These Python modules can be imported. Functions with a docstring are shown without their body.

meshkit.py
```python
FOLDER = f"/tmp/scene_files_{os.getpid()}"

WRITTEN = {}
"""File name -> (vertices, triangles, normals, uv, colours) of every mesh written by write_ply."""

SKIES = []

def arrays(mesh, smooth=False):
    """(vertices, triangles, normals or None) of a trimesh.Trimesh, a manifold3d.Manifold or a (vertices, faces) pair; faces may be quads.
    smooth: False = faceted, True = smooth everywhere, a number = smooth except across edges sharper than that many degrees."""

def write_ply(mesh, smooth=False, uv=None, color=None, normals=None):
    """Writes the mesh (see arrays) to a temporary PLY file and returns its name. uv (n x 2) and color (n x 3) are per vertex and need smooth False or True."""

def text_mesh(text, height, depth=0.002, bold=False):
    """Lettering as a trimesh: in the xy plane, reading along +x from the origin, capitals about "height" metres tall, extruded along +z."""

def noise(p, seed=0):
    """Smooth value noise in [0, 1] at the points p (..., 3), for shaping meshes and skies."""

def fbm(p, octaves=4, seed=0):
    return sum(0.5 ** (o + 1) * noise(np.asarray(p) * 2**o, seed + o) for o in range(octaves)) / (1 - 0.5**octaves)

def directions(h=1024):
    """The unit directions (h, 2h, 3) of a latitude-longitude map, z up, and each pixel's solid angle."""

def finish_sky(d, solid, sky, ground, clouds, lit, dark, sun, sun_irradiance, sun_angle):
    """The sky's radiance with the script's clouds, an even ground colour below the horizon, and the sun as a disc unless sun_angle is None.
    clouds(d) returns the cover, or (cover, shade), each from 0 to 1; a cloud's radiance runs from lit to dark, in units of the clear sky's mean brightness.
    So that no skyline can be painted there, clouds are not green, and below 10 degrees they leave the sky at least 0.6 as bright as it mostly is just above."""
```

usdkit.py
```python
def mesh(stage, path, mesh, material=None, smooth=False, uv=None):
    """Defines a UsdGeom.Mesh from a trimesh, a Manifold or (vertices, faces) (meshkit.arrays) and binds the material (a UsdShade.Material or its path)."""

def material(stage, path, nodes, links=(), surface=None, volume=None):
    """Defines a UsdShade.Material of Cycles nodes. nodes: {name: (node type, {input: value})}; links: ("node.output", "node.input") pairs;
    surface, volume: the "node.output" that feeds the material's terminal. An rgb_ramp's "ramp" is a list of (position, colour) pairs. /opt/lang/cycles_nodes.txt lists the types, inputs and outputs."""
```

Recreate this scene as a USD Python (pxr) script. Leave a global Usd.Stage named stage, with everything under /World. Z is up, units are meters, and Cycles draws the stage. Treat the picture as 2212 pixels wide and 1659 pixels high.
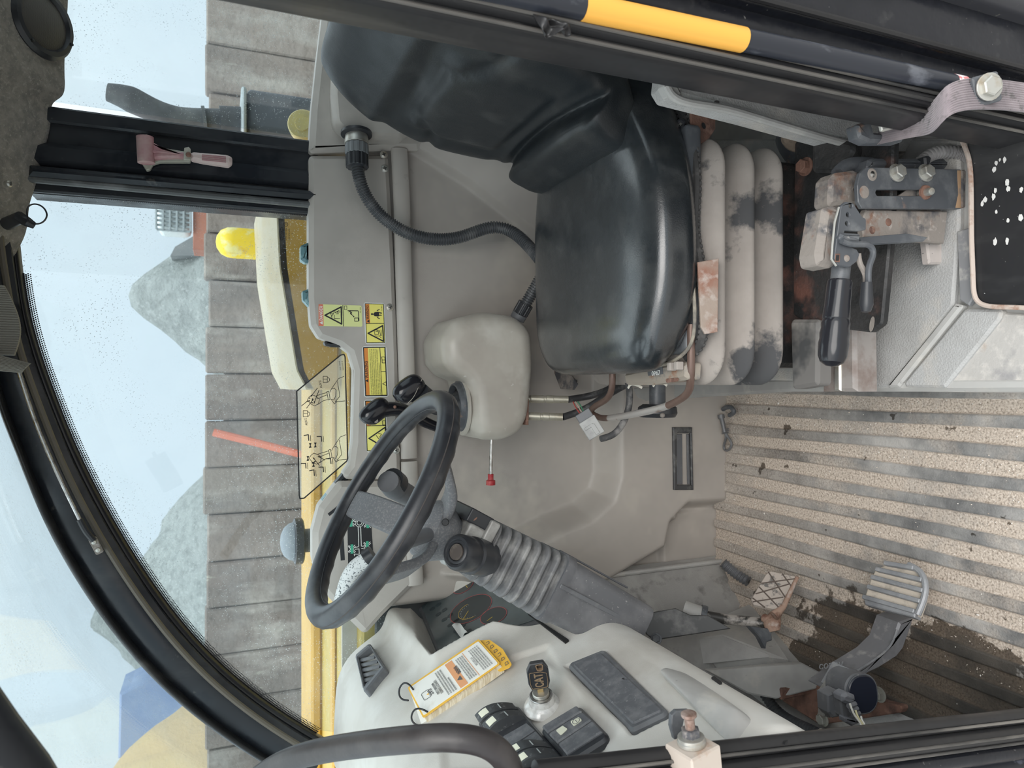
import math, random, numpy as np, trimesh, manifold3d, shapely
from shapely.geometry import Polygon, LineString, Point, box as sbox
from scipy.interpolate import CubicSpline
import usdkit, meshkit
from pxr import Usd, UsdGeom, UsdLux, UsdShade, Gf, Sdf, Vt

stage = Usd.Stage.CreateInMemory()
UsdGeom.SetStageUpAxis(stage, 'Z')
UsdGeom.Xform.Define(stage, '/World')
UsdGeom.Scope.Define(stage, '/World/Looks')
# axes: +X towards the rear of the machine, +Y to the far (right) side of the cab, +Z up; the phone was held on its side
FPX, CX, CY = 1535.0, 1106.0, 829.5
CAM = np.array([0.0, -0.65, 1.30])
PITCH = math.radians(22.5)
CP, SP = math.cos(PITCH), math.sin(PITCH)
FWD, RGT, UPV = np.array([0, CP, -SP]), np.array([0, -SP, -CP]), np.array([1.0, 0, 0])
cam = UsdGeom.Camera.Define(stage, '/World/camera')
cam.CreateHorizontalApertureAttr(36.0)
cam.CreateVerticalApertureAttr(27.0)
cam.CreateFocalLengthAttr(36.0 * FPX / 2212)
cam.CreateFStopAttr(9.0)
cam.CreateFocusDistanceAttr(1.25)
cam.CreateClippingRangeAttr(Gf.Vec2f(0.02, 1000))
cam.CreateExposureAttr(0.95)
B = -FWD
UsdGeom.Xformable(cam).AddTransformOp().Set(Gf.Matrix4d(*RGT, 0, *UPV, 0, *B, 0, *CAM, 1))
# overcast sky: brighter overhead, faint cloud structure
usdkit.material(stage, '/World/Looks/sky', {
    "g": ("geometry", {}), "s": ("separate_xyz", {}), "n": ("noise_texture", {"scale": 2.2, "detail": 5.0, "roughness": 0.55}),
    "r": ("rgb_ramp", {"ramp": [(0, (.47, .525, .565)), (0.2, (.525, .58, .615)), (0.5, (.84, .89, .92)), (1.0, (1.36, 1.39, 1.40))]}),
    "c": ("rgb_ramp", {"ramp": [(0.3, (.86, .89, .92)), (0.65, (1.04, 1.03, 1.02))]}),
    "mx": ("mix", {"mix_type": "multiply", "fac": 1.0}), "b": ("background_shader", {"strength": 1.0})},
    [("g.position", "n.vector"), ("g.position", "s.vector"), ("s.z", "r.fac"), ("n.fac", "c.fac"), ("r.color", "mx.color1"), ("c.color", "mx.color2"), ("mx.color", "b.color")], surface="b.background")
dome = UsdLux.DomeLight.Define(stage, '/World/sky_light')
UsdShade.MaterialBindingAPI.Apply(dome.GetPrim()).Bind(UsdShade.Material.Get(stage, '/World/Looks/sky'))
sun = UsdLux.DistantLight.Define(stage, '/World/sun')   # a weak veiled sun out of view, set high to light the open-door side
sun.CreateIntensityAttr(0.6); sun.CreateAngleAttr(40.0); sun.CreateColorAttr(Gf.Vec3f(1.0, .96, .92))
UsdGeom.Xformable(sun).AddRotateXYZOp().Set(Gf.Vec3f(48, 0, 12))


def ray(px, py):
    return np.array([-(py - CY), FPX * CP - SP * (px - CX), -SP * FPX - CP * (px - CX)])


def at(px, py, x=None, y=None, z=None, off=0.0):
    """The point of the plane x=, y= or z= that the camera sees at this pixel of the 2212 x 1659 frame."""
    r = ray(px, py)
    k = (x - CAM[0]) / r[0] if x is not None else (y - CAM[1]) / r[1] if y is not None else (z - CAM[2]) / r[2]
    return CAM + r * k + np.array([0, off, 0])


def atp(px, py, o, n):
    r = ray(px, py); n = np.asarray(n, float)
    return CAM + r * (np.dot(np.asarray(o) - CAM, n) / np.dot(r, n))


def pts(ps, **k):
    return [at(a, b, **k) for a, b in ps]


def unit(v):
    v = np.asarray(v, float); return v / np.linalg.norm(v)


def frame(o, x, z):
    """4 x 4 with axes x (kept as near as can be) and z, at o."""
    z = unit(z); x = np.asarray(x, float); x = unit(x - z * np.dot(x, z))
    m = np.eye(4); m[:3, 0], m[:3, 1], m[:3, 2], m[:3, 3] = x, np.cross(z, x), z, o
    return m


def tf(mesh, m):
    v, f = np.asarray(mesh.vertices), np.asarray(mesh.faces)
    v = v @ m[:3, :3].T + m[:3, 3]
    return trimesh.Trimesh(v, f, process=False)


def cat(*ms):
    ms = [m for a in ms for m in (a if isinstance(a, (list, tuple)) else [a])]
    v, f, n = [], [], 0
    for m in ms:
        v.append(np.asarray(m.vertices)); f.append(np.asarray(m.faces) + n); n += len(m.vertices)
    return trimesh.Trimesh(np.vstack(v), np.vstack(f), process=False)


_ICO = {0: trimesh.creation.icosphere(0), 1: trimesh.creation.icosphere(1), 2: trimesh.creation.icosphere(2), 3: trimesh.creation.icosphere(3)}
_OCT = np.array([[a, b, c] for a in (-1, 1) for b in (-1, 1) for c in (-1, 1)]) / math.sqrt(3)


def hull(p):
    return trimesh.convex.convex_hull(np.asarray(p, float))


def rbox(sx, sy, sz, r=0.003, q=1):
    """A box about the origin with rounded edges."""
    r = min(r, sx / 2.01, sy / 2.01, sz / 2.01)
    s = _ICO[q].vertices * r if q else np.vstack([np.eye(3), -np.eye(3)]) * r
    c = np.array([[a, b, d] for a in (-1, 1) for b in (-1, 1) for d in (-1, 1)]) * (np.array([sx, sy, sz]) / 2 - r)
    return hull((c[:, None] + s[None]).reshape(-1, 3))


def box(lo, hi, r=0.003, q=0):
    lo, hi = np.minimum(lo, hi), np.maximum(lo, hi)
    m = rbox(*(hi - lo), r, q); m.apply_translation((lo + hi) / 2); return m


def ball(c, r, s=(1, 1, 1), q=2):
    return trimesh.Trimesh(_ICO[q].vertices * r * np.array(s) + np.asarray(c), _ICO[q].faces, process=False)


def spline(p, n=40, closed=False):
    p = np.asarray(p, float)
    if closed:
        p = np.vstack([p, p[:1]])
    t = np.r_[0, np.cumsum(np.maximum(np.linalg.norm(np.diff(p, axis=0), axis=1), 1e-9) ** .6)]
    c = CubicSpline(t, p, bc_type='periodic' if closed else 'natural')
    return c(np.linspace(0, t[-1], n + closed))[: n if closed else None]


def tube(p, r, n=12, closed=False, caps=True, flat=1.0, up=None):
    """A tube along the points; r a number or one per point; flat < 1 squashes it along its second axis."""
    p = np.asarray(p, float); k = len(p); r = np.broadcast_to(np.asarray(r, float), (k,))
    t = np.gradient(p, axis=0) if not closed else np.roll(p, -1, 0) - np.roll(p, 1, 0)
    t /= np.maximum(np.linalg.norm(t, axis=1, keepdims=True), 1e-12)
    a = np.asarray(up, float) if up is not None else (np.array([0, 0, 1.]) if abs(t[0][2]) < .9 else np.array([1., 0, 0]))
    us = []
    for i in range(k):
        a = a - t[i] * np.dot(a, t[i]); a = a / np.linalg.norm(a); us.append(a)
    us = np.array(us); ws = np.cross(t, us)
    if closed:                                   # spread the leftover twist
        e = us[-1] - t[0] * np.dot(us[-1], t[0]); e /= np.linalg.norm(e)
        tw = math.atan2(np.dot(e, ws[0]), np.dot(e, us[0]))
        an = -tw * np.arange(k)[:, None] / k
        us, ws = us * np.cos(an) + ws * np.sin(an), ws * np.cos(an) - us * np.sin(an)
    th = np.linspace(0, 2 * math.pi, n, endpoint=False)
    v = p[:, None] + r[:, None, None] * (np.cos(th)[None, :, None] * us[:, None] * flat + np.sin(th)[None, :, None] * ws[:, None])
    return skin(v, closed, caps)


def skin(v, closed=False, caps=True, open_loop=False):
    """Joins rings of points (k, n, 3) into a surface."""
    k, n = v.shape[:2]; f = []
    i, j = np.meshgrid(np.arange(k if closed else k - 1), np.arange(n - 1 if open_loop else n), indexing='ij')
    a, b = i * n + j, i * n + (j + 1) % n
    c, d = ((i + 1) % k) * n + (j + 1) % n, ((i + 1) % k) * n + j
    f = np.vstack([np.stack([a, b, c], -1).reshape(-1, 3), np.stack([a, c, d], -1).reshape(-1, 3)])
    vv = v.reshape(-1, 3)
    if caps and not closed and not open_loop:
        vv = np.vstack([vv, v[0].mean(0), v[-1].mean(0)]); j = np.arange(n); m = k * n
        f = np.vstack([f, np.stack([(j + 1) % n, j, np.full(n, m)], 1), np.stack([(k - 1) * n + j, (k - 1) * n + (j + 1) % n, np.full(n, m + 1)], 1)])
    return fixed(trimesh.Trimesh(vv, f, process=False))


def fixed(m):
    try:
        if m.is_watertight and m.volume < 0:
            m.invert()
    except Exception:
        pass
    return m


def lathe(prof, n=28):
    """Revolves (r, z) pairs about the z axis."""
    pr = np.asarray(prof, float); th = np.linspace(0, 2 * math.pi, n, endpoint=False)
    v = np.stack([pr[:, :1] * np.cos(th), pr[:, :1] * np.sin(th), np.repeat(pr[:, 1:], n, 1)], -1)
    return skin(v)


def circle(r, n=24, c=(0, 0), a0=0.0):
    t = np.linspace(0, 2 * math.pi, n, endpoint=False) + a0
    return np.stack([c[0] + r * np.cos(t), c[1] + r * np.sin(t)], 1)


def rrect(w, h, r, n=4, c=(0, 0)):
    p = []
    for k, (sx, sy) in enumerate(((1, 1), (-1, 1), (-1, -1), (1, -1))):
        for a in np.linspace(0, math.pi / 2, n):
            p.append((c[0] + sx * (w / 2 - r) + r * math.cos(a + k * math.pi / 2), c[1] + sy * (h / 2 - r) + r * math.sin(a + k * math.pi / 2)))
    return np.array(p)


def rounded(p, r, n=4):
    """A polygon with its corners rounded."""
    g = Polygon(p).buffer(0); r = min(r, 0.45 * math.sqrt(g.area))
    while r > 1e-5:
        q = g.buffer(-r, join_style=2)
        if q.geom_type == 'Polygon' and not q.is_empty:
            q = q.buffer(r, quad_segs=n)
            if q.area > .8 * g.area:
                return np.array(shapely.geometry.polygon.orient(q).exterior.coords)[:-1]
        r *= .6
    return np.asarray(p)


def ext(poly, h, bevel=0.0, z0=0.0):
    """Extrudes a polygon (points, or a shapely shape with holes) from z0 to z0 + h; bevel chamfers the top edge."""
    g = poly if hasattr(poly, 'geom_type') else Polygon(np.asarray(poly)[:, :2])
    if not g.is_valid:
        g = g.buffer(0)
    out = []
    for q in getattr(g, 'geoms', [g]):
        q = shapely.geometry.polygon.orient(q)
        if bevel > 0:
            rings = [np.array(q.exterior.coords)[:-1]] + [np.array(i.coords)[:-1] for i in q.interiors]
            ins = []
            for p in rings:
                e = np.roll(p, -1, 0) - p; e /= np.maximum(np.linalg.norm(e, axis=1, keepdims=True), 1e-12)
                nn = np.stack([-e[:, 1], e[:, 0]], 1); m = nn + np.roll(nn, 1, 0)
                m /= np.maximum((m ** 2).sum(1, keepdims=True) / 2, .35); ins.append(p + m * bevel)
            v2, f = trimesh.creation.triangulate_polygon(q, engine='earcut')
            allp, alli = np.vstack(rings), np.vstack(ins)
            k = np.argmin(((v2[:, None] - allp[None]) ** 2).sum(-1), 1)
            top = trimesh.Trimesh(np.c_[alli[k], np.full(len(v2), z0 + h)], f, process=False)
            ab = v2[f[:, 1]] - v2[f[:, 0]]; ac = v2[f[:, 2]] - v2[f[:, 0]]
            if (ab[:, 0] * ac[:, 1] - ab[:, 1] * ac[:, 0]).sum() < 0:
                top.invert()
            parts = [top]
            for p, i in zip(rings, ins):
                n = len(p); v = np.vstack([np.c_[p, np.full(n, z0)], np.c_[p, np.full(n, z0 + h - bevel)], np.c_[i, np.full(n, z0 + h)]]).reshape(3, n, 3)
                parts.append(skin(v, caps=False))
            v2, f = trimesh.creation.triangulate_polygon(q, engine='earcut')
            bot = trimesh.Trimesh(np.c_[v2, np.full(len(v2), z0)], f, process=False)
            if len(f) and bot.face_normals[:, 2].mean() > 0:
                bot.invert()
            out.append(cat(*parts, bot))
        else:
            m = trimesh.creation.extrude_polygon(q, h, engine='earcut'); m.apply_translation([0, 0, z0]); out.append(m)
    return cat(*out)


def slab(p3, n, h, bevel=0.0, r=0.0):
    """A plate: the flat outline p3 (world points), h thick, its top face on the outline and facing n."""
    p3 = np.asarray(p3, float); n = unit(n)
    m = frame(p3[0], p3[1] - p3[0], n); q = (p3 - p3[0]) @ m[:3, :3]
    p2 = q[:, :2] if r == 0 else rounded(q[:, :2], r)
    return tf(ext(p2, h, bevel, -h), m)


def corr(p, r, pitch, depth=0.18, n=14, sq=True, caps=True):
    """A corrugated tube along a dense curve."""
    p = np.asarray(p, float); L = np.r_[0, np.cumsum(np.linalg.norm(np.diff(p, axis=0), axis=1))]
    k = max(int(L[-1] / pitch), 2); s = np.linspace(0, L[-1], k * 6 + 1)
    q = np.stack([np.interp(s, L, p[:, i]) for i in range(3)], 1)
    w = np.array([1, 1, 1, 1 - depth, 1 - depth, 1 - depth])[np.arange(len(s)) % 6] if sq else 1 - depth / 2 + depth / 2 * np.cos(np.arange(len(s)) / 6 * 2 * math.pi)
    return tube(q, r * w, n, caps=caps)


def grid(f, nu, nv, thick=None):
    """A surface from f(u, v) -> (.., 3) on the unit square; thick (a vector) gives it a back."""
    u, v = np.meshgrid(np.linspace(0, 1, nu), np.linspace(0, 1, nv), indexing='ij')
    P = f(u, v)
    if thick is None:
        return skin(P, open_loop=True, caps=False)
    Q = P + np.asarray(thick, float); a = nu * nv
    i, j = np.meshgrid(np.arange(nu - 1), np.arange(nv - 1), indexing='ij')
    q = np.stack([i * nv + j, i * nv + j + 1, (i + 1) * nv + j + 1, (i + 1) * nv + j], -1).reshape(-1, 4)
    ring = [k for k in range(nv)] + [k * nv + nv - 1 for k in range(1, nu)] + [(nu - 1) * nv + k for k in range(nv - 2, -1, -1)] + [k * nv for k in range(nu - 2, 0, -1)]
    ring = np.array(ring); r2 = np.roll(ring, -1)
    quads = np.vstack([q, q[:, ::-1] + a, np.stack([r2, ring, ring + a, r2 + a], 1)])
    return fixed(trimesh.Trimesh(np.vstack([P.reshape(-1, 3), Q.reshape(-1, 3)]), np.vstack([quads[:, :3], quads[:, [0, 2, 3]]]), process=False))


def text(s, h, depth=0.0004, bold=False, center=True, w=None):
    m = meshkit.text_mesh(s, h, depth, bold); b = m.bounds
    v = np.array(m.vertices)
    if w:
        v[:, 0] = (v[:, 0] - b[0, 0]) * w / (b[1, 0] - b[0, 0]) + b[0, 0]; b = np.array([v.min(0), v.max(0)])
    if center:
        v[:, 0] -= (b[0, 0] + b[1, 0]) / 2; v[:, 1] -= h / 2
    return trimesh.Trimesh(v, m.faces, process=False)


def line2(p, w, h, z0=0.0, closed=False):
    """A flat stroke of width w through 2-D points, h high."""
    p = list(map(tuple, p)); g = LineString(p + ([p[0]] if closed else [])).buffer(w / 2, cap_style=2, join_style=1, quad_segs=2)
    return ext(g, h, 0, z0)


def bolt_hex(r, h, washer=True, n=6):
    a = circle(r, n); m = [ext(a, h, r * .12, 0.0022 if washer else 0)]
    if washer:
        m.append(lathe([(0, 0), (r * 1.35, 0), (r * 1.35, .0018), (r * 1.2, .0024), (0, .0024)], 20))
    return cat(m)


def fine(m, h=.004):
    q = manifold3d.Manifold(manifold3d.Mesh(np.asarray(m.vertices, np.float32), np.asarray(m.faces, np.uint32))).refine_to_length(h).to_mesh()
    return trimesh.Trimesh(q.vert_properties[:, :3], q.tri_verts, process=True)


# ---------------------------------------------------------------- objects
LOC, COUNT = {}, {}


def _path(name, parent):
    up = parent or '/World'; k = COUNT.get((up, name), 0); COUNT[(up, name)] = k + 1
    return f"{up}/{name}" + (f"_{k:03d}" if k else '')


def tag(path, label=None, cat_=None, group=None, kind=None):
    p = stage.GetPrimAtPath(path)
    for k, v in (('label', label), ('category', cat_), ('group', group), ('kind', kind)):
        if v:
            p.SetCustomDataByKey(k, v)
    return path


def thing(name, label, cat_, loc, group=None, kind=None):
    path = _path(name, None); loc = np.asarray(loc, float)
    UsdGeom.Xform.Define(stage, path).AddTranslateOp().Set(Gf.Vec3d(*map(float, loc))); LOC[path] = loc
    return tag(path, label, cat_, group, kind)


def part(name, mesh, mat, parent, smooth=35, label=None, kind=None):
    if isinstance(mesh, (list, tuple)):
        mesh = cat(*mesh)
    path = _path(name, parent); o = LOC.get(parent, np.zeros(3)) if parent else np.zeros(3); LOC[path] = o
    m = trimesh.Trimesh(np.asarray(mesh.vertices) - o, mesh.faces, process=False)
    usdkit.mesh(stage, path, m, mat, smooth)
    return tag(path, label, None, None, kind) if (label or kind) else path


def solo(name, mesh, mat, label, cat_, smooth=35, group=None, kind=None):
    return tag(part(name, mesh, mat, None, smooth), label, cat_, group, kind)


def struct(name, mesh, mat, smooth=35, parent=None):
    p = part(name, mesh, mat, parent, smooth)
    return p if parent else tag(p, kind='structure')


# ---------------------------------------------------------------- materials
def mt(name, col, rough=.5, metal=0., spec=.5, layers=(), bump=(), coat=0., sheen=0., rlayer=None, extra=None):
    """Principled with colour layers (colour, scale, lo, hi[, detail, stretch]) mixed in by noise and bumps (scale, strength, kind)."""
    n, l = {"g": ("geometry", {}), "p": ("principled_bsdf", {"base_color": col, "roughness": rough, "metallic": metal, "specular_ior_level": spec, "coat_weight": coat, "coat_roughness": .15, "sheen_weight": sheen})}, []
    src = None
    for i, la in enumerate(layers):
        c2, sc, lo, hi = la[:4]; det = la[4] if len(la) > 4 else 4.0; st = la[5] if len(la) > 5 else None
        n[f"n{i}"] = ("noise_texture", {"scale": float(sc), "detail": float(det), "roughness": .6})
        v = "g.position"
        if st:
            n[f"m{i}"] = ("mapping", {"scale": st, "location": (.37 * i, 1.7 * i, .9)}); l.append((v, f"m{i}.vector")); v = f"m{i}.vector"
        else:
            n[f"m{i}"] = ("mapping", {"location": (1.37 * i, 2.7 * i, .9 * i)}); l.append((v, f"m{i}.vector")); v = f"m{i}.vector"
        n[f"r{i}"] = ("map_range", {"from_min": lo, "from_max": hi, "to_min": 0., "to_max": 1., "clamp": True})
        n[f"x{i}"] = ("mix", {"mix_type": "mix", "color1": col, "color2": c2})
        l += [(v, f"n{i}.vector"), (f"n{i}.fac", f"r{i}.value"), (f"r{i}.result", f"x{i}.fac")]
        if src:
            l.append((src, f"x{i}.color1"))
        src = f"x{i}.color"
    if src:
        l.append((src, "p.base_color"))
    if rlayer:
        sc, lo, hi, r1, r2 = rlayer
        n["rn"] = ("noise_texture", {"scale": float(sc), "detail": 4.0}); n["rr"] = ("map_range", {"from_min": lo, "from_max": hi, "to_min": r1, "to_max": r2, "clamp": True})
        l += [("g.position", "rn.vector"), ("rn.fac", "rr.value"), ("rr.result", "p.roughness")]
    bsrc = None
    for i, (sc, stg, kind) in enumerate(bump):
        if kind == 'voronoi':
            n[f"bn{i}"] = ("voronoi_texture", {"scale": float(sc), "feature": "smooth_f1", "smoothness": .4}); o = f"bn{i}.distance"
        elif kind == 'dots':
            n[f"bn{i}"] = ("voronoi_texture", {"scale": float(sc), "feature": "f1", "randomness": .25}); o = f"bn{i}.distance"
        else:
            n[f"bn{i}"] = ("noise_texture", {"scale": float(sc), "detail": 3.0}); o = f"bn{i}.fac"
        n[f"b{i}"] = ("bump", {"strength": float(stg), "distance": .25 / sc if kind != 'noise' else .5 / sc})
        l += [("g.position", f"bn{i}.vector"), (o, f"b{i}.height")]
        if bsrc:
            l.append((bsrc, f"b{i}.normal"))
        bsrc = f"b{i}.normal"
    if bsrc:
        l.append((bsrc, "p.normal"))
    if extra:
        src, l = extra(n, l, src)
    return usdkit.material(stage, '/World/Looks/' + name, n, l, surface="p.BSDF")


def glass_mt(name, tint, specks, dust, ior=.8):
    """A dirty pane: tinted clear glass that reflects by the view angle, dusted with white specks and film."""
    n = {"g": ("geometry", {}), "t": ("transparent_bsdf", {"color": tint}), "gl": ("glossy_bsdf", {"color": (1, 1, 1), "roughness": 0.0}), "lw": ("layer_weight", {"blend": .5}), "p5": ("math", {"math_type": "power", "value2": 5.}), "fr": ("math", {"math_type": "multiply_add", "value2": ior, "value3": .028}),
         "m": ("mix_closure", {}), "d": ("diffuse_bsdf", {"color": (.75, .78, .78)}), "m2": ("mix_closure", {}),
         "v": ("voronoi_texture", {"scale": float(specks[0]), "feature": "f1"}), "vr": ("map_range", {"from_min": specks[1], "from_max": specks[1] * .6, "to_min": 0., "to_max": 1., "clamp": True}),
         "nm": ("noise_texture", {"scale": 9.0, "detail": 4.0}), "nr": ("map_range", {"from_min": .42, "from_max": .62, "to_min": 0.0, "to_max": 1.0, "clamp": True}),
         "a": ("math", {"math_type": "multiply"}), "a2": ("math", {"math_type": "multiply", "value2": specks[2]}),
         "f": ("noise_texture", {"scale": 14.0, "detail": 6.0, "roughness": .65}), "fr2": ("map_range", {"from_min": .48, "from_max": .72, "to_min": dust[0], "to_max": dust[1], "clamp": True}),
         "mx": ("math", {"math_type": "maximum"})}
    l = [("lw.facing", "p5.value1"), ("p5.value", "fr.value1"), ("fr.value", "m.fac"), ("t.BSDF", "m.closure1"), ("gl.BSDF", "m.closure2"), ("g.position", "v.vector"), ("v.distance", "vr.value"), ("g.position", "nm.vector"), ("nm.fac", "nr.value"),
         ("vr.result", "a.value1"), ("nr.result", "a.value2"), ("a.value", "a2.value1"), ("g.position", "f.vector"), ("f.fac", "fr2.value"), ("a2.value", "mx.value1"), ("fr2.result", "mx.value2"),
         ("mx.value", "m2.fac"), ("m.closure", "m2.closure1"), ("d.BSDF", "m2.closure2")]
    return usdkit.material(stage, '/World/Looks/' + name, n, l, surface="m2.closure")
# ---------------------------------------------------------------- palette
plastic = mt('side_panel_plastic', (.46, .425, .385), .48, layers=[((.39, .36, .325), 3.2, .42, .66), ((.50, .465, .42), 7, .5, .72), ((.22, .175, .15), 11, .68, .82, 5.)], bump=[(620, .16, 'voronoi')])
plastic_low = mt('kick_panel_plastic', (.435, .395, .355), .5, layers=[((.36, .328, .297), 3.5, .42, .66), ((.51, .47, .41), 5, .55, .75), ((.20, .17, .15), 14, .70, .84, 5.)], bump=[(560, .15, 'voronoi')])
dash_plastic = mt('dash_plastic', (.575, .55, .505), .5, layers=[((.48, .45, .405), 5, .45, .68), ((.62, .605, .565), 9, .5, .72), ((.38, .35, .31), 30, .70, .84, 5.)], bump=[(650, .22, 'voronoi')])
pod_plastic = mt('pod_plastic', (.46, .43, .375), .36, layers=[((.38, .345, .30), 6, .42, .66), ((.53, .51, .455), 9, .55, .75), ((.60, .59, .56), 60, .70, .80, 2., (1, .15, 1))], bump=[(620, .10, 'voronoi')])
black_paint = mt('black_paint', (.008, .0085, .011), .28, spec=.4, layers=[((.035, .035, .036), 24, .60, .80, 5.), ((.13, .125, .12), 120, .71, .78, 2.)], rlayer=(14, .4, .65, .18, .45), bump=[(60, .06, 'noise')])
pillar_paint = mt('pillar_paint', (.014, .016, .02), .32, layers=[((.05, .05, .052), 9, .55, .75, 6., (1, 1, .35)), ((.11, .105, .095), 28, .66, .8, 5.)], rlayer=(9, .4, .62, .2, .55), bump=[(200, .05, 'noise')])
rubber = mt('seal_rubber', (.016, .0155, .016), .38, spec=.4, layers=[((.085, .078, .070), 8, .60, .76, 5., (1, 1, .12)), ((.004, .004, .005), 6, .5, .66, 4., (1, 1, .2))], rlayer=(10, .4, .65, .28, .55))
black_plastic = mt('black_plastic', (.022, .023, .026), .36, layers=[((.055, .055, .056), 20, .55, .75)], bump=[(700, .08, 'voronoi')])
grey_plastic = mt('grey_plastic', (.115, .118, .125), .5, layers=[((.19, .19, .19), 30, .55, .75, 5.), ((.07, .07, .075), 12, .55, .72)], bump=[(500, .10, 'noise')])
pebble = mt('pebbled_grey', (.40, .395, .385), .62, layers=[((.30, .29, .275), 5, .45, .66), ((.50, .46, .41), 9, .52, .72, 5.), ((.13, .12, .11), 60, .70, .78, 4.), ((.36, .22, .13), 8, .68, .8, 5.)], bump=[(330, .9, 'voronoi')])
smooth_grey = mt('smooth_grey', (.42, .41, .39), .55, layers=[((.31, .30, .285), 6, .45, .66), ((.52, .49, .44), 14, .55, .75, 5.), ((.14, .13, .12), 45, .68, .78, 4.)], bump=[(90, .06, 'noise')])
carpet = mt('headliner_fabric', (.25, .23, .20), .95, spec=.1, layers=[((.17, .158, .14), 60, .42, .62, 5.), ((.33, .305, .265), 150, .55, .7)], bump=[(420, .8, 'noise'), (90, .35, 'noise')], sheen=.3)
steel = mt('bright_steel', (.55, .54, .52), .32, 1., layers=[((.35, .33, .30), 40, .5, .7)], rlayer=(60, .4, .65, .2, .5))
zinc = mt('zinc_steel', (.50, .49, .45), .42, .85, layers=[((.42, .36, .28), 40, .52, .72, 5.)])
rust = mt('rusty_steel', (.20, .105, .075), .8, layers=[((.09, .05, .04), 26, .45, .66, 5.), ((.33, .20, .15), 40, .55, .74, 5.), ((.42, .36, .31), 16, .62, .76, 5.)], bump=[(160, .35, 'noise'), (40, .2, 'noise')])
rust_pale = mt('rusty_dusty_steel', (.245, .215, .19), .7, layers=[((.20, .11, .075), 26, .56, .68, 6.), ((.075, .075, .082), 14, .50, .60, 6.), ((.46, .41, .37), 50, .60, .75, 4.)], bump=[(120, .25, 'noise')])
worn_black = mt('worn_black_steel', (.075, .08, .088), .42, .1, layers=[((.15, .155, .16), 24, .48, .7, 5.), ((.31, .18, .12), 22, .65, .76, 6.), ((.46, .43, .40), 70, .69, .78, 4.)], bump=[(80, .08, 'noise')])
grip_black = mt('grip_black', (.010, .010, .012), .16, layers=[((.05, .05, .055), 55, .66, .8, 4.)])
yellow_paint = mt('yellow_paint', (.45, .265, .035), .42, layers=[((.38, .215, .025), 7, .45, .68), ((.75, .66, .45), 160, .66, .74, 2.)])
yellow_bright = mt('yellow_bright', (.86, .64, .03), .45, layers=[((.80, .74, .30), 16, .50, .60, 5.), ((.62, .38, .03), 9, .60, .72)])
frit = mt('frit_black', (.008, .008, .01), .3)
white_mark = mt('white_mark', (.80, .80, .77), .6)
black_mark = mt('black_mark', (.012, .012, .013), .5)
pane_side = glass_mt('pane_side', (.88, .925, .935), (170, .21, .7), (.01, .045), .8)
pane_front = glass_mt('pane_front', (.87, .925, .94), (170, .17, .5), (.02, .09), .45)

# ---------------------------------------------------------------- outside
yard = mt('yard_ground', (.30, .285, .265), .9, layers=[((.22, .21, .20), 1.4, .42, .66), ((.38, .36, .33), 12, .5, .75)], bump=[(20, .4, 'noise')])
struct('ground', box((-60, -60, -1.5), (60, 60, -1.2)), yard)

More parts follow.
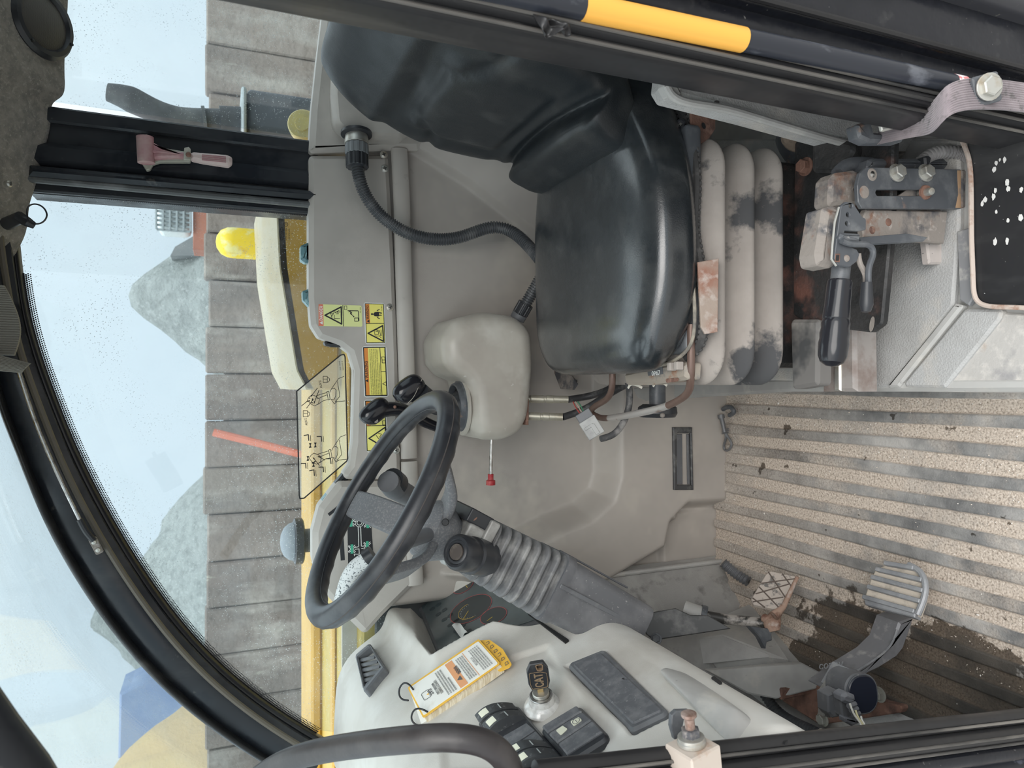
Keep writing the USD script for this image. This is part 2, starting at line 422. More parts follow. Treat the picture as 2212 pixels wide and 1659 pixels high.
conc = [mt(f'concrete_{"abcd"[i]}', c, .85, layers=[((.135, .12, .108), 1.7, .46, .70, 6., (2.2, 1, .35)), ((.29, .27, .24), 3.4, .52, .70, 6., (1.6, 1, .5)), ((.37, .37, .31), 6, .66, .76, 6., (2.5, 1, .4)), ((.08, .07, .06), 9, .68, .8, 5.)], bump=[(14, .5, 'noise'), (60, .3, 'noise')])
        for i, c in enumerate([(.195, .165, .142), (.215, .185, .16), (.17, .143, .124), (.205, .18, .155)])]
rng = random.Random(4)
wall = thing('retaining_wall', 'brown-grey precast concrete panel wall standing beyond the side windows', 'wall', (0, 5, -1.2))
ztop = at(445, 700, y=5)[2]
for k in range(27):
    x0 = -4.75 + k * .345
    w = .345 - rng.uniform(.006, .014); dy = rng.uniform(-.012, .012); dz = rng.uniform(-.02, .02)
    lo, hi = np.array([x0, 5 + dy, -1.2]), np.array([x0 + w, 5.16 + dy, ztop + dz])
    part('concrete_panel', box(lo, hi, .012), conc[rng.randrange(4)], wall)
part('back_footing', box((-4.8, 5.17, -1.2), (4.6, 5.4, ztop - .12)), conc[2], wall)

gravel = mt('gravel', (.245, .27, .262), .95, layers=[((.17, .19, .185), 5.0, .42, .66, 6.), ((.34, .365, .355), 16, .55, .72, 5.)], bump=[(26, .8, 'noise'), (8, .7, 'noise')])
sand = mt('sand', (.44, .345, .215), .95, layers=[((.48, .37, .22), 3, .45, .7, 6.)], bump=[(30, .5, 'noise')])


def mound(c, rx, ry, h, seed, zb, flat=.04):
    n = 70; a, r = np.meshgrid(np.linspace(0, 2 * math.pi, n, endpoint=False), np.linspace(0, 1, 26), indexing='ij')
    x, y = r * np.cos(a) * rx, r * np.sin(a) * ry
    z = h * (1 - np.sqrt(r ** 2 + flat ** 2) + flat) + .09 * h * (meshkit.fbm(np.stack([x, y, 0 * x], -1) * 1.1 + seed, 4, seed) - .5) * 2 * np.minimum(1, 3 * (1 - r))
    P = np.stack([c[0] + x, c[1] + y, zb + np.maximum(z, -.02)], -1)
    m = skin(P.transpose(1, 0, 2), caps=False)
    m.invert()
    return m if m.face_normals[:, 2].mean() > 0 else (m.invert() or m)


pk = at(318, 640, y=9)
solo('gravel_heap', mound((pk[0], 9), 3.35, 3.1, pk[2] + 1.28, 3, -1.25, .05), gravel, 'pale grey-green gravel heap with a sharp peak rising over the concrete wall', 'gravel heap', 50)
pk = at(205, 1340, y=19)
solo('gravel_heap', mound((pk[0], 19), 6.4, 5.0, pk[2] + 1.28, 8, -1.25, .05), gravel, 'grey gravel heap seen past the curved front pillar', 'gravel heap', 50)
pk = at(392, 1135, y=30)
solo('sand_heap', mound((pk[0] - 1.4, 30), 6.4, 5.0, pk[2] + 1.35, 5, -1.25, .08), sand, 'small tan sand heap behind the grey gravel', 'sand heap', 50)
pk = at(215, 1640, y=7)
solo('sand_heap', mound((pk[0] - .5, 7.4), 2.2, 1.9, pk[2] + 1.25, 11, -1.25, .12), sand, 'broad tan sand heap seen through the dirty curved windscreen', 'sand heap', 50)
tarp = mt('blue_tarp', (.20, .27, .42), .7, layers=[((.26, .33, .46), 1.2, .45, .65)])
a = pts([(335, 1462), (258, 1500), (255, 1640)], y=11.5); a = [np.array([a[0][0], 11.5, -1.2])] + a + [np.array([a[2][0], 11.5, -1.2])]
solo('blue_container', slab(a, (0, -1, 0), .8, .03), tarp, 'dull blue skip with a slanted top beyond the curved windscreen', 'skip')

# caged liquid tank on a brick stub, and the dark roof next to it
ibc_white = mt('tank_white', (.62, .68, .68), .5); ibc_grey = mt('cage_grey', (.30, .34, .35), .4, .4); brick_red = mt('terracotta', (.42, .18, .12), .8, layers=[((.30, .12, .09), 4, .45, .65)])
yb = 5.55
tk = thing('caged_tank', 'white plastic liquid tank in a grey wire cage above the wall', 'tank', at(415, 470, y=yb))
a, b = at(338, 437, y=yb), at(412, 502, y=yb)
part('bottle', box((b[0], yb, b[2]), (a[0], yb + .3, a[2]), .05, 1), ibc_white, tk)
for k in range(7):
    x = b[0] + (a[0] - b[0]) * k / 6; part('cage_bar', box((x - .008, yb - .03, b[2]), (x + .008, yb - .012, a[2])), ibc_grey, tk)
for k in range(6):
    z = b[2] + (a[2] - b[2]) * k / 5; part('cage_rail', box((b[0], yb - .045, z - .008), (a[0], yb - .03, z + .008)), ibc_grey, tk)
a, b = at(414, 437, y=yb), at(431, 513, y=yb)
solo('brick_stub', box((b[0] - .1, yb, b[2] - 2.3), (a[0], yb + .3, a[2] - .01)), brick_red, 'terracotta brick stub under the caged tank', 'brickwork')
slate = mt('slate_grey', (.19, .205, .21), .7, layers=[((.25, .26, .26), 3, .45, .65)])
a = pts([(368, 552), (378, 533), (440, 497), (445, 520), (445, 552)], y=8.4)
solo('shed_roof', cat(slab(a, (0, -1, 0), .5), box((a[-1][0] - .2, 8.4, -1.2), (a[2][0], 8.9, a[2][2] - .05))), slate, 'dark slate shed with a stepped roof between tank and gravel', 'shed')
orange = mt('orange_rod', (.50, .15, .09), .6)
solo('orange_rod', tube([at(461, 934, y=4.9), at(560, 958, y=4.86), at(660, 984, y=4.8), at(1010, 1070, y=4.55)], .028, 10), orange, 'thin orange-red pipe leaning against the concrete wall', 'pipe')

# the machine's own bodywork outside the far window
hood = thing('engine_hood', 'yellow engine hood outside the far window, daylight on its top painted in pale', 'hood', (.3, 1.4, .9))
cream = mt('hood_top_daylight', (.42, .365, .25), .4, layers=[((.38, .30, .16), 6, .5, .7)])  # cream stands in for daylight on the top of the yellow hood
yh = 1.34
P = [at(596, 440, y=yh), at(603, 575, y=yh), at(640, 800, y=yh), at(662, 842, y=yh), at(731, 842, y=yh), at(731, 440, y=yh)]
part('side_panel', slab(P, (0, -1, 0), .03, .004), yellow_paint, hood)
q = [P[0] + [.03, 0, .001]] + [p + [0, 0, 0] for p in P[:4]]
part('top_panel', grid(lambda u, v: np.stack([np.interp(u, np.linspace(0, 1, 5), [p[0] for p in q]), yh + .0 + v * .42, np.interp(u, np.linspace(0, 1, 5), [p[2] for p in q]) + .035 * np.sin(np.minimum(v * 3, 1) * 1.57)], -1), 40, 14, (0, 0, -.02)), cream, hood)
deck = thing('service_deck', 'yellow side deck with long pressed ridges below the far window', 'deck', (-.3, 1.4, .95))
zd = .985
dl = at(672, 1200, z=zd)[1]
part('deck_plate', box((-1.35, 1.04, zd - .06), (.9, dl, zd), .006), mt('deck_yellow', (.40, .285, .055), .45, layers=[((.33, .26, .07), 5, .45, .66), ((.48, .39, .16), 30, .58, .75, 5.)]), deck)
for ya, yb_, h in ((dl - .30, dl, .035), (1.42, 1.47, .012), (1.18, 1.22, .01)):
    part('pressed_ridge', box((-1.35, ya, zd), (.55, yb_, zd + h), .008), yellow_paint, deck)
bol = at(466, 522, y=1.95); rb_ = .052
solo('yellow_tank', cat(lathe([(0, .0), (.02, -.003), (.04, -.016), (.05, -.036), (rb_, -.055), (rb_, -.29), (0, -.29)], 28)).apply_translation([bol[0], 1.95, bol[2]]), yellow_bright, 'bright yellow round-topped post behind the yellow hood', 'post')
# exhaust stack, black box and fuel cap behind the pillar
ye = 1.75
stk = thing('exhaust_stack', 'black exhaust stack with a slanted curved tip beyond the rear window', 'exhaust', at(520, 262, y=ye))
soot = mt('sooty_black', (.05, .055, .06), .6, layers=[((.11, .12, .12), 8, .5, .7)])
c = spline([at(560, 258, y=ye), at(440, 256, y=ye), at(370, 250, y=ye), at(318, 232, y=ye), at(275, 212, y=ye), at(232, 199, y=ye)], 30)
part('pipe', tube(c, np.r_[np.full(14, .030), np.linspace(.031, .038, 10), np.linspace(.038, .026, 6)], 20), soot, stk)
part('flange', tube([at(445, 258, y=ye), at(438, 258, y=ye)], .04, 20), soot, stk)
part('lower_sleeve', tube([at(545, 262, y=ye), at(476, 259, y=ye)], .042, 20), soot, stk)
bx = thing('filter_box', 'black rectangular housing with a pale lip at the foot of the exhaust', 'housing', at(600, 250, y=ye))
a, b = at(532, 187, y=1.70), at(692, 300, y=1.70)
part('body', box((b[0], 1.70, b[2]), (a[0], 2.1, a[2]), .02, 1), mt('housing_black', (.055, .065, .08), .45), bx)
a, b = at(521, 184, y=1.68), at(533, 302, y=1.68)
part('lid_rim', box((b[0], 1.68, b[2]), (a[0], 2.12, a[2]), .008, 1), ibc_grey, bx)
cp = at(655, 270, y=1.25)
brass = mt('brass_cap', (.47, .38, .14), .45, .3, layers=[((.36, .31, .16), 30, .45, .7)])
fc = thing('fuel_cap', 'round brass-yellow filler cap half hidden by the sill', 'cap', cp)
m = frame(cp, (1, 0, 0), (0, -1, .25))
part('cap', tf(lathe([(0, .014), (.018, .014), (.02, .010), (.036, .009), (.039, .004), (.039, -.02), (0, -.02)], 30), m), brass, fc)
part('shaft', tf(lathe([(0, -.02), (.03, -.02), (.03, -.2), (0, -.2)], 20), m), soot, fc)
# beacon-like work lamp outside the front part of the window
lp = thing('work_lamp', 'black work lamp with a pale grey domed back outside the window', 'lamp', at(670, 1165, y=1.5))
m = frame(at(655, 1168, y=1.5), (1, 0, 0), unit(at(604, 1172, y=1.5) - at(655, 1168, y=1.5)))
part('bezel', tf(lathe([(0, 0), (.060, 0), (.066, .004), (.066, .024), (.058, .028), (0, .028)], 30), m), black_plastic, lp)
part('dome', tf(lathe([(0, .028), (.055, .028), (.052, .040), (.040, .054), (.022, .062), (0, .065)], 30), m), mt('lamp_back', (.22, .25, .28), .5), lp)
part('stem', tf(lathe([(0, 0), (.034, 0), (.034, -.055), (0, -.055)], 20), m), black_plastic, lp)

# ---------------------------------------------------------------- cab floor
ZF = .05
grit = (.46, .39, .32)


def floor_mat():
    n = {"g": ("geometry", {}), "s": ("separate_xyz", {}), "p": ("principled_bsdf", {"specular_ior_level": .45}),
         "n1": ("noise_texture", {"scale": 7., "detail": 5., "roughness": .6}), "n2": ("noise_texture", {"scale": 260., "detail": 4.}), "n3": ("noise_texture", {"scale": 5., "detail": 6., "roughness": .65}), "n4": ("noise_texture", {"scale": 22., "detail": 3.}),
         "rub": ("rgb_ramp", {"ramp": [(.33, (.085, .086, .088)), (.52, (.25, .245, .235)), (.68, (.43, .41, .385))]}),
         "gr": ("rgb_ramp", {"ramp": [(.30, (.24, .195, .155)), (.47, (.50, .425, .355)), (.60, (.60, .515, .435)), (.74, (.76, .70, .63))]}),
         # grit lies in the grooves, thinner in places
         "hz": ("map_range", {"from_min": ZF + .0055, "from_max": ZF + .0025, "to_min": 0., "to_max": 1., "clamp": True}),
         "gp": ("map_range", {"from_min": .30, "from_max": .50, "to_min": .15, "to_max": 1., "clamp": True}), "gm": ("math", {"math_type": "multiply"}),
         "dust": ("map_range", {"from_min": .52, "from_max": .70, "to_min": 0., "to_max": .8, "clamp": True}), "gmax": ("math", {"math_type": "maximum"}),
         "m1": ("mix", {}), "sx": ("separate_xyz", {}), "yd": ("map_range", {"from_min": .42, "from_max": .86, "to_min": 0., "to_max": .62, "clamp": True}), "gm2": ("math", {"math_type": "maximum"}),
         # wet patch near the pedals: a soft distance from its middle, broken up by noise
         "wv": ("vector_math", {"math_type": "subtract", "vector2": (-.66, .30, ZF)}), "ws": ("vector_math", {"math_type": "multiply", "vector2": (1.0, .62, 0.)}), "wl": ("vector_math", {"math_type": "length"}),
         "wn": ("math", {"math_type": "multiply_add", "value2": .42}), "wr": ("map_range", {"from_min": .44, "from_max": .43, "to_min": 0., "to_max": 1., "clamp": True}),
         "spot": ("map_range", {"from_min": .70, "from_max": .715, "to_min": 0., "to_max": 1., "clamp": True}), "wmax": ("math", {"math_type": "maximum"}),
         "wet": ("mix", {"mix_type": "multiply", "color2": (.24, .22, .20)}), "ro": ("map_range", {"from_min": 0., "from_max": 1., "to_min": .75, "to_max": .38}),
         "b1": ("bump", {"strength": .5, "distance": .002}), "b2n": ("voronoi_texture", {"scale": 420., "feature": "f1"}), "b2": ("bump", {"strength": .25, "distance": .001})}
    l = [("g.position", "s.vector")] + [("g.position", f"{x}.vector") for x in ("n1", "n2", "n3", "n4", "b2n")]
    l += [("n1.fac", "rub.fac"), ("n2.fac", "gr.fac"), ("s.z", "hz.value"), ("n3.fac", "gp.value"), ("hz.result", "gm.value1"), ("gp.result", "gm.value2"), ("n3.fac", "dust.value"), ("gm.value", "gmax.value1"), ("dust.result", "gm2.value1"), ("g.position", "sx.vector"), ("sx.y", "yd.value"), ("yd.result", "gm2.value2"), ("gm2.value", "gmax.value2"),
          ("rub.color", "m1.color1"), ("gr.color", "m1.color2"), ("gmax.value", "m1.fac"),
          ("g.position", "wv.vector1"), ("wv.vector", "ws.vector1"), ("ws.vector", "wl.vector1"), ("n3.fac", "wn.value1"), ("wl.value", "wn.value3"), ("wn.value", "wr.value"),
          ("n4.fac", "spot.value"), ("wr.result", "wmax.value1"), ("spot.result", "wmax.value2"), ("m1.color", "wet.color1"), ("wmax.value", "wet.fac"), ("wet.color", "p.base_color"), ("wmax.value", "ro.value"), ("ro.result", "p.roughness"),
          ("n2.fac", "b1.height"), ("b2n.distance", "b2.height"), ("b1.normal", "b2.normal"), ("b2.normal", "p.normal")]
    return usdkit.material(stage, '/World/Looks/floor_mat', n, l, surface="p.BSDF")


def ribs(u, v):
    """The moulded mat: flat-topped ribs across the cab every 52 mm."""
    X = -1.0 + u * .985; Y = -.10 + v * 1.02
    t = ((X + .027 + .0016 * np.sin(Y * 9 + X * 40)) / .052) % 1.0
    h = np.clip((t - .0) / .10, 0, 1) * np.clip((.52 - t) / .10, 0, 1)
    lip = np.exp(-((t - .05) / .035) ** 2) + np.exp(-((t - .47) / .035) ** 2)
    return np.stack([X, Y, ZF + .007 * h + .0016 * lip + .0012 * (meshkit.noise(np.stack([X, Y, 0 * X], -1) * 160, 2) - .5)], -1)


struct('floor', grid(ribs, 760, 90, (0, 0, -.02)), floor_mat(), 25)
# ---------------------------------------------------------------- far side wall of the cab: moulded panels
YP = .93


def sstep(x, a, b):
    t = np.clip((x - a) / (b - a), 0, 1); return t * t * (3 - 2 * t)


def inside(poly_px, X, Z, y=.95):
    """Signed distance (m, positive inside) to a polygon drawn on the wall plane."""
    P = Polygon([(p[0], p[2]) for p in pts(poly_px, y=y)]).buffer(0)
    q = shapely.points(X.ravel(), Z.ravel())
    return np.where(shapely.contains(P, q), 1, -1).reshape(X.shape) * shapely.distance(P.exterior, q).reshape(X.shape)


wr = thing('wall_right', 'moulded grey-beige plastic panels lining the far side of the cab', None, (0, .95, .05), kind='structure')
BULGE = [(1287, 780), (1289, 1020), (1278, 1058), (1240, 1092), (1170, 1120), (1080, 1165), (960, 1240), (1120, 1290), (1285, 1262), (1420, 1183), (1431, 1128), (1460, 1098), (1551, 1093), (1556, 780)]
NOTCH = [(1437, 1110), (1566, 1090), (1566, 1245), (1437, 1245)]
DIAG = [(880, 150), (886, 322), (1010, 400), (1165, 520), (1250, 540), (1300, 100)]


def lower(u, v):
    X = -.80 + u * 1.55; Z = .02 + v * 1.0
    Y = .955 + 0 * X
    Y = Y - .078 * sstep(inside(BULGE, X, Z), -.010, .036) + .15 * sstep(-X, .50, .56)
    Y = Y - .018 * sstep(inside(NOTCH, X, Z, .92), -.002, .010)
    d = inside(DIAG, X, Z); Y = Y - .085 * sstep(d, -.012, .14) - .018 * sstep(d, -.006, .012)
    return np.stack([X, Y + .0015 * (meshkit.fbm(np.stack([X * 5, Z * 5, 0 * X], -1), 3, 4) - .5), Z], -1)


part('lower_panel', grid(lower, 300, 220, (0, .012, 0)), plastic_low, wr, 50)
UP = [(668, 334), (668, 640), (673, 702), (690, 729), (735, 745), (757, 762), (768, 800), (764, 955), (757, 1005), (735, 1036), (867, 1036), (860, 760), (852, 560), (840, 334)]
FR = [(733, 1040), (690, 1096), (676, 1150), (676, 1210), (690, 1270), (745, 1330), (790, 1375), (830, 1330), (900, 1260), (880, 1160), (868, 1040)]
part('upper_panel', slab(pts(UP, y=YP), (0, -1, 0), .05, .010, .010), plastic, wr, 40)
part('front_panel', slab(pts(FR, y=YP), (0, -1, 0), .05, .012, .012), plastic, wr, 40)
for px in ([(862, 322), (868, 440), (871, 560), (877, 760), (884, 990)], [(884, 996), (888, 1120), (898, 1262)]):
    c = spline(pts(px, y=.936), 40); part('trim_strip', tube(c, .0195, 20, flat=.55, up=(0, 1, 0)), plastic, wr, 50)
# rear corner panel with its raised box, leaning towards the rear window
RE = [(668, 328), (674, 232), (686, 120), (702, -10), (724, -160), (1000, -160), (1000, 250), (905, 322), (843, 322)]
part('rear_panel', slab(pts(RE, y=.925), (0, -1, 0), .05, .012, .008), plastic, wr, 40)
BX = [(722, 70), (717, 200), (722, 268), (760, 296), (868, 300), (1010, 190), (1010, -140), (750, -140)]
part('rear_box', slab(pts(BX, y=.885), (0, -1, 0), .045, .012, .025), plastic, wr, 50)
dark = mt('cab_dark', (.05, .05, .05), .8)
part('kick_plate', box((-1.0, 1.0, .0), (1.0, 1.015, .96)), dark, wr)
scr = thing('panel_screw', 'pair of cross-head screws beside the seam under the cable plug', 'screw', at(830, 335, y=YP)) if False else None


def screw(px, label, y=YP - .0005, r=.0055, cross=True):
    c = at(*px, y=y); m = frame(c, (1, .0, .3), (0, -1, 0))
    t = thing('panel_screw', label, 'screw', c)
    part('head', tf(lathe([(0, .0035), (r * .6, .0032), (r, .0012), (r * 1.5, .0008), (r * 1.6, 0), (0, 0)], 18), m), zinc, t)
    part('slot', tf(cat(ext([(-r * .7, -.0008), (r * .7, -.0008), (r * .7, .0008), (-r * .7, .0008)], .0006, 0, .0031), ext([(-.0008, -r * .7), (.0008, -r * .7), (.0008, r * .7), (-.0008, r * .7)], .0006, 0, .0031)), m), black_mark, t)


screw((829, 334), 'panel screw just above the seam near the cable plug', y=.924)
screw((831, 364), 'panel screw just below the seam near the cable plug')
screw((842, 664), 'panel screw beside the upper warning sticker')
screw((856, 972), 'panel screw below the lowest warning sticker, beside the wheel rim')
screw((862, 1183), 'panel screw beside the black and green decal')

# clips that hold the window trim on the sill
teal = mt('clip_teal', (.10, .20, .22), .3, layers=[((.22, .36, .37), 50, .5, .6)])
for i, (p, lab) in enumerate((([(668, 522), (650, 530), (650, 560), (660, 567), (670, 567)], 'teal-grey window clip on the sill below the glass stamp'), ([(672, 622), (654, 628), (655, 648), (668, 662), (675, 662)], 'teal-grey window clip on the sill above the danger sticker'),
                              ([(700, 737), (704, 746), (716, 749), (742, 750), (752, 744), (735, 736)], 'dark clip on the stepped edge of the sill'), ([(762, 1012), (742, 1024), (724, 1045), (733, 1056), (752, 1040)], 'dark clip on the slanted sill nearer the wheel spoke'),
                              ([(730, 1052), (712, 1063), (696, 1082), (702, 1096), (724, 1075)], 'dark teal clip on the slanted sill at its lower end'))):
    solo('window_clip', slab(pts(p, y=.945), (0, -1, 0), .03, .006, .003), teal if i in (0, 1, 4) else black_plastic, lab, 'clip', 40)
m_ = pts([(708, 1110), (738, 1086), (742, 1090), (712, 1115)], y=YP - .002)
solo('sill_slot', slab(m_, (0, -1, 0), .004, .001), black_plastic, 'small dark slot in the front panel beside the wheel rim', 'slot')

# vent low on the bulge, near the floor
yv = .8735
vt = thing('floor_vent', 'black rectangular air vent with one flap, low on the side panel', 'vent', at(1475, 985, y=yv))
fr = pts([(1453, 923), (1494, 923), (1497, 1058), (1455, 1058)], y=yv)
P0 = np.array([(p[0], p[2]) for p in fr]); inn = np.array([(p[0], p[2]) for p in pts([(1461, 936), (1490, 936), (1492, 1047), (1462, 1047)], y=yv)])
g = Polygon(P0).difference(Polygon(inn)); mv = np.eye(4); mv[:3, 0], mv[:3, 1], mv[:3, 2] = (1, 0, 0), (0, 0, 1), (0, -1, 0); mv[:3, 3] = (0, yv + .02, 0)
part('frame', tf(ext(g, .024, .002), mv), mt('vent_black', (.05, .05, .052), .45, layers=[((.16, .16, .15), 40, .5, .7, 5.)]), vt)
part('duct', tf(ext(inn, .004), mv), mt('duct_dark', (.012, .012, .013), .7), vt)
part('flap', slab(pts([(1462, 938), (1474, 938), (1475, 1046), (1463, 1046)], y=yv - .002), (0, -1, 0), .004, .001), grey_plastic, vt)
part('flap', slab(pts([(1484, 938), (1489, 938), (1491, 1046), (1486, 1046)], y=yv - .001), (0, -1, 0), .004, .001), grey_plastic, vt)
for k in range(5):
    y0 = 938 + k * 22
    part('guide_vane', slab(pts([(1475, y0), (1484, y0), (1484, y0 + 19), (1475, y0 + 19)], y=yv + .008), (0, -1, 0), .003), black_plastic, vt)

# ---------------------------------------------------------------- pillars, glass, roof
YG = .975
pl = thing('pillar_right', 'black painted cab pillar between the two far windows', None, (.45, .95, 1.1), kind='structure')
def vband(y0a, y0b, y1a, y1b, ya, yb, x0=60, x1=690, bev=.004):
    """A post seen between image rows y0a..y0b at column x0 and y1a..y1b at x1."""
    q = [at(x0, y0a, y=ya), at(x1, y1a, y=ya), at(x1, y1b, y=ya), at(x0, y0b, y=ya)]
    return slab(q, (0, -1, 0), yb - ya, bev)
part('post', vband(224, 412, 306, 462, .955, 1.03), pillar_paint, pl)
part('rear_flange', vband(222, 258, 305, 330, .945, .99), pillar_paint, pl)
part('centre_fold', vband(300, 352, 368, 408, .940, .99, bev=.010), pillar_paint, pl)
part('front_ridge', vband(354, 378, 412, 430, .930, .99, bev=.008), pillar_paint, pl)
part('seal', tube([at(60, 386, y=.945), at(690, 444, y=.945)], .0075, 10), mt('seal_grey', (.10, .105, .105), .35, layers=[((.25, .26, .26), 8, .5, .7)]), pl)
part('frit', vband(392, 416, 446, 466, .965, .972), frit, pl)

INN = [(20, 380), (26, 460), (34, 540), (57, 690), (108, 850), (150, 955), (200, 1060), (300, 1232), (448, 1420), (600, 1545), (705, 1610)]
OUT = [(-60, 560), (-50, 700), (-20, 800), (8, 890), (45, 985), (95, 1108), (195, 1285), (325, 1448), (450, 1558), (580, 1645), (660, 1690)]
ya = .94
inn3, out3 = spline(pts(INN, y=ya), 60), spline(pts(OUT, y=ya), 60)
ap = thing('pillar_front', 'black curved front pillar sweeping from the roof down to the dash', None, (-.3, .95, 1.4), kind='structure')


def strip(a, b, y, th, ma, nm, s0=0., s1=1., bow=.006):
    """A band between two curves given as fractions from the inner to the outer edge."""
    def f(u, v):
        k = np.clip(u * 59, 0, 59); i0 = np.floor(k).astype(int); i1 = np.minimum(i0 + 1, 59); w = (k - i0)[..., None]
        A = inn3[i0] * (1 - w) + inn3[i1] * w; Bq = out3[i0] * (1 - w) + out3[i1] * w
        t = (a + (b - a) * v)[..., None]
        P = A * (1 - t) + Bq * t; P[..., 1] = y - bow * np.sin(v * math.pi); return P
    return part(nm, grid(lambda u, v: f(s0 + u * (s1 - s0), v), 70, 8, (0, th, 0)), ma, ap, 40)


strip(.09, .97, .935, .07, pillar_paint, 'post', bow=.012)
strip(-.02, .16, .955, .02, frit, 'frit')
strip(.86, 1.0, .915, .05, rubber, 'edge_seal', bow=.006)
cable = [inn3[i] * (1 - .24) + out3[i] * .24 + [0, -.022, 0] for i in range(0, 58)]
part('trim_cord', tube(cable, .006, 8), mt('cord_brown', (.10, .085, .065), .5), ap)
# roller-blind guide rod on that pillar
rod = thing('guide_rod', 'thin bright rod along the curved pillar ending in a screwed clip', 'rod', at(150, 1040, y=.9))
rp = spline(pts([(40, 800), (62, 870), (90, 945), (125, 1025), (176, 1130)], y=.905), 30)
part('rod', tube(rp, .0036, 10), steel, rod)
part('sleeve', tube(spline(pts([(172, 1122), (186, 1148), (203, 1168)], y=.904), 10), .006, 10), black_plastic, rod)
m = frame(at(208, 1178, y=.908), at(216, 1194, y=.908) - at(200, 1164, y=.908), (0, -1, 0))
part('clip', tf(ext(rounded([(-.017, -.007), (.017, -.007), (.017, .007), (-.017, .007)], .003), .005, .001), m), rust_pale, rod)
for s in (-.008, .009):
    mm = m.copy(); mm[:3, 3] = m[:3, 3] + m[:3, 0] * s; part('screw', tf(lathe([(0, .009), (.004, .008), (.005, .005), (0, .005)], 12), mm), zinc, rod)

# glass
def pane(name, ring, y, ma):
    return struct(name, slab(ring, (0, -1, 0), .005), ma)


b = pts([(705, 235), (690, 300), (20, 215)], y=YG)
w1 = pts([(20, 205), (700, 300), (700, -600), (-30, -600)], y=YG)
pane('window_1', w1, YG, pane_side)
inner_edge = [inn3[i] + [0, YG - ya, 0] for i in range(6, 60, 3)]
w2 = [at(60, 400, y=YG), at(20, 380, y=YG)] + inner_edge + [at(860, 1600, y=YG), at(860, 450, y=YG)]
pane('window_2', w2, YG, pane_side)
# curved windscreen spanning the cab's width
def wscreen(u, v):
    k = np.clip(u * 59, 0, 59); i0 = np.floor(k).astype(int); i1 = np.minimum(i0 + 1, 59); w = (k - i0)[..., None]
    P = (inn3[i0] * (1 - w) + inn3[i1] * w) * .1 + (out3[i0] * (1 - w) + out3[i1] * w) * .9
    P[..., 1] = .955 - v * .98; P[..., 0] -= .03 * np.sin(v * math.pi); return P
struct('window_3', grid(wscreen, 60, 24, (-.003, 0, .004)), pane_front, 60)
# lower front glass
lo = out3[-1]
struct('window_4', box((lo[0] - .12, .0, .55), (lo[0] - .115, .97, lo[2] + .02)), pane_front)
struct('wall_front', box((-1.06, -.02, -.1), (-1.02, 1.02, .60)), dark)

# frit dots fading into each window along its edge
def halftone(name, curve, width, nrm, pitch, parent, y):
    """Printed dots, smaller away from the edge."""
    c = np.array(curve); L = np.r_[0, np.cumsum(np.linalg.norm(np.diff(c, axis=0), axis=1))]; out = []
    rows = int(width / pitch); base = np.array([[math.cos(a), math.sin(a)] for a in np.linspace(0, 2 * math.pi, 6, endpoint=False)])
    for r in range(rows):
        s = np.arange(pitch * (.5 if r % 2 else 0), L[-1], pitch)
        p = np.stack([np.interp(s, L, c[:, i]) for i in (0, 2)], 1); t = np.gradient(p, axis=0); t /= np.linalg.norm(t, axis=1, keepdims=True)
        q = p + np.stack([t[:, 1], -t[:, 0]], 1) * nrm * (r + .5) * pitch
        out.append((q, pitch * (.62 - .36 * r / rows)))
    V, F, n = [], [], 0
    for q, rad in out:
        v = q[:, None] + base[None] * rad
        V.append(np.stack([v[..., 0], np.full(v.shape[:2], y), v[..., 1]], -1).reshape(-1, 3))
        i = np.arange(len(q))[:, None] * 6 + n; F.append(np.vstack([np.hstack([i, i + a, i + a + 1]) for a in range(1, 5)])); n += len(q) * 6
    part(name, trimesh.Trimesh(np.vstack(V), np.vstack(F), process=False), frit, parent, False, kind='stuff')


halftone('frit_dots', [inn3[i] + [0, YG - ya - .006, 0] for i in range(10, 59)], .016, -1, .0037, ap, YG - .004)
halftone('frit_dots', [at(40, 409, y=YG), at(668, 461, y=YG)], .011, 1, .0037, pl, YG - .004)

# headliner: the side of the roof lining curls down to the window heads
LOW = [(152, -260), (150, 0), (143, 150), (138, 200), (118, 216), (112, 260), (95, 330), (78, 400), (66, 440), (62, 480), (52, 515), (36, 545), (26, 580), (22, 612), (-30, 640)]
low3 = spline(pts(LOW, y=.93), 90)
def lining(u, v):
    P = np.stack([np.interp(u, np.linspace(0, 1, 90), low3[:, i]) for i in range(3)], -1)
    e = np.clip(v / .12, 0, 1)
    return P + np.stack([0 * u, .02 * (1 - e) - .40 * np.clip(v - .06, 0, 1), .006 * (1 - np.sqrt(1 - (1 - e) ** 2)) + .29 * v], -1) + np.stack([0 * u, .004 * (meshkit.fbm(P * 9, 3, 1) - .5), 0 * u], -1)
cl = thing('ceiling', 'grey-brown felt headliner curling down above the far windows', None, (.3, .6, 1.7), kind='structure')
part('side_lining', grid(lining, 160, 30, (0, .03, .02)), carpet, cl, 60)
part('roof_lining', box((-.30, -.04, 1.86), (1.3, .62, 1.9)), carpet, cl)
part('roof_shell', box((-.34, -.06, 1.91), (1.35, 1.05, 1.95)), yellow_paint, cl)
# rear wall with its window
struct('wall_back', cat(box((.98, -.02, -.1), (1.02, 1.0, 1.06)), box((.98, -.02, 1.70), (1.02, 1.0, 1.92))), dark)
struct('window_5', box((.99, .0, 1.06), (.995, .97, 1.70)), pane_side)

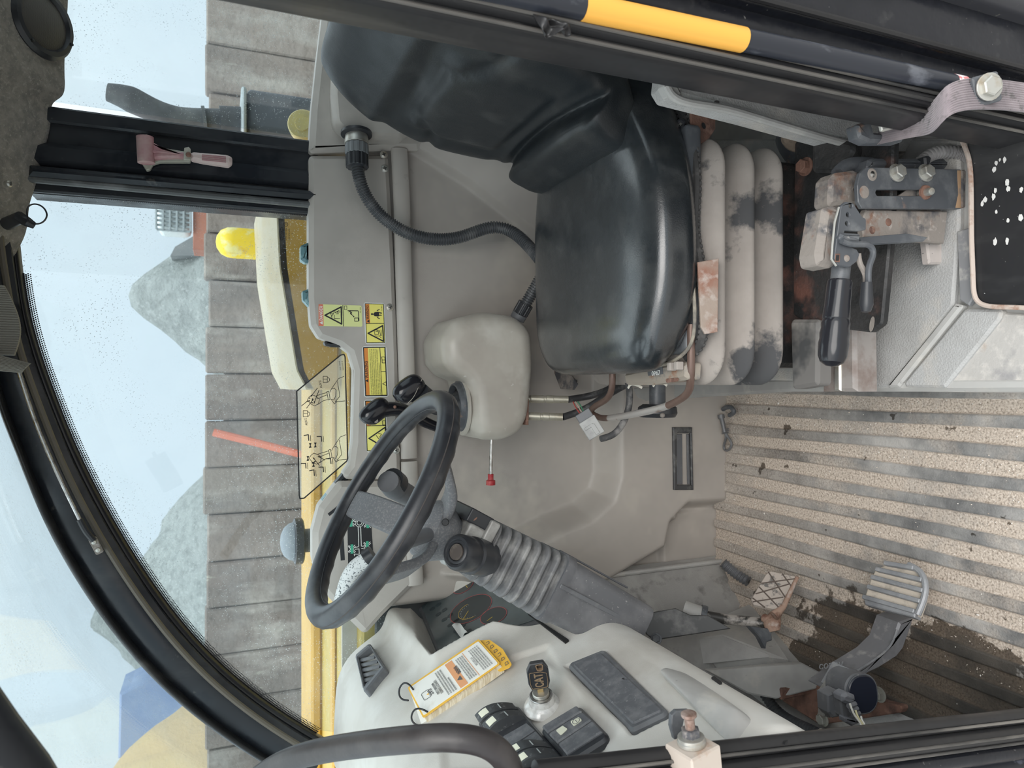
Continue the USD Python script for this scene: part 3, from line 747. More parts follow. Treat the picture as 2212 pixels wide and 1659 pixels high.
# loudspeaker in the headliner, stud, hook with ring, ribbed sun-blind
sn = unit((0, -.58, -.78)); so = at(90, 40, y=.80)
sp_c = atp(92, 48, low3[30] + [0, -.10, .09], sn)
m = frame(sp_c, (1, 0, 0), sn)
spk = thing('loudspeaker', 'round black mesh loudspeaker set in the felt headliner', 'loudspeaker', sp_c)
part('ring', tf(lathe([(.048, .004), (.052, .010), (.060, .009), (.0655, .002), (.066, -.01), (.048, -.01)], 40), m), black_plastic, spk)
part('grille', tf(lathe([(0, .012), (.020, .0115), (.038, .008), (.050, .003), (.05, -.006), (0, -.006)], 40), m), mt('speaker_mesh', (.075, .07, .062), .5, .3, bump=[(420, .9, 'dots')]), spk)
for a in (.5, 2.6, 4.4):
    mm = m.copy(); mm[:3, 3] = m[:3, 3] + m[:3, 0] * .057 * math.cos(a) + m[:3, 1] * .057 * math.sin(a); part('screw', tf(lathe([(0, .0125), (.003, .012), (.0035, .008), (0, .008)], 10), mm), black_mark, spk)
c = atp(20, 397, low3[45] + [0, -.04, .03], sn); m = frame(c, (1, 0, 0), sn)
st = thing('lining_stud', 'small metal stud in the felt headliner', 'stud', c)
part('head', tf(lathe([(0, .004), (.004, .0035), (.006, .001), (.006, -.006), (0, -.006)], 16), m), zinc, st)
part('slot', tf(ext([(-.003, -.0006), (.003, -.0006), (.003, .0006), (-.003, .0006)], .0005, 0, .0038), m), black_mark, st)
hk = thing('cord_hook', 'black plastic hook with a thin wire loop under the headliner', 'hook', at(60, 480, y=.86))
a, b = at(34, 478, y=.87), at(75, 488, y=.87)
part('hook', cat(tube([a + [0, .03, .02], at(44, 470, y=.868), at(60, 480, y=.866), b], [.012, .011, .009, .006], 12)), black_plastic, hk)
part('loop', tube(spline(pts([(62, 478), (58, 456), (64, 444), (78, 441), (93, 448), (101, 462), (98, 474), (88, 482), (76, 484)], y=.855), 40), .0014, 8), black_plastic, hk)
rib_cloth = mt('ribbed_blind', (.20, .19, .165), .7, bump=[(600, .2, 'noise')])
bl = thing('sun_blind', 'ribbed grey-brown roller sun-blind hanging at the roof edge', 'blind', at(20, 700, y=.82))
def blind(u, v):
    a = np.array([at(-60, 620, y=.83), at(8, 616, y=.84), at(30, 660, y=.85), at(43, 715, y=.85), at(30, 768, y=.84), at(-60, 764, y=.83)])
    E = spline(a[1:5], 100); k = (u * 99); i0 = np.clip(np.floor(k).astype(int), 0, 98); w = (k - i0)[..., None]
    P = E[i0] * (1 - w) + E[i0 + 1] * w
    return P + np.stack([0 * u, -.03 * v + .0, .12 * v], -1) + np.stack([0 * u, -.0016 * np.abs(np.sin(u * math.pi * 30)), 0 * u], -1)
part('ribbed_cloth', grid(blind, 361, 6, (0, .01, 0)), rib_cloth, bl, 60)
def tab(u, v):
    A, Bq, C_, D = at(-40, 795, y=.80), at(-40, 758, y=.80), at(66, 785, y=.83), at(46, 806, y=.83)
    A, Bq = at(-40, 798, y=.80), at(-40, 756, y=.80)
    t = (u)[..., None]; s = v[..., None]
    L = Bq * (1 - t) + C_ * t; R = A * (1 - t) + D * t
    P = L * (1 - s) + R * s
    P[..., 1] -= .006 * np.sin(v * math.pi) + .0013 * np.abs(np.sin(v * math.pi * 11)); return P
part('pull_tab', grid(tab, 12, 133, (0, .006, 0)), rib_cloth, bl, 60)

# emergency hammer in its bracket on the pillar
pink = mt('faded_red_plastic', (.40, .20, .215), .45, layers=[((.52, .37, .35), 14, .48, .66, 4.), ((.30, .12, .14), 9, .55, .72)])
pink2 = mt('faded_handle', (.60, .48, .45), .5, layers=[((.50, .34, .33), 20, .5, .7)])
khaki = mt('bracket_khaki', (.40, .385, .32), .5, layers=[((.5, .49, .43), 40, .5, .7)])
yh_ = .905
hm = thing('escape_hammer', 'faded pink emergency hammer held in a khaki bracket on the black pillar', 'hammer', at(400, 335, y=yh_))
part('bracket', slab(pts([(309, 291), (318, 289), (326, 305), (345, 318), (395, 326), (412, 330), (412, 350), (345, 350), (330, 355), (324, 366), (316, 368), (305, 350)], y=.922), (0, -1, 0), .012, .002, .003), khaki, hm)
part('head', tube([at(313, 296, y=.89), at(316, 352, y=.89)], [.0155, .0155], 16), pink, hm)
part('neck', slab(pts([(322, 299), (330, 306), (350, 318), (378, 326), (405, 329), (405, 340), (378, 340), (350, 341), (332, 343), (324, 350)], y=.885), (0, -1, 0), .014, .004, .004), pink, hm)
part('neck_rib', slab(pts([(324, 322), (345, 326), (402, 334), (345, 329), (324, 330)], y=.882), (0, -1, 0), .004, .001), pink, hm)
part('handle', slab(pts([(408, 330), (418, 327), (490, 333), (502, 338), (502, 352), (494, 358), (440, 350), (412, 344)], y=.884), (0, -1, 0), .018, .006, .006), pink2, hm)
for k in range(4):
    part('handle_rib', tube([at(436, 334.5 + k * 3.6, y=.884), at(488, 339 + k * 3.8, y=.884)], .0011, 6), pink, hm)
part('clip', slab(pts([(398, 319), (408, 317), (412, 322), (412, 345), (396, 344)], y=.880), (0, -1, 0), .006, .001, .002), khaki, hm)
part('rivet', ball(at(407, 334, y=.878), .005), rust, hm)

# ---------------------------------------------------------------- near door frame: rear post and front post
pr = thing('door_post', 'black painted door post with rubber seals beside the open door', None, (.4, .03, .9), kind='structure')
ZT, ZB = 1.86, -.05
def bar(x0, x1, y0, y1, r=.006, z0=ZB, z1=ZT):
    return box((x0, y0, z0), (x1, y1, z1), r, 1)
part('jamb', bar(.373, .43, .035, .085, .008), black_paint, pr)
part('seal_lip', bar(.350, .372, -.002, .060, .010), rubber, pr)
part('seal_lip', bar(.3585, .374, -.016, .020, .006), rubber, pr)
dusty_glint = mt('dusty_glint', (.09, .083, .075), .5, layers=[((.26, .24, .21), 9, .5, .7, 5., (1, 1, .2)), ((.02, .02, .02), 7, .52, .64, 5., (1, 1, .3))])  # dusty tone, kept pale to stand in for highlights on the seals
for bx_, by_ in ((.3535, -.0035), (.3625, -.0165), (.372, -.0175)):
    part('seal_dust_glint', tube([(bx_, by_, ZB), (bx_, by_, ZT)], .0022, 8), dusty_glint, pr)  # thin pale lines put in as highlights along the door seals
part('seal_channel', bar(.373, .395, -.004, .040, .004), black_paint, pr)
part('outer_post', bar(.408, .475, .006, .090, .010), black_paint, pr)
part('outer_fold', bar(.432, .60, -.008, .07, .012), black_paint, pr)
part('outer_skin', bar(.50, .95, -.035, .06, .014), mt('dusty_black', (.028, .028, .032), .42, layers=[((.12, .115, .10), 5, .55, .75, 6.), ((.16, .15, .13), 120, .68, .8, 2.)]), pr)
part('fold_seam', tube([(.437, -.012, -.05), (.437, -.012, 1.8)], .0045, 8), rubber, pr)
# torn bit of seal
tb = thing('torn_seal', 'torn black rubber flap on the door post seal', 'rubber flap', at(1190, 45, y=-.02))
def torn(u, v):
    a, b = at(1152, 30, y=-.018), at(1222, 52, y=-.018)
    c, d = at(1180, 74, y=-.030), at(1240, 70, y=-.026)
    t, s = u[..., None], v[..., None]
    P = (a * (1 - t) + b * t) * (1 - s) + (c * (1 - t) + d * t) * s
    P[..., 1] -= .008 * np.sin(u * 9) * np.sin(v * 5) + .006 * (meshkit.noise(P * 150, 3) - .5); return P
part('flap', grid(torn, 24, 14, (0, .002, 0)), rubber, tb, 50)
# gas strut beside the post
gs_ = thing('gas_strut', 'slim black gas strut with a yellow sleeve beside the door post', 'gas strut', at(1850, 140, y=-.022))
sa, sb = at(1000, -38, y=-.022), at(2098, 188, y=-.022)
def along(px):
    a, b = np.array([1000., -38.]), np.array([2098., 188.]); t = (px - 1000) / 1098.
    q = a + (b - a) * t; return at(q[0], q[1], y=-.022)
strut_black = mt('strut_black', (.018, .020, .026), .30, layers=[((.10, .105, .12), 9, .50, .56, 6., (1, 1, .5))])
strut_yellow = mt('strut_yellow', (.80, .40, .07), .45, layers=[((.35, .13, .04), 40, .72, .78, 5.)])
part('cylinder', tube([along(880), along(1258)], .0125, 20), strut_black, gs_)
part('sleeve', tube([along(1258), along(1604)], .0133, 20), strut_yellow, gs_)
part('cylinder', tube([along(1604), along(1880), along(2060)], [.0125, .0122, .0108], 20), strut_black, gs_)
part('band', tube([along(2056), along(2078)], .0112, 20), mt('band_pink', (.70, .25, .25), .4, layers=[((.85, .75, .75), 90, .45, .5, 1.)]), gs_)
part('rod_end', tube([along(2078), along(2102)], .0104, 20), strut_black, gs_)
part('tip', tube([along(2100), along(2124)], [.0092, .0082], 20), strut_yellow, gs_)
# ---------------------------------------------------------------- dashboard
_DZ = np.array([.50, .545, .58, .62, .66, .685, .70, .77, .85, .92, 1.0, 1.035, 1.058, 1.066])
_DX = np.array([-.86, -.62, -.505, -.463, -.447, -.442, -.455, -.487, -.532, -.572, -.616, -.640, -.680, -.86]) + .035
_s = np.r_[0, np.cumsum(np.hypot(np.diff(_DZ), np.diff(_DX)))]
DS = np.linspace(0, _s[-1], 200)
_cx, _cz = CubicSpline(_s, _DX), CubicSpline(_s, _DZ)
PX, PZ = np.interp(DS, _s, _DX), np.interp(DS, _s, _DZ)
for _ in range(60):                                       # soften the corners of the profile
    PX[1:-1] = PX[1:-1] * .5 + (PX[:-2] + PX[2:]) * .25; PZ[1:-1] = PZ[1:-1] * .5 + (PZ[:-2] + PZ[2:]) * .25


def dash(px, py, off=0.0):
    """Where the camera's ray meets the dashboard's face; returns (point, up-slope tangent, normal)."""
    r = ray(px, py); best = None
    y = np.linspace(-.05, 1.3, 1400); k = (y - CAM[1]) / r[1]
    X, Z = CAM[0] + r[0] * k, CAM[2] + r[2] * k
    s = np.interp(Z, PZ, DS); g = X - np.interp(s, DS, PX)
    i = np.where((g[:-1] > 0) & (g[1:] <= 0))[0]
    i = i[0] if len(i) else int(np.argmin(np.abs(g)))
    i = min(i, len(g) - 2)
    t = g[i] / (g[i] - g[i + 1]) if g[i] != g[i + 1] else 0
    k = k[i] + (k[i + 1] - k[i]) * np.clip(t, 0, 1); P = CAM + r * k
    s = np.interp(P[2], PZ, DS); e = .004
    T = unit([np.interp(s + e, DS, PX) - np.interp(s - e, DS, PX), 0, np.interp(s + e, DS, PZ) - np.interp(s - e, DS, PZ)])
    N = np.array([T[2], 0, -T[0]])
    return P + N * off, T, N


DC = {}
def dplate(px, h, bevel=.001, r=0., lift=0.):
    """A plate lying on the dash, its outline given by pixels."""
    c = np.mean(px, 0); P, T, N = dash(*c)
    q = [atp(a, b, P, N) for a, b in px]
    return slab([p + N * (h + lift) for p in q], N, h, bevel, r)


def dflat(px):
    c = np.mean(px, 0); P, T, N = dash(*c)
    m = np.eye(4); m[:3, 0], m[:3, 1], m[:3, 2], m[:3, 3] = (0, 1, 0), -T if False else T, np.cross((0, 1, 0), T), P
    if m[:3, 2] @ N < 0:
        m[:3, 0] *= -1; m[:3, 2] *= -1
    return m


dsh = thing('dashboard', 'pale grey moulded dashboard with recessed display cowl and switch fields', 'dashboard', (-.55, .5, .7))
# moulding: face profile swept across the cab, with the display recess, the cowl hump and shallow steps
REC = [(900, 1302), (1010, 1240), (1120, 1175), (1200, 1330), (1080, 1355), (960, 1422), (935, 1395)]
rec3 = [dash(*p)[0] for p in REC]
_ys = lambda P: (P[1], np.interp(P[2], PZ, DS))
RECP = Polygon([_ys(p) for p in rec3]).buffer(0).buffer(.010)
REC_O, _t, REC_N = dash(1000, 1320, -.030)
TRAYP = Polygon([_ys(dash(*p)[0]) for p in [(1222, 1438), (1306, 1404), (1452, 1546), (1368, 1588)]]).buffer(0)
HUMP = LineString([_ys(dash(*p)[0]) for p in [(835, 1290), (850, 1330), (885, 1375), (925, 1412), (960, 1432), (1020, 1400), (1105, 1345)]])
HUMP2 = LineString([_ys(dash(*p)[0]) for p in [(835, 1290), (900, 1262), (960, 1225), (1010, 1195)]])
RIDGE = LineString([_ys(dash(*p)[0]) for p in [(1170, 1432), (1215, 1460), (1300, 1540), (1345, 1575)]])
STEP = Polygon([_ys(dash(*p)[0]) for p in [(1105, 1420), (1180, 1395), (1330, 1660), (960, 1660), (955, 1560)]]).buffer(0)


def sdf(shape, Y, S):
    q = shapely.points(Y.ravel(), S.ravel()); d = shapely.distance(shape.exterior if shape.geom_type == 'Polygon' else shape, q)
    return (np.where(shapely.contains(shape, q), d, -d) if shape.geom_type == 'Polygon' else d).reshape(Y.shape)


def face(u, v):
    Y = .012 + u * .955; S = v * DS[-1]
    s = S; X, Z = np.interp(s, DS, PX), np.interp(s, DS, PZ)
    TX, TZ = np.interp(s + .006, DS, PX) - np.interp(s - .006, DS, PX), np.interp(s + .006, DS, PZ) - np.interp(s - .006, DS, PZ)
    L = np.hypot(TX, TZ); TX, TZ = TX / L, TZ / L
    N = np.stack([TZ, 0 * TZ, -TX], -1)
    h = .030 * np.exp(-(sdf(HUMP, Y, S) / .028) ** 2) + .022 * np.exp(-(sdf(HUMP2, Y, S) / .03) ** 2)
    kk = sstep(sdf(RECP, Y, S), -.008, .003); B0 = np.stack([X, Y, Z], -1)
    hp = -((B0 - REC_O) @ REC_N) / np.maximum(N @ REC_N, .3) - .007
    h = h * (1 - kk) + hp * kk
    h += .006 * np.exp(-(sdf(RIDGE, Y, S) / .010) ** 2) - .010 * sstep(sdf(TRAYP, Y, S), -.002, .004)
    h -= .006 * sstep(sdf(STEP, Y, S), -.008, .006)
    h += .0016 * (meshkit.fbm(np.stack([Y * 9, S * 9, 0 * Y], -1), 3, 7) - .5)
    edge = np.minimum(Y - .012, .967 - Y); h -= .02 * (1 - np.sqrt(1 - (1 - np.clip(edge / .02, 0, 1)) ** 2))
    return np.stack([X, Y, Z], -1) + N * h[..., None]


part('housing', grid(face, 300, 320, (-.02, 0, -.01)), dash_plastic, dsh, 60)
part('end_cap', slab([(PX[i], .03, PZ[i]) for i in range(0, 200, 6)] + [(-.92, .03, 1.05), (-.92, .03, .52)], (0, -1, 0), .02), dash_plastic, dsh)
# display in the recess
o, T, N = dash(1000, 1320, -.030)
bez = [(897, 1300), (1035, 1215), (1165, 1180), (1190, 1335), (1120, 1360), (955, 1440)]
scrn = mt('display_glass', (.055, .075, .08), .12, coat=.5, layers=[((.09, .115, .12), 9, .45, .7)])
part('display_bezel', slab([atp(*p, o, N) for p in bez], N, .010, .003), grey_plastic, dsh)
o2 = o + N * .0012
gl = [(908, 1304), (1035, 1226), (1160, 1192), (1180, 1330), (1115, 1352), (958, 1428)]
dpl = part('display', slab([atp(*p, o2, N) for p in gl], N, .001), scrn, dsh)
md = dflat([(1000, 1320)]); md[:3, 3] = o2 + N * .0003
ring_red = mt('ring_red', (.42, .10, .10), .5); ring_yel = mt('ring_yellow', (.55, .38, .08), .5); dial = mt('dial_dark', (.035, .042, .044), .3); dot_d = mt('dot_dark', (.035, .05, .055), .3); tick = mt('tick_pale', (.40, .43, .42), .5)
m2 = md[:3, :3]
def D2(px, py):
    q = (atp(px, py, md[:3, 3], N) - md[:3, 3]) @ m2; return q[:2]
def dmark(mesh, ma, nm):
    part(nm, tf(mesh, md), ma, dsh, False)
def ell(c, ea, eb, n=40, a0=0, a1=2 * math.pi):
    """Dial outlines: a circle on the display face fitted through pixel extents."""
    c, ea, eb = D2(*c), D2(*ea), D2(*eb); u, v = ea - c, eb - c
    t = np.linspace(a0, a1, n, endpoint=abs(a1 - a0) < 6.2); return c + np.cos(t)[:, None] * u + np.sin(t)[:, None] * v
for cc, ea, eb in (((1017, 1315), (1057, 1288), (1037, 1332)), ((1000, 1262), (1022, 1247), (1008, 1276)), ((1066, 1330), (1092, 1316), (1078, 1343))):
    e = ell(cc, ea, eb)
    dmark(ext(e, .0003), dial, 'dial_face'); dmark(line2(e, .0016, .0004, .0002, True), ring_red, 'dial_ring')
e = ell((1018, 1318), (1043, 1301), (1031, 1328), 40, 1.8, 4.9); dmark(line2(e, .0013, .0004, .0003), ring_yel, 'dial_arc')
for a, b in (((1000, 1340), (1012, 1320)), ((1002, 1258), (1010, 1270)), ((1052, 1342), (1064, 1333))):
    dmark(line2([D2(*a), D2(*b)], .0018, .0006, .0004), ring_yel, 'needle')
e = ell((1020, 1318), (1046, 1300), (1034, 1328), 15, 1.8, 4.9)
for k in range(0, 15):
    q = e[k]; cq = D2(1020, 1318); dmark(line2([cq + (q - cq) * .8, cq + (q - cq) * .9], .0007, .0004, .0003), tick, 'dial_tick')
for r_ in range(2):
    for k in range(8):
        x, y = 934 + k * 13.0 + r_ * 13, 1315 + k * 11.5 - r_ * 9; q = D2(x, y)
        dmark(ext(circle(.0075, 12, q) * [1, 1], .0003), dot_d, 'indicator')
# paper scrap tucked under the edge of the recess
pap = thing('paper_strip', 'crumpled white paper strip tucked over the display edge', 'paper', o2)
def strip_f(u, v):
    a, b, c, d = (atp(976, 1352, o2 + N * .006, N), atp(992, 1344, o2 + N * .006, N), atp(1012, 1370, o2 + N * .02, N), atp(998, 1380, o2 + N * .02, N))
    t, s = u[..., None], v[..., None]; P = (a * (1 - s) + b * s) * (1 - t) + (d * (1 - s) + c * s) * t
    return P + N * (.004 * np.sin(u * 8) + .003 * np.sin(v * 4 + u * 5))[..., None]
part('strip', grid(strip_f, 20, 8, tuple(-N * .0006)), white_mark, pap, 50)

# lower gap beside the column, its shade put in as a black strip
part('column_gap_shade', dplate([(1142, 1330), (1150, 1334), (1230, 1386), (1222, 1392)], .004, 0, lift=.001), mt('gap_shade', (.004, .004, .004), .9), dsh)

# air vent at the top corner of the dash
vo, vT, vN = dash(800, 1445, .012)
vent = thing('dash_vent', 'grey louvred air vent at the top corner of the dash', 'air vent', vo)
vout, vin = [(768, 1418), (800, 1391), (833, 1443), (788, 1499)], [(775, 1421), (800, 1399), (824, 1443), (789, 1487)]
def VP(p, lift=0.): return atp(p[0], p[1], vo + vN * lift, vN)
mfr = frame(VP(vout[0]), VP(vout[1]) - VP(vout[0]), vN); loc = lambda P: ((np.array(P) - mfr[:3, 3]) @ mfr[:3, :3])[:, :2]
part('frame', tf(ext(Polygon(rounded(loc([VP(p) for p in vout]), .006)).difference(Polygon(rounded(loc([VP(p) for p in vin]), .004))), .026, .003, -.022), mfr), grey_plastic, vent)
part('duct', tf(ext(loc([VP(p) for p in vin]), .002, 0, -.020), mfr), mt('duct_black', (.006, .006, .006), .8), vent)
for k in range(6):
    t = (k + .55) / 6.1
    a = np.array(vin[0]) * (1 - t) + np.array(vin[3]) * t
    ab = np.array(LineString([a, a + [70, -17]]).intersection(Polygon(vin)).coords)
    if len(ab) < 2:
        continue
    a, b = ab[0], ab[-1]
    part('louvre', tube([VP(a, -.006), VP((a * .7 + b * .3), -.003), VP((a + b) / 2, -.001), VP(b, -.004)], .0058, 8, flat=.35, up=vN), grey_plastic, vent)
part('dial', tf(lathe([(0, .004), (.006, .003), (.008, -.004), (0, -.004)], 16), frame(VP((797, 1478), .0), (1, 0, 0), vN)), black_plastic, vent)

# tray insert
tr_px = [(1225, 1440), (1307, 1407), (1450, 1546), (1367, 1586)]
tray = thing('blank_cover', 'long dusty grey blank panel set in the dash ridge', 'cover', dash(1337, 1495)[0])
tray_mat = mt('tray_grey', (.10, .102, .11), .55, layers=[((.17, .17, .175), 60, .45, .7, 5.), ((.25, .25, .25), 170, .66, .78, 2.), ((.012, .012, .013), 75, .70, .73, 2., (1, .45, 1))], bump=[(500, .1, 'noise')])
part('rim', dplate(tr_px, .010, .004, .008, -.004), grey_plastic, tray)
part('insert', dplate([(1240, 1443), (1302, 1418), (1436, 1544), (1372, 1574)], .003, .002, .004, .0055), tray_mat, tray)
# two switch fields
sw2 = thing('switch_panel', 'dusty square switch panel with two pale legend squares', 'switch panel', dash(1243, 1592)[0])
part('frame', dplate([(1168, 1582), (1254, 1530), (1320, 1596), (1316, 1606), (1238, 1656), (1228, 1652)], .012, .004, .010, -.004), black_plastic, sw2)
for k, q in enumerate(([(1177, 1582), (1252, 1537), (1264, 1549), (1190, 1596)], [(1192, 1598), (1266, 1551), (1286, 1568), (1211, 1618)], [(1213, 1620), (1288, 1570), (1309, 1594), (1232, 1643)])):
    f_ = part('blank_key', dplate(q, .005, .002, .002, .007), tray_mat, sw2)
ivory = mt('legend_ivory', (.70, .69, .55), .5)
for q in ([(1209, 1593), (1224, 1583), (1235, 1590), (1220, 1604)], [(1240, 1574), (1258, 1564), (1266, 1571), (1248, 1584)]):
    part('legend', dplate(q, .0008, 0, .002, .0122), ivory, sw2)
c1, T1, N1 = dash(1253, 1573, .0131); mm = frame(c1, (0, 1, 0), N1)
part('legend_mark', tf(cat(line2(circle(.0055, 16), .0008, .0003, 0, True), line2([(-.003, 0), (.003, 0)], .0008, .0003)), mm), grey_plastic, sw2, False)
sw1 = thing('rocker_switch_panel', 'row of black rocker switches and blanks below the ignition key', 'switch panel', dash(1130, 1600)[0])
part('frame', dplate([(1030, 1562), (1108, 1526), (1122, 1530), (1230, 1655), (1218, 1690), (1140, 1690)], .009, .003, .008, -.004), black_plastic, sw1)
rk = mt('rocker_black', (.028, .029, .031), .42, layers=[((.11, .11, .11), 130, .62, .7, 2.), ((.06, .06, .06), 30, .5, .7)])
def rocker(q, leg):
    """A curved rocker: q = near-end pair, far-end pair of pixels along its length."""
    A = [dash(*p) for p in q]; a, b, c, d = [x[0] for x in A]; Nn = A[0][2]
    def f(u, v):
        t, s = u[..., None], v[..., None]
        P = (a * (1 - t) + b * t) * (1 - s) + (d * (1 - t) + c * t) * s
        return P + Nn * (.006 + .013 * np.sin(np.clip(u * .9 + .05, 0, 1) * math.pi) ** .8 + .005 * (1 - u))[..., None]
    r_ = part('rocker', grid(f, 24, 8, tuple(-Nn * .022)), rk, sw1, 30)
    if leg:
        def g(u, v):
            return f(.10 + .24 * u, .18 + .64 * v) + Nn * .0007
        part('legend', grid(g, 8, 4, tuple(-Nn * .0006)), ivory, r_)
    part('bar', grid(lambda u, v: f(.64 + .03 * u, .2 + .6 * v) + Nn * .0006, 4, 4, tuple(-Nn * .0005)), tick, r_)
rocker([(1034, 1560), (1112, 1528), (1124, 1542), (1046, 1576)], True)
rocker([(1050, 1580), (1126, 1544), (1138, 1557), (1064, 1596)], True)
part('blank_key', dplate([(1090, 1600), (1142, 1570), (1160, 1586), (1108, 1620)], .004, .001, .001, .004), tray_mat, sw1)
part('blank_key', dplate([(1112, 1622), (1162, 1588), (1178, 1606), (1128, 1642)], .004, .001, .001, .004), tray_mat, sw1)
rocker([(1100, 1637), (1184, 1612), (1198, 1626), (1112, 1654)], True)
rocker([(1116, 1657), (1200, 1628), (1214, 1644), (1130, 1674)], True)

# ignition lock and key
kc, kT, kN = dash(1172, 1522)
ax = unit(atp(1178, 1487, kc + np.array([0, -.012, 0]), (0, -1, 0)) - kc)
ax = unit(ax * .8 + kN * .6)
ign = thing('ignition_lock', 'chromed ignition barrel in a torn clear collar on the dash', 'ignition lock', kc)
m = frame(kc, (0, 1, 0), ax)
part('collar', tf(lathe([(.030, -.004), (.026, .004), (.021, .008), (.019, .017), (.018, .017), (.018, -.004)], 32), m), mt('clear_collar', (.42, .41, .39), .2, coat=1., layers=[((.62, .61, .58), 50, .45, .6)]), ign)
part('barrel', tf(lathe([(.0185, -.01), (.0185, .016), (.0175, .019), (.0145, .019), (.0140, .0165), (0, .0165)], 32), m), steel, ign)
part('plug', tf(lathe([(0, .024), (.012, .024), (.013, .0225), (.013, .016), (0, .016)], 28), m), zinc, ign)
key = thing('ignition_key', 'black plastic machine key standing in the ignition lock', 'key', kc + ax * .02)
vw = unit(CAM - kc); kx = unit(np.cross(ax, vw)); kz = unit(np.cross(kx, ax))
mk = np.eye(4); mk[:3, 0], mk[:3, 1], mk[:3, 2], mk[:3, 3] = kx, ax, kz, kc + ax * .024
part('blade', tf(ext([(-.0045, -.004), (.0045, -.004), (.0045, .010), (-.0045, .010)], .0022, 0, -.0011), mk), mt('brass_key', (.45, .33, .16), .4, .8), key)
head = Polygon(rounded([(-.0125, .008), (.0125, .008), (.0165, .020), (.0165, .042), (.0095, .055), (-.0105, .055), (-.0165, .042), (-.0165, .020)], .0025)).difference(Polygon(rounded([(.000, .0425), (.008, .0425), (.0085, .0525), (-.002, .0525)], .002)))
part('head', tf(ext(head, .0045, .0012, 0), mk), black_plastic, key)
part('head', tf(ext(head, .0045, .0012, 0), mk @ np.diag([-1., 1, -1, 1])), black_plastic, key)
part('logo_frame', tf(line2(rounded([(-.0115, .011), (.0115, .011), (.013, .020), (.013, .036), (.004, .040), (-.013, .040), (-.0135, .020)], .002), .0008, .0009, .0042, True), mk), mt('key_brass_line', (.36, .25, .15), .4, .5), key)
mt_ = mk.copy(); mt_[:3, 0], mt_[:3, 1] = mk[:3, 1], -mk[:3, 0]; mt_[:3, 3] = mk[:3, 3] + mk[:3, 1] * .0255 + mk[:3, 2] * .0042
part('lettering', tf(text('CAT', .0125, .0011, True, w=.024), mt_), mt('key_letter', (.34, .24, .15), .4, .4), key, False)
part('ring_hole_liner', tf(line2(rounded([(.000, .0425), (.008, .0425), (.0085, .0525), (-.002, .0525)], .002), .0014, .0098, -.0049, True), mk), mt('key_liner', (.40, .27, .17), .35, .6), key)

# load chart cards on two rings
mo, mT, mN = dash(968, 1470, .030)
mN = unit(mN + np.array([-.05, -.22, .05])); 
card = thing('load_chart_cards', 'bundle of white and yellow load chart cards hung on two wire rings', 'cards', mo)
C4 = [(880, 1485), (1034, 1380), (1081, 1433), (914, 1551)]
def MP(p, lift=0.): return atp(p[0], p[1], mo + mN * lift, mN)
card_y = mt('card_yellow', (.80, .46, .06), .5); card_w = mt('card_white', (.80, .79, .74), .5, layers=[((.70, .66, .55), 30, .58, .78)]); card_o = mt('card_orange', (.72, .34, .16), .5); page = mt('page_edges', (.72, .64, .50), .7, layers=[((.55, .45, .30), 300, .4, .6, 2., (.1, .1, 1))]); ink = mt('ink', (.10, .10, .10), .6); ink_soft = mt('ink_soft', (.30, .30, .29), .6)
tabs = [(1024, 1384), (1058, 1382), (1086, 1402), (1105, 1434), (1100, 1441), (1080, 1450), (1060, 1440)]
part('tab_card', slab([MP(p, -.004) for p in tabs], mN, .002, 0, .003), card_y, card)
part('page_block', slab([MP(p, -.003) for p in [(884, 1487), (1038, 1384), (1084, 1440), (920, 1556)]], mN, .013, 0, .001), page, card)
part('cover', slab([MP(p, 0) for p in C4], mN, .0012, 0, .004), card_y, card)
inn_ = [(884, 1486), (1033, 1385), (1076, 1433), (915, 1545)]
part('front_sheet', slab([MP(p, .0006) for p in inn_], mN, .0006, 0, .003), card_w, card)
e1 = unit(MP(C4[1]) - MP(C4[0])); e2 = unit(MP(C4[3]) - MP(C4[0])); W_, H_ = np.linalg.norm(MP(inn_[1]) - MP(inn_[0])), np.linalg.norm(MP(inn_[3]) - MP(inn_[0]))
A_, B_, C_, D_ = [MP(p, .0009) for p in inn_]
def UV(u, v): return (A_ * (1 - u) + B_ * u) * (1 - v) + (D_ * (1 - u) + C_ * u) * v     # u away from the rings, v towards the camera
part('warning_band', slab([UV(.50, .03), UV(.60, .03), UV(.60, .97), UV(.50, .97)], mN, .0004), card_o, card)
def mtext(s, u, v0, v1, h, ma, nm='lettering', bold=False):
    """One line across the card: reads from the near edge to the far one, up towards the rings."""
    a, b = UV(u, v0), UV(u, v1); x = unit(a - b) * -1
    a, b = UV(u, v1), UV(u, v0); x = unit(b - a); w = np.linalg.norm(b - a)
    m = frame(a + mN * .0002, x, mN); part(nm, tf(text(s, h, .0003, bold, False, w), m), ma, card, False)
mtext('CAT', .165, .62, .42, .0075, ink, 'logo', True)
lg = [UV(.085, .40), UV(.185, .40), UV(.185, .64), UV(.085, .64)]; mm = frame(lg[0], lg[1] - lg[0], mN); q = ((np.array(lg) - mm[:3, 3]) @ mm[:3, :3])[:, :2]
part('logo_frame', tf(line2(rounded(q, .003), .0008, .0003, .0002, True), mm), ink, card, False)
yt = [UV(.165, .50), UV(.165, .56), UV(.140, .53)]
part('logo_triangle', slab([p + mN * .0006 for p in yt], mN, .0003), card_y, card)
mtext('MACHINE LOAD', .245, .72, .32, .0048, ink); mtext('CAPACITY CHARTS', .285, .76, .28, .0048, ink)
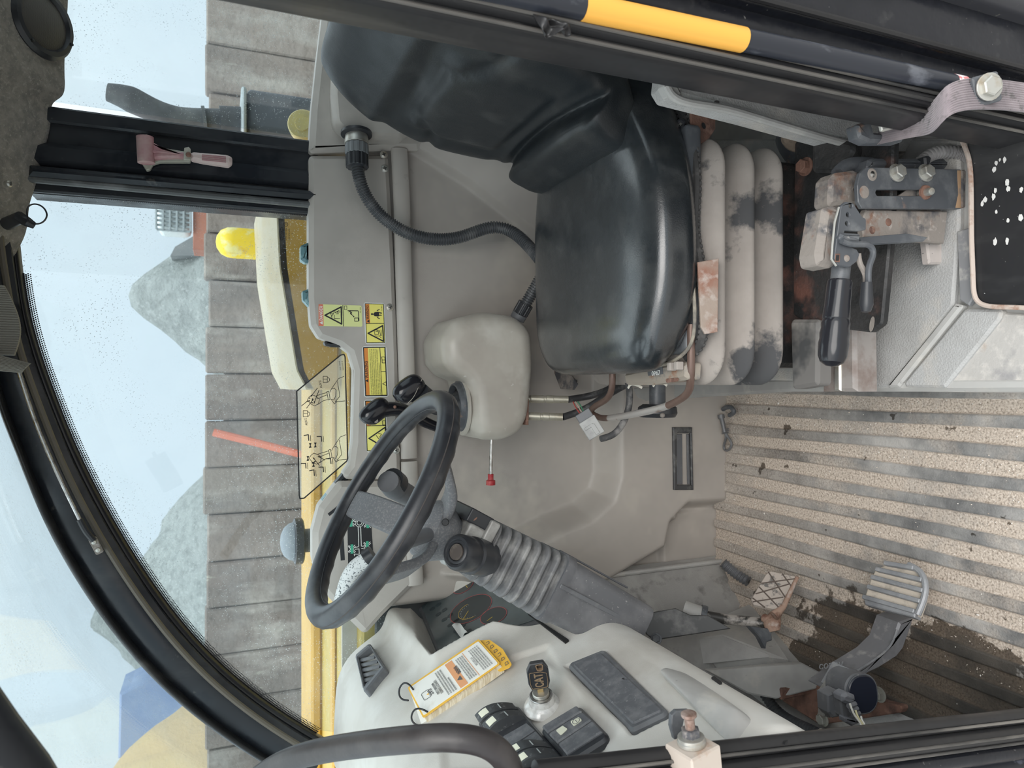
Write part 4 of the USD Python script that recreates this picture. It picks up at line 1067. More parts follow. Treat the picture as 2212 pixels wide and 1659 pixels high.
for k, s in enumerate(('THE FOLLOWING TABLES ARE FOR MACHINES EQUIPPED WITH THE', 'ATTACHMENTS AND WORK TOOLS SHOWN ON EACH CHART USE THE', 'CHARTS FOR THIS MACHINE ONLY DO NOT EXCEED RATED LOADS', 'LOADS ARE IN KILOGRAMS AND RADIUS IN METRES')):
    mtext(s, .345 + k * .032, .93, .08 if k < 3 else .45, .0026, ink_soft)
mtext('WARNING', .565, .56, .28, .0068, ink, bold=True)
tri_ = [UV(.575, .62), UV(.575, .78), UV(.520, .70)]
part('warning_triangle', slab([p + mN * .0006 for p in tri_], mN, .0003), ink, card)
for k, s in enumerate(('LIFTING OVER THE RATED LOAD CAN CAUSE TIPPING', 'READ THE OPERATION AND MAINTENANCE MANUAL', 'DO NOT EXCEED THE LOADS SHOWN IN THE CHARTS', 'CHECK GROUND CONDITIONS BEFORE LIFTING')):
    mtext(s, .635 + k * .028, .92, .10, .0024, ink_soft)
part('rule', slab([UV(.75, .03), UV(.757, .03), UV(.757, .97), UV(.75, .97)], mN, .0004), card_o, card)
mtext('ATTENTION', .79, .66, .34, .0040, ink_soft)
for k in range(5):
    mtext('ALL LOADS ARE IN ACCORDANCE WITH ISO 10567', .825 + k * .028, .92, .10, .0024, ink_soft)
for k, (x, y) in enumerate(((1058, 1389), (1067, 1397), (1075, 1406), (1083, 1414), (1091, 1423), (1099, 1433))):
    c = MP((x - 5, y), -.0030); mm = frame(c, e1, mN); part('tab_symbol', tf(line2([(-.003, -.003), (.003, -.003), (.003, .002 + .001 * (k % 2)), (-.002, .003)], .0009, .0003, 0, k % 3 != 0), mm), ink, card, False)
wire_b = mt('wire_black', (.03, .03, .032), .35, .6)
for px_ in ([(893, 1490), (885, 1480), (872, 1476), (862, 1492), (866, 1508), (882, 1513)], [(924, 1538), (908, 1531), (895, 1534), (889, 1552), (898, 1565), (913, 1567)]):
    q = np.array(px_, float); n_ = len(q)
    rp = [MP(q[0], .001), MP(q[1], .010), MP(q[2], .010), MP(q[3], .0), MP(q[4], -.010), MP(q[5], -.014)]
    part('binder_ring', tube(spline(rp, 30), .0016, 8), wire_b, card)
part('hanger_tab', slab([MP(p, -.010) for p in [(888, 1500), (900, 1496), (940, 1566), (934, 1585), (916, 1582)]], mN, .003, 0, .003), white_mark, card)

# lower fairing below the dash, hinge pin on its bracket
fair = thing('lower_fairing', 'smooth grey fairing below the dash next to the door frame', 'fairing', dash(1540, 1530)[0])
fq = [(1437, 1430, .270), (1446, 1424, .275), (1500, 1438, .250), (1555, 1470, .205), (1620, 1520, .140), (1738, 1602, .040), (1640, 1618, .035), (1605, 1600, .06), (1480, 1470, .20)]
fp3 = np.array([at(a, b, y=max(min(y, dash(a, b)[0][1] - .036), .03)) for a, b, y in fq]); fb = fp3 + np.array([-.035, .015, -.03])
hf = fine(hull(np.vstack([fp3, fb])), .008); trimesh.smoothing.filter_laplacian(hf, iterations=6)
part('panel', hf, smooth_grey, fair, 60)
fo, fn = fp3[3:6].mean(0) + np.array([.004, -.004, .004]), unit(np.cross(fp3[5] - fp3[6], fp3[3] - fp3[6])); fn = fn if fn[1] < 0 else -fn
for q in ([(1537, 1462), (1543, 1460), (1560, 1474), (1555, 1478)], [(1686, 1592), (1692, 1590), (1702, 1600), (1696, 1604)]):
    part('slot', slab([atp(a, b, fo + fn * .003, fn) for a, b in q], fn, .003), black_mark, fair)
yl = -.005
st_ = thing('door_striker', 'rusty striker pin with washers on a pale steel block by the door', 'striker', at(1490, 1630, y=yl))
P = at(1490, 1650, y=yl); up_ = unit((.0, -.06, 1.0)); up_ = np.array([0, 0, 1.])
blk = mt('striker_block', (.50, .43, .37), .6, layers=[((.36, .19, .10), 26, .55, .72, 5.)])
bo = at(1493, 1634, y=yl)
pa = unit(at(1488, 1530, y=yl - .0) - at(1496, 1612, y=yl))
m = frame(at(1494, 1606, y=yl), (1, 0, 0), pa)
part('block', tf(box((-.020, -.022, -.06), (.022, .022, -.0005), .002), frame(at(1494, 1606, y=yl), (.6, -.5, 0), pa)), blk, st_)
part('washer', tf(lathe([(0, 0), (.0155, 0), (.0155, .004), (.0145, .0048), (.0145, .008), (.012, .009), (0, .009)], 28), m), zinc, st_)
part('nut', tf(ext(circle(.0105, 6), .008, .001, .009), m), rust_pale, st_)
part('pin', tf(lathe([(0, .009), (.0055, .009), (.0055, .028), (.0085, .031), (.0085, .034), (.006, .0355), (0, .0355)], 20), m), mt('pin_worn', (.42, .33, .29), .4, .5, layers=[((.20, .12, .09), 40, .5, .7)]), st_)
yb_ = .015
part('catch_plate', slab([at(*p, y=yb_ + .012) for p in [(1452, 1545), (1462, 1536), (1490, 1535), (1500, 1542), (1480, 1548), (1470, 1600), (1458, 1598), (1450, 1570)]], (0, -1, 0), .006, .001), worn_black, st_)

# ---------------------------------------------------------------- steering column and wheel
CD = unit((.503, 0, .865)); CXD = np.array([.865, 0, -.503])
col = thing('steering_column', 'grey steering column with accordion boot, dark cover and tilt knob', 'steering column', (-.43, .5, .62))
def MC(P): return frame(P, (0, 1, 0), CD)                # x across the cab, z up the column
low_c, up_c = at(1168, 1252, y=.5), at(1030, 1178, y=.5)
mc = MC(low_c); Lb = np.dot(up_c - low_c, CD)
rings = []
nb = 7
for i in range(nb * 10 + 1):
    t = i / (nb * 10); w = .5 + .5 * math.cos(i / 10 * 2 * math.pi)
    g = .5 + .5 * math.tanh(3 * math.cos(i / 10 * 2 * math.pi)); s = .050 + .011 * g - .006 * t
    rings.append(np.c_[rrect(2 * s + .012, 2 * s - .004, .022, 6), np.full(24, t * Lb)])
boot_m = mt('boot_rubber', (.13, .13, .132), .55, layers=[((.26, .255, .245), 30, .47, .68, 6.), ((.08, .08, .083), 12, .5, .7)], bump=[(200, .2, 'noise')])
part('boot', tf(skin(np.array(rings)), mc), boot_m, col, 60)
cov = mt('column_cover', (.105, .106, .112), .45, layers=[((.16, .16, .165), 14, .45, .68, 6.), ((.28, .27, .265), 200, .66, .76, 2.)], bump=[(300, .08, 'noise')])
lc = np.array([-.445, .5, .60]); lo_r = []
for t, w, d in ((0.0, .150, .100), (.62, .138, .108), (.9, .132, .112), (.93, .140, .120), (1.02, .140, .120)):
    lo_r.append(np.c_[rrect(w, d, .018, 6), np.full(24, t * np.linalg.norm(low_c - lc))])
part('cover', tf(skin(np.array(lo_r)), MC(low_c - CD * np.linalg.norm(low_c - lc))), cov, col, 40)
mcv = MC(low_c - CD * .10)
part('cover_seam', tf(box((-.072, -.012, -.06), (-.0695, -.004, .10), .001), mcv), grey_plastic, col)
part('cover_seam', tf(box((-.020, -.062, -.06), (-.012, -.0585, .10), .001), mcv), grey_plastic, col)
# head: clamp plates above the boot
mh = MC(up_c)
pale_al = mt('worn_aluminium', (.40, .395, .375), .5, .35, layers=[((.25, .24, .225), 24, .45, .66, 6.), ((.10, .10, .10), 50, .64, .76, 5.)], bump=[(70, .12, 'noise')])
part('head_plate', tf(cat(box((-.055, -.050, .000), (.050, .045, .020), .004, 1), box((-.050, -.030, .016), (.045, .035, .050), .006, 1)), mh), pale_al, col)
part('head_cover', tf(box((-.048, -.052, .012), (.048, -.028, .058), .003, 1), mh), black_plastic, col)
part('head_cover', tf(box((-.058, .020, .010), (.055, .046, .050), .003, 1), mh), black_plastic, col)
sc_ = at(1016, 1113, y=.47); part('clamp_screw', tf(lathe([(0, .004), (.004, .004), (.008, .003), (.0085, 0), (0, 0)], 16), frame(sc_ + np.array([0, -.012, 0]), (1, 0, 0), (.4, -.8, .3))), rust, col)
part('clamp_screw', tf(lathe([(0, .003), (.005, .003), (.006, 0), (0, 0)], 14), frame(at(962, 1128, y=.45), (1, 0, 0), (.1, -.95, .3))), black_mark, col)
kf = at(985, 1192, y=.415); kb = at(1042, 1205, y=.455)
m = frame(kb, (1, 0, 0), kf - kb); Lk = np.linalg.norm(kf - kb)
kn = part('tilt_knob', tf(lathe([(.020, -.02), (.030, -.01), (.0305, Lk * .45), (.0275, Lk * .50), (.0275, Lk * .6), (.0295, Lk * .68), (.0285, Lk * .92), (.024, Lk), (.0205, Lk), (.0190, Lk - .002), (.0165, Lk - .0005), (.0145, Lk - .0005), (.0130, Lk - .004), (0, Lk - .0045)], 44), m), black_plastic, col)
part('knob_cap', tf(lathe([(0, Lk + .0005), (.0125, Lk + .0), (.0128, Lk - .004), (0, Lk - .004)], 36), m), mt('knob_cap', (.075, .062, .055), .35, layers=[((.14, .12, .10), 60, .5, .7)]), kn)
# stalk and ignition of the far side
m = frame(at(850, 1030, y=.72), (1, 0, 0), at(838, 1044, y=.66) - at(865, 1070, y=.72))
part('stalk', tube([at(938, 1150, y=.48), at(880, 1170, y=.40), at(832, 1200, y=.36)], [.012, .011, .009], 14), grey_plastic, col)
part('shaft', tube([up_c + CD * .03, up_c + CD * .075], [.028, .026], 24), rust_pale, col)
lvr = thing('wiper_stalk', 'rounded dark grey stalk end showing between the wheel spokes', 'stalk', at(855, 1060, y=.75))
part('stalk', tube([at(838, 1040, y=.70), at(850, 1052, y=.73), at(885, 1072, y=.82)], [.021, .023, .022], 20), grey_plastic, lvr)
part('collar', tube([at(846, 1036, y=.715), at(858, 1046, y=.735)], .0236, 20), black_plastic, lvr)

wc = at(822, 1085, y=.5); WN = unit((.515, 0, .857)); WR = .192
mw = frame(wc, (.857, 0, -.515), WN)                      # x towards the seat, y across to the far side
sw = thing('steering_wheel', 'black three-spoke steering wheel with a grey dished hub', 'steering wheel', wc - WN * .1)
rim_m = mt('rim_black', (.016, .0165, .019), .34, layers=[((.045, .045, .047), 16, .50, .7)], bump=[(500, .06, 'voronoi')])
hub_m = mt('hub_grey', (.125, .128, .135), .5, layers=[((.19, .19, .19), 300, .5, .66, 2.)], bump=[(400, .12, 'voronoi')])
th = np.linspace(0, 2 * math.pi, 180, endpoint=False)
ringp = np.stack([WR * np.cos(th), WR * np.sin(th), 0 * th], -1)
nn = 18; ph = np.linspace(0, 2 * math.pi, nn, endpoint=False)
wav = .0012 * np.maximum(0, np.cos(th * 26))
v = np.zeros((180, nn, 3))
for j, p in enumerate(ph):
    r = .0178 + wav * (math.sin(p) < -.1)
    v[:, j, 0] = (WR + r * math.cos(p)) * np.cos(th); v[:, j, 1] = (WR + r * math.cos(p)) * np.sin(th); v[:, j, 2] = r * math.sin(p)
part('rim', tf(skin(v, closed=True), mw), rim_m, sw, 60)
part('rim_seam', tf(tube(np.stack([(WR + .0172) * np.cos(th), (WR + .0176) * np.sin(th), 0 * th + .002], -1), .0010, 6, closed=True), mw), mt('seam_tan', (.05, .043, .04), .6), sw)
part('rim_seam', tf(tube(np.stack([(WR - .0176) * np.cos(th), (WR - .0176) * np.sin(th), 0 * th + .002], -1), .0010, 6, closed=True), mw), black_mark, sw)
for a in (100, -22, 219):
    a = math.radians(a); d = np.array([math.cos(a), math.sin(a), 0])
    path = spline([d * .03 + [0, 0, -.100], d * .075 + [0, 0, -.088], d * .125 + [0, 0, -.035], d * (WR - .012) + [0, 0, -.004]], 24)
    w_ = np.linspace(.030, .026, 24)
    V = []
    for i, p in enumerate(path):
        t_ = unit(path[min(i + 1, 23)] - path[max(i - 1, 0)]); s_ = np.cross(t_, [0, 0, 1.]); s_ = unit(s_); n_ = np.cross(s_, t_)
        V.append([p + s_ * q[0] * w_[i] / .03 + n_ * q[1] for q in rrect(.060, .016, .006, 4)])
    part('spoke', tf(skin(np.array(V)), mw), hub_m, sw, 40)
part('hub', tf(lathe([(0, -.072), (.030, -.073), (.042, -.078), (.050, -.090), (.048, -.118), (.036, -.140), (.030, -.150), (0, -.150)], 36), mw), hub_m, sw)
part('hub_skirt', tf(lathe([(.036, -.138), (.041, -.145), (.040, -.156), (0, -.156)], 30), mw), pale_al, sw)

# grab rail by the door
gr = thing('grab_rail', 'black bent tubular grab rail at the door opening', 'grab rail', at(1110, 1640, y=.03))
gp = spline([at(500, 1730, y=.30), at(575, 1668, y=.26), at(660, 1630, y=.20), at(760, 1611, y=.14), at(880, 1598, y=.07), at(985, 1594, y=.035), at(1050, 1607, y=.026), at(1092, 1642, y=.024), at(1112, 1705, y=.024), at(1122, 1790, y=.024)], 70)
part('rail', tube(gp, .0137, 24), mt('rail_black', (.028, .024, .024), .42, layers=[((.05, .044, .042), 20, .45, .7)], bump=[(300, .08, 'noise')]), gr)
fl = mt('chip_white', (.7, .68, .66), .6)
for a, b in ((1037, 1600), (1066, 1598)):
    c = at(a, b, y=.0245); i = np.argmin(np.linalg.norm(gp - c, axis=1)); d_ = unit(CAM - gp[i] + np.array([0, 0, .25])); part('paint_chip', tf(ext([(-.002, -.001), (.002, -.0006), (.0026, .0008), (-.001, .0012)], .0004), frame(gp[i] + d_ * .0136, (1, 0, 0), d_)), fl, gr)
# front door post, leaning forward towards the floor
fp = thing('door_post_front', 'black painted front door post with worn rubber seals', None, (-.45, .02, .5), kind='structure')
def lean(off, y, z):
    x = -.407 - .072 * (.93 - z) / .68; return np.array([x + off, y, z])
def post(offs, ya, yb, nm, ma, z0=-.3, z1=1.12, bev=.005):
    q = [lean(offs[0], ya, z0), lean(offs[1], ya, z0), lean(offs[1], ya, z1), lean(offs[0], ya, z1)]
    part(nm, slab(q[::-1] if False else q, (0, -1, 0), yb - ya, bev), ma, fp)
part('seal_lip', tube([lean(.004, .012, -.3), lean(.004, .012, 1.0)], .0105, 12), rubber, fp)
part('seal_lip', tube([lean(-.016, .004, -.3), lean(-.016, .004, 1.05)], .0125, 12), rubber, fp)
for o_ in (.004, -.012, -.022):
    part('seal_dust_glint', tube([lean(o_, -.0085 if o_ < 0 else .0, -.3), lean(o_, -.0085 if o_ < 0 else .0, 1.0)], .002, 8), UsdShade.Material.Get(stage, '/World/Looks/dusty_glint'), fp)  # pale lines of worn dust along the front seals
part('seal_lip', tube([lean(-.040, .004, -.3), lean(-.040, .004, 1.05)], .0115, 12), black_paint, fp)
post((-.42, -.012), .010, .05, 'post', black_paint)
post((-.5, -.055), -.004, .05, 'outer_skin', mt('patchy_black', (.016, .017, .022), .35, layers=[((.085, .09, .115), 4.5, .52, .535, 6.)]), -.3, 1.1, .01)
ul = thing('door_post_upper', 'dark curved upper corner of the door frame at the windscreen', None, (-.3, .0, 1.45), kind='structure')
part('bar', tube([at(-130, 1520, y=.0), at(-62, 1616, y=.0), at(8, 1705, y=.0), at(60, 1790, y=.0)], .034, 14), pillar_paint, ul)
part('seal', tube([at(-110, 1440, y=.03), at(-52, 1530, y=.03), at(12, 1615, y=.03), at(70, 1690, y=.03)], .006, 10), rubber, ul)
# ---------------------------------------------------------------- operator seat
def vinyl_mt(name, coat, cr, lo, hi, sp):
    n = {"g": ("geometry", {}), "p": ("principled_bsdf", {"base_color": (.009, .011, .0125), "roughness": .3, "specular_ior_level": sp, "coat_weight": coat, "coat_roughness": cr, "coat_ior": 1.75}),
         "v": ("voronoi_texture", {"scale": 430., "feature": "smooth_f1", "smoothness": .35}), "n": ("noise_texture", {"scale": 420., "detail": 3.}), "mul": ("math", {"math_type": "multiply_add", "value2": .6}),
         "b": ("bump", {"strength": .22, "distance": .0008}),
         "w": ("noise_texture", {"scale": 9., "detail": 5., "roughness": .6}), "wr": ("map_range", {"from_min": .40, "from_max": .66, "to_min": lo, "to_max": hi, "clamp": True}),
         "d": ("noise_texture", {"scale": 13., "detail": 6.}), "dr": ("map_range", {"from_min": .55, "from_max": .78, "to_min": 0., "to_max": .35, "clamp": True}), "mx": ("mix", {"color1": (.009, .011, .0125), "color2": (.075, .075, .072)})}
    l = [("g.position", x + ".vector") for x in "vnwd"] + [("v.distance", "mul.value1"), ("n.fac", "mul.value3"), ("mul.value", "b.height"), ("b.normal", "p.normal"), ("w.fac", "wr.value"), ("wr.result", "p.roughness"), ("d.fac", "dr.value"), ("dr.result", "mx.fac"), ("mx.color", "p.base_color")]
    return usdkit.material(stage, '/World/Looks/' + name, n, l, surface="p.BSDF")


vinyl = vinyl_mt('seat_vinyl_shiny', .5, .17, .22, .40, .7)
vinyl_b = vinyl_mt('seat_vinyl_satin', .05, .3, .34, .50, .42)
seat = thing('operator_seat', 'black vinyl suspension seat with deep side bolsters and a high curved back', 'seat', (.25, .5, .22))
YC = .522


def loft(spine, W, Tk, prof, n=96, K=70, ee=.36):
    """A pillow: along the spine (x, z) with half widths W and thickness Tk; prof(a, u) lifts the front face across the width (a from -1 to 1)."""
    sp = np.asarray(spine, float); t = np.r_[0, np.cumsum(np.hypot(*np.diff(sp, axis=0).T))]; t /= t[-1]
    cs = CubicSpline(t, sp); u = .5 - .5 * np.cos(np.linspace(0, math.pi, K)); u = .35 * u + .65 * np.linspace(0, 1, K)
    P, D = cs(u), cs(u, 1); D /= np.linalg.norm(D, axis=1, keepdims=True)
    N = np.stack([-D[:, 1], D[:, 0]], 1)                  # towards the sitter
    w, k = np.interp(u, t if len(W) == len(t) else np.linspace(0, 1, len(W)), W), np.interp(u, np.linspace(0, 1, len(Tk)), Tk)
    w = CubicSpline(np.linspace(0, 1, len(W)), W)(u); k = CubicSpline(np.linspace(0, 1, len(Tk)), Tk)(u)
    V = []
    th = np.linspace(0, 2 * math.pi, n, endpoint=False)
    for i in range(K):
        # superellipse section: flat front, rounded sides
        c, s = np.cos(th), np.sin(th); e = ee(u[i]) if callable(ee) else ee
        a = np.sign(c) * np.abs(c) ** e; b = np.sign(s) * np.abs(s) ** .62
        end = min(u[i], 1 - u[i]) / .06; shr = math.sqrt(max(1 - max(1 - end, 0) ** 2, 0.0))
        shr = max(shr, .02)
        ww = w[i] * (.86 + .14 * shr); kk = k[i] * shr
        lift = prof(a, u[i]) * np.clip(b * 1.6 + .3, 0, 1) * shr
        off = b * kk / 2 - k[i] / 2 * 0 + lift
        V.append(np.stack([P[i, 0] + N[i, 0] * off, YC + a * ww, P[i, 1] + N[i, 1] * off], -1))
    return skin(np.array(V))


def g_(x, m, s):
    return np.exp(-((x - m) / s) ** 2)


# cushion: from the crease at the back to the front edge; the normal points up
def cush(a, u):                                           # u runs from the back to the front
    side = np.abs(a)
    bol = .034 * g_(side, .74, .25) * (.45 + .55 * sstep(u, .0, .2)) * (1 - .55 * sstep(u, .72, 1)) + .020 * sstep(side, .35, .95) * (1 - sstep(u, .10, .50))
    dish = -.010 * g_(side, 0, .5) * g_(u, .58, .30)
    seam = -.006 * g_(side, .38 + .16 * g_(u, .66, .2), .035) * sstep(u, .35, .48) * (1 - sstep(u, .78, .92)) - .006 * g_(u, .60 + .06 * side, .02) * (1 - sstep(side, .35, .55))
    fold = .004 * g_(side, .80, .15) * np.sin(u * 60) * g_(u, .86, .05)
    return bol + dish + seam + fold


cs_ = [(.560, .715), (.500, .678), (.43, .652), (.34, .640), (.25, .636), (.14, .634), (.07, .630), (.028, .610)]
part('cushion', loft(cs_, [.125, .163, .200, .232, .241, .241, .226, .178], [.070, .080, .086, .088, .088, .09, .095, .09], cush, n=128, K=100), vinyl, seat, 70)


def backp(a, u):
    side = np.abs(a)
    roll = .030 * g_(u, .13, .075) * (1 - .25 * side)                           # lumbar roll just above the crease
    crease = -.022 * g_(u, .225 - .05 * side ** 2, .022)
    wing = (.018 * sstep(side, .45, .95)) * (g_(u, .42, .30)) * sstep(u, .20, .32)
    pad = .012 * sstep(.62 - side, -.03, .10) * sstep(u, .30, .36) * (1 - sstep(u, .62, .68))
    head = .014 * sstep(u, .70, .76) * (1 - sstep(u, .95, 1.0))
    groove = -.008 * g_(u, .69 - .14 * sstep(side, .1, .8), .018)
    low_side = .012 * sstep(side, .55, 1.0) * (1 - sstep(u, .05, .30))
    return roll + crease + wing + pad + head + groove + low_side


bk = [(.395, .660), (.445, .690), (.500, .742), (.524, .80), (.535, .88), (.553, .955), (.580, 1.02), (.612, 1.072), (.648, 1.105)]
part('backrest', loft(bk, [.165, .185, .212, .232, .240, .245, .242, .225, .175], [.075, .095, .110, .11, .11, .11, .105, .095, .07], backp, n=128, K=110, ee=lambda u: .36 + .22 * (1 - sstep(u, .12, .4))), vinyl_b, seat, 70)
# lower edge: pale welt and ribbed black edging round the cushion
EDGE = [(1340, 118), (1375, 140), (1418, 185), (1450, 235), (1478, 300), (1489, 360), (1490, 430), (1488, 500), (1499, 570), (1507, 640), (1508, 700), (1500, 742), (1470, 775), (1430, 790), (1380, 798)]
ed = spline([at(a, b, z=.588) for a, b in EDGE], 160)
tan_ = mt('welt_tan', (.28, .25, .20), .7, layers=[((.12, .11, .10), 30, .45, .65)])
part('welt', tube(ed + np.array([0, .004, .004]), .0030, 8), tan_, seat)
ed2 = spline([at(a + 13, b - 2, z=.572) for a, b in EDGE[:13]], 300)
edging = mt('edging_black', (.045, .043, .042), .75, layers=[((.10, .095, .09), 60, .48, .68)])
seg = []
L = np.r_[0, np.cumsum(np.linalg.norm(np.diff(ed2, axis=0), axis=1))]; ns = int(L[-1] / .0095)
for k in range(ns):
    s0 = (k + .5) * L[-1] / ns; p = np.array([np.interp(s0, L, ed2[:, i]) for i in range(3)]); q = np.array([np.interp(s0 + .002, L, ed2[:, i]) for i in range(3)])
    fr_ = frame(p, q - p, unit([0, -.8, .6]))
    seg += [tf(rbox(.0068, .0085, .010, .0015, 0), fr_ @ np.array([[1, 0, 0, 0], [0, 1, 0, dy], [0, 0, 1, 0], [0, 0, 0, 1.]])) for dy in (-.0048, .0048)]
part('ribbed_edging', seg, edging, seat, False, kind='stuff')
part('edging_core', tube(ed2, .0075, 8), edging, seat)
for a, b in ((1470, 268), (1494, 590)):
    c = at(a, b, z=.585); m = frame(c, (1, 0, 0), unit(CAM - c)); s_ = part('edge_screw', tf(lathe([(0, .006), (.003, .006), (.006, .008), (.0085, .005), (.009, -.004), (0, -.004)], 18), m), black_plastic, seat)
    part('cross_head', tf(cat(box((-.003, -.0008, .0055), (.003, .0008, .0075)), box((-.0008, -.003, .0055), (.0008, .003, .0075))), m), zinc, s_)
foam = mt('torn_foam', (.45, .30, .13), .9)
for q in ([(1481, 505), (1487, 505), (1489, 540), (1485, 562), (1480, 558)], [(1484, 612), (1490, 618), (1497, 648), (1492, 646)]):
    part('foam_tear', slab([at(a, b, z=.598) + np.array([0, -.004, .004]) for a, b in q], unit([0, -.8, .6]), .004, .001), foam, seat)
# suspension: rubber bellows, pan plates, base plate
bel_m = mt('bellows_rubber', (.33, .295, .265), .85, layers=[((.27, .24, .215), 7, .40, .62, 5.), ((.062, .062, .064), 6.5, .555, .61, 6.)], bump=[(300, .15, 'noise')])
def ring_r(x0, x1, y0, y1, z, r=.05, n=10):
    q = rrect(x1 - x0, y1 - y0, r, n, ((x0 + x1) / 2, (y0 + y1) / 2)); return np.c_[q, np.full(len(q), z)]
R = []
zb0, zb1 = .392, .575
folds = 3.0
for i in range(86):
    t = i / 85; z = zb0 + (zb1 - zb0) * t; ph_ = t * folds
    saw = (ph_ % 1.0); bulge = .5 - .5 * math.cos(2 * math.pi * min(saw / .92, 1)) ; bulge = bulge ** .55
    o = .042 * bulge
    R.append(ring_r(.040 - o, .375 + o, .335 - o, .70 + o, z - .008 * bulge, .045 + .3 * o))
part('bellows', skin(np.array(R)), bel_m, seat, 60)
part('bellows_foot', slab([at(a, b, z=.365) for a, b in [(1704, 690), (1768, 690), (1766, 832), (1708, 842)]], (0, 0, 1), .03, .006, .008), mt('foot_grey', (.16, .15, .14), .8, layers=[((.28, .26, .235), 9, .5, .66, 5.), ((.06, .06, .06), 8, .55, .65)]), seat)
part('seat_pan', box((.05, .315, .558), (.43, .70, .590), .01, 1), worn_black, seat)
part('pan_bracket', slab([at(a, b, y=.33) for a, b in [(1492, 222), (1520, 226), (1546, 238), (1546, 278), (1532, 300), (1502, 318), (1494, 300)]], (0, -1, 0), .004, .001), rust, seat)
c = at(1519, 272, y=.327); part('bracket_hole', tf(ext(np.array([(math.cos(t) * .0055, math.sin(t) * .0035) for t in np.linspace(0, 6.28, 16, endpoint=False)]), .001), frame(c + [0, -.0008, 0], (1, 0, .5), (0, -1, 0))), black_mark, seat)
part('side_plate', slab([at(a, b, y=.285) for a, b in [(1508, 566), (1548, 560), (1546, 718), (1522, 722), (1514, 706)]], unit((0, -1, .25)), .005, .0012), mt('side_plate_rust', (.31, .245, .20), .7, layers=[((.26, .13, .09), 14, .45, .66, 5.), ((.46, .40, .36), 40, .5, .7)], bump=[(160, .2, 'noise')]), seat)
base_m = mt('base_plate_black', (.030, .028, .027), .55, layers=[((.13, .06, .045), 7, .50, .62, 6.), ((.14, .13, .125), 140, .68, .76, 3.), ((.012, .012, .012), 11, .45, .55)], bump=[(50, .3, 'noise'), (200, .2, 'noise')])
ZP = .355
bp = [at(a, b, z=ZP) for a, b in [(1715, 300), (1930, 296), (1922, 520), (1905, 700), (1880, 718), (1750, 702), (1712, 680), (1712, 600)]]
part('base_plate', slab(bp, (0, 0, 1), .012, .003, .01), base_m, seat)
part('base_rail', box((.03, .34, ZP - .06), (.40, .70, .375), .008), base_m, seat)
part('slide_rail', slab([at(a, b, z=.30) for a, b in [(1775, 700), (1846, 700), (1848, 846), (1774, 846)]], (0, 0, 1), .05, .006), mt('rail_rust', (.30, .27, .25), .6, layers=[((.17, .12, .10), 14, .45, .66, 5.)]), seat)
part('slide_rail_top', slab([at(a, b, z=.305) for a, b in [(1801, 690), (1814, 690), (1815, 845), (1800, 845)]], (0, 0, 1), .01, .003), zinc, seat)
part('plate_bolt', tf(bolt_hex(.012, .012), frame(at(1741, 360, z=ZP), (1, 0, 0), (0, 0, 1))), rust, seat)
c = at(1884, 700, z=ZP + .001); part('plate_slot', tf(ext(np.array([(math.cos(t) * .012, math.sin(t) * .004) for t in np.linspace(0, 6.28, 16, endpoint=False)]), .001), frame(c, (1, -.2, 0), (0, 0, 1))), rust_pale, seat)
part('rear_bracket', slab([at(a, b, z=.40) for a, b in [(1752, 292), (1830, 300), (1832, 320), (1800, 370), (1752, 372)]], (0, -.3, 1), .03, .006, .01), base_m, seat)
clay = mt('dried_mud', (.30, .235, .18), .95, bump=[(120, .6, 'noise'), (30, .5, 'noise')])
part('rear_boot', tube(spline([at(1700, 285, y=.40), at(1725, 320, y=.37), at(1745, 352, y=.36)], 12), [.030, .032, .033, .034, .034, .034, .034, .033, .033, .032, .030, .02], 16, flat=.6), worn_black, seat)
part('mud', ball(at(1722, 300, y=.345), .035, (.7, .5, 1.0)), clay, seat)
# front adjuster bar, weight knob, label strip under the cushion
bar_m = mt('bar_rust', (.16, .105, .085), .38, .45, layers=[((.10, .06, .045), 20, .5, .7)])
bar_s = mt('bar_worn', (.50, .475, .45), .25, .6, layers=[((.20, .12, .09), 26, .58, .70, 5.)])
zb = .545
far = [at(1322, 790, z=.575), at(1322, 835, z=.57), at(1310, 862, z=.56), at(1285, 878, z=.552), at(1277, 890, z=.548), at(1290, 900, z=.546), at(1318, 903, z=.545)]
mid = [at(1318, 903, z=.545), at(1400, 888, z=.545), at(1440, 877, z=.545)]
near = [at(1440, 877, z=.545), at(1470, 862, z=.556), at(1487, 845, z=.565), at(1492, 815, z=.575), at(1493, 700, z=.585)]
full = spline(far + mid[1:] + near[1:], 120)
i0 = np.argmin(np.linalg.norm(full - far[-1], axis=1)); i1 = np.argmin(np.linalg.norm(full - mid[-1], axis=1))
part('adjuster_bar', tube(full[: i0 + 2], .0066, 14), bar_m, seat)
part('adjuster_bar', tube(full[i0: i1 + 2], .0069, 14), bar_s, seat)
part('adjuster_bar', tube(full[i1:], .0066, 14), bar_m, seat)
kx0, kx1 = at(1420, 806, z=.47), at(1420, 884, z=.47)
part('knob_sleeve', tube([kx0, kx1], .0165, 20), worn_black, seat)
d_ = unit(kx1 - kx0); part('weight_knob', tf(lathe([(0, -.014), (.030, -.014), (.039, -.008), (.0405, .004), (.036, .012), (0, .014)], 30), frame(kx1 + d_ * .004, (0, 1, 0), d_)), black_plastic, seat)
part('knob_screw', ball(at(1431, 897, z=.49) + np.array([-.0, 0, .0]), .005), rust_pale, seat)
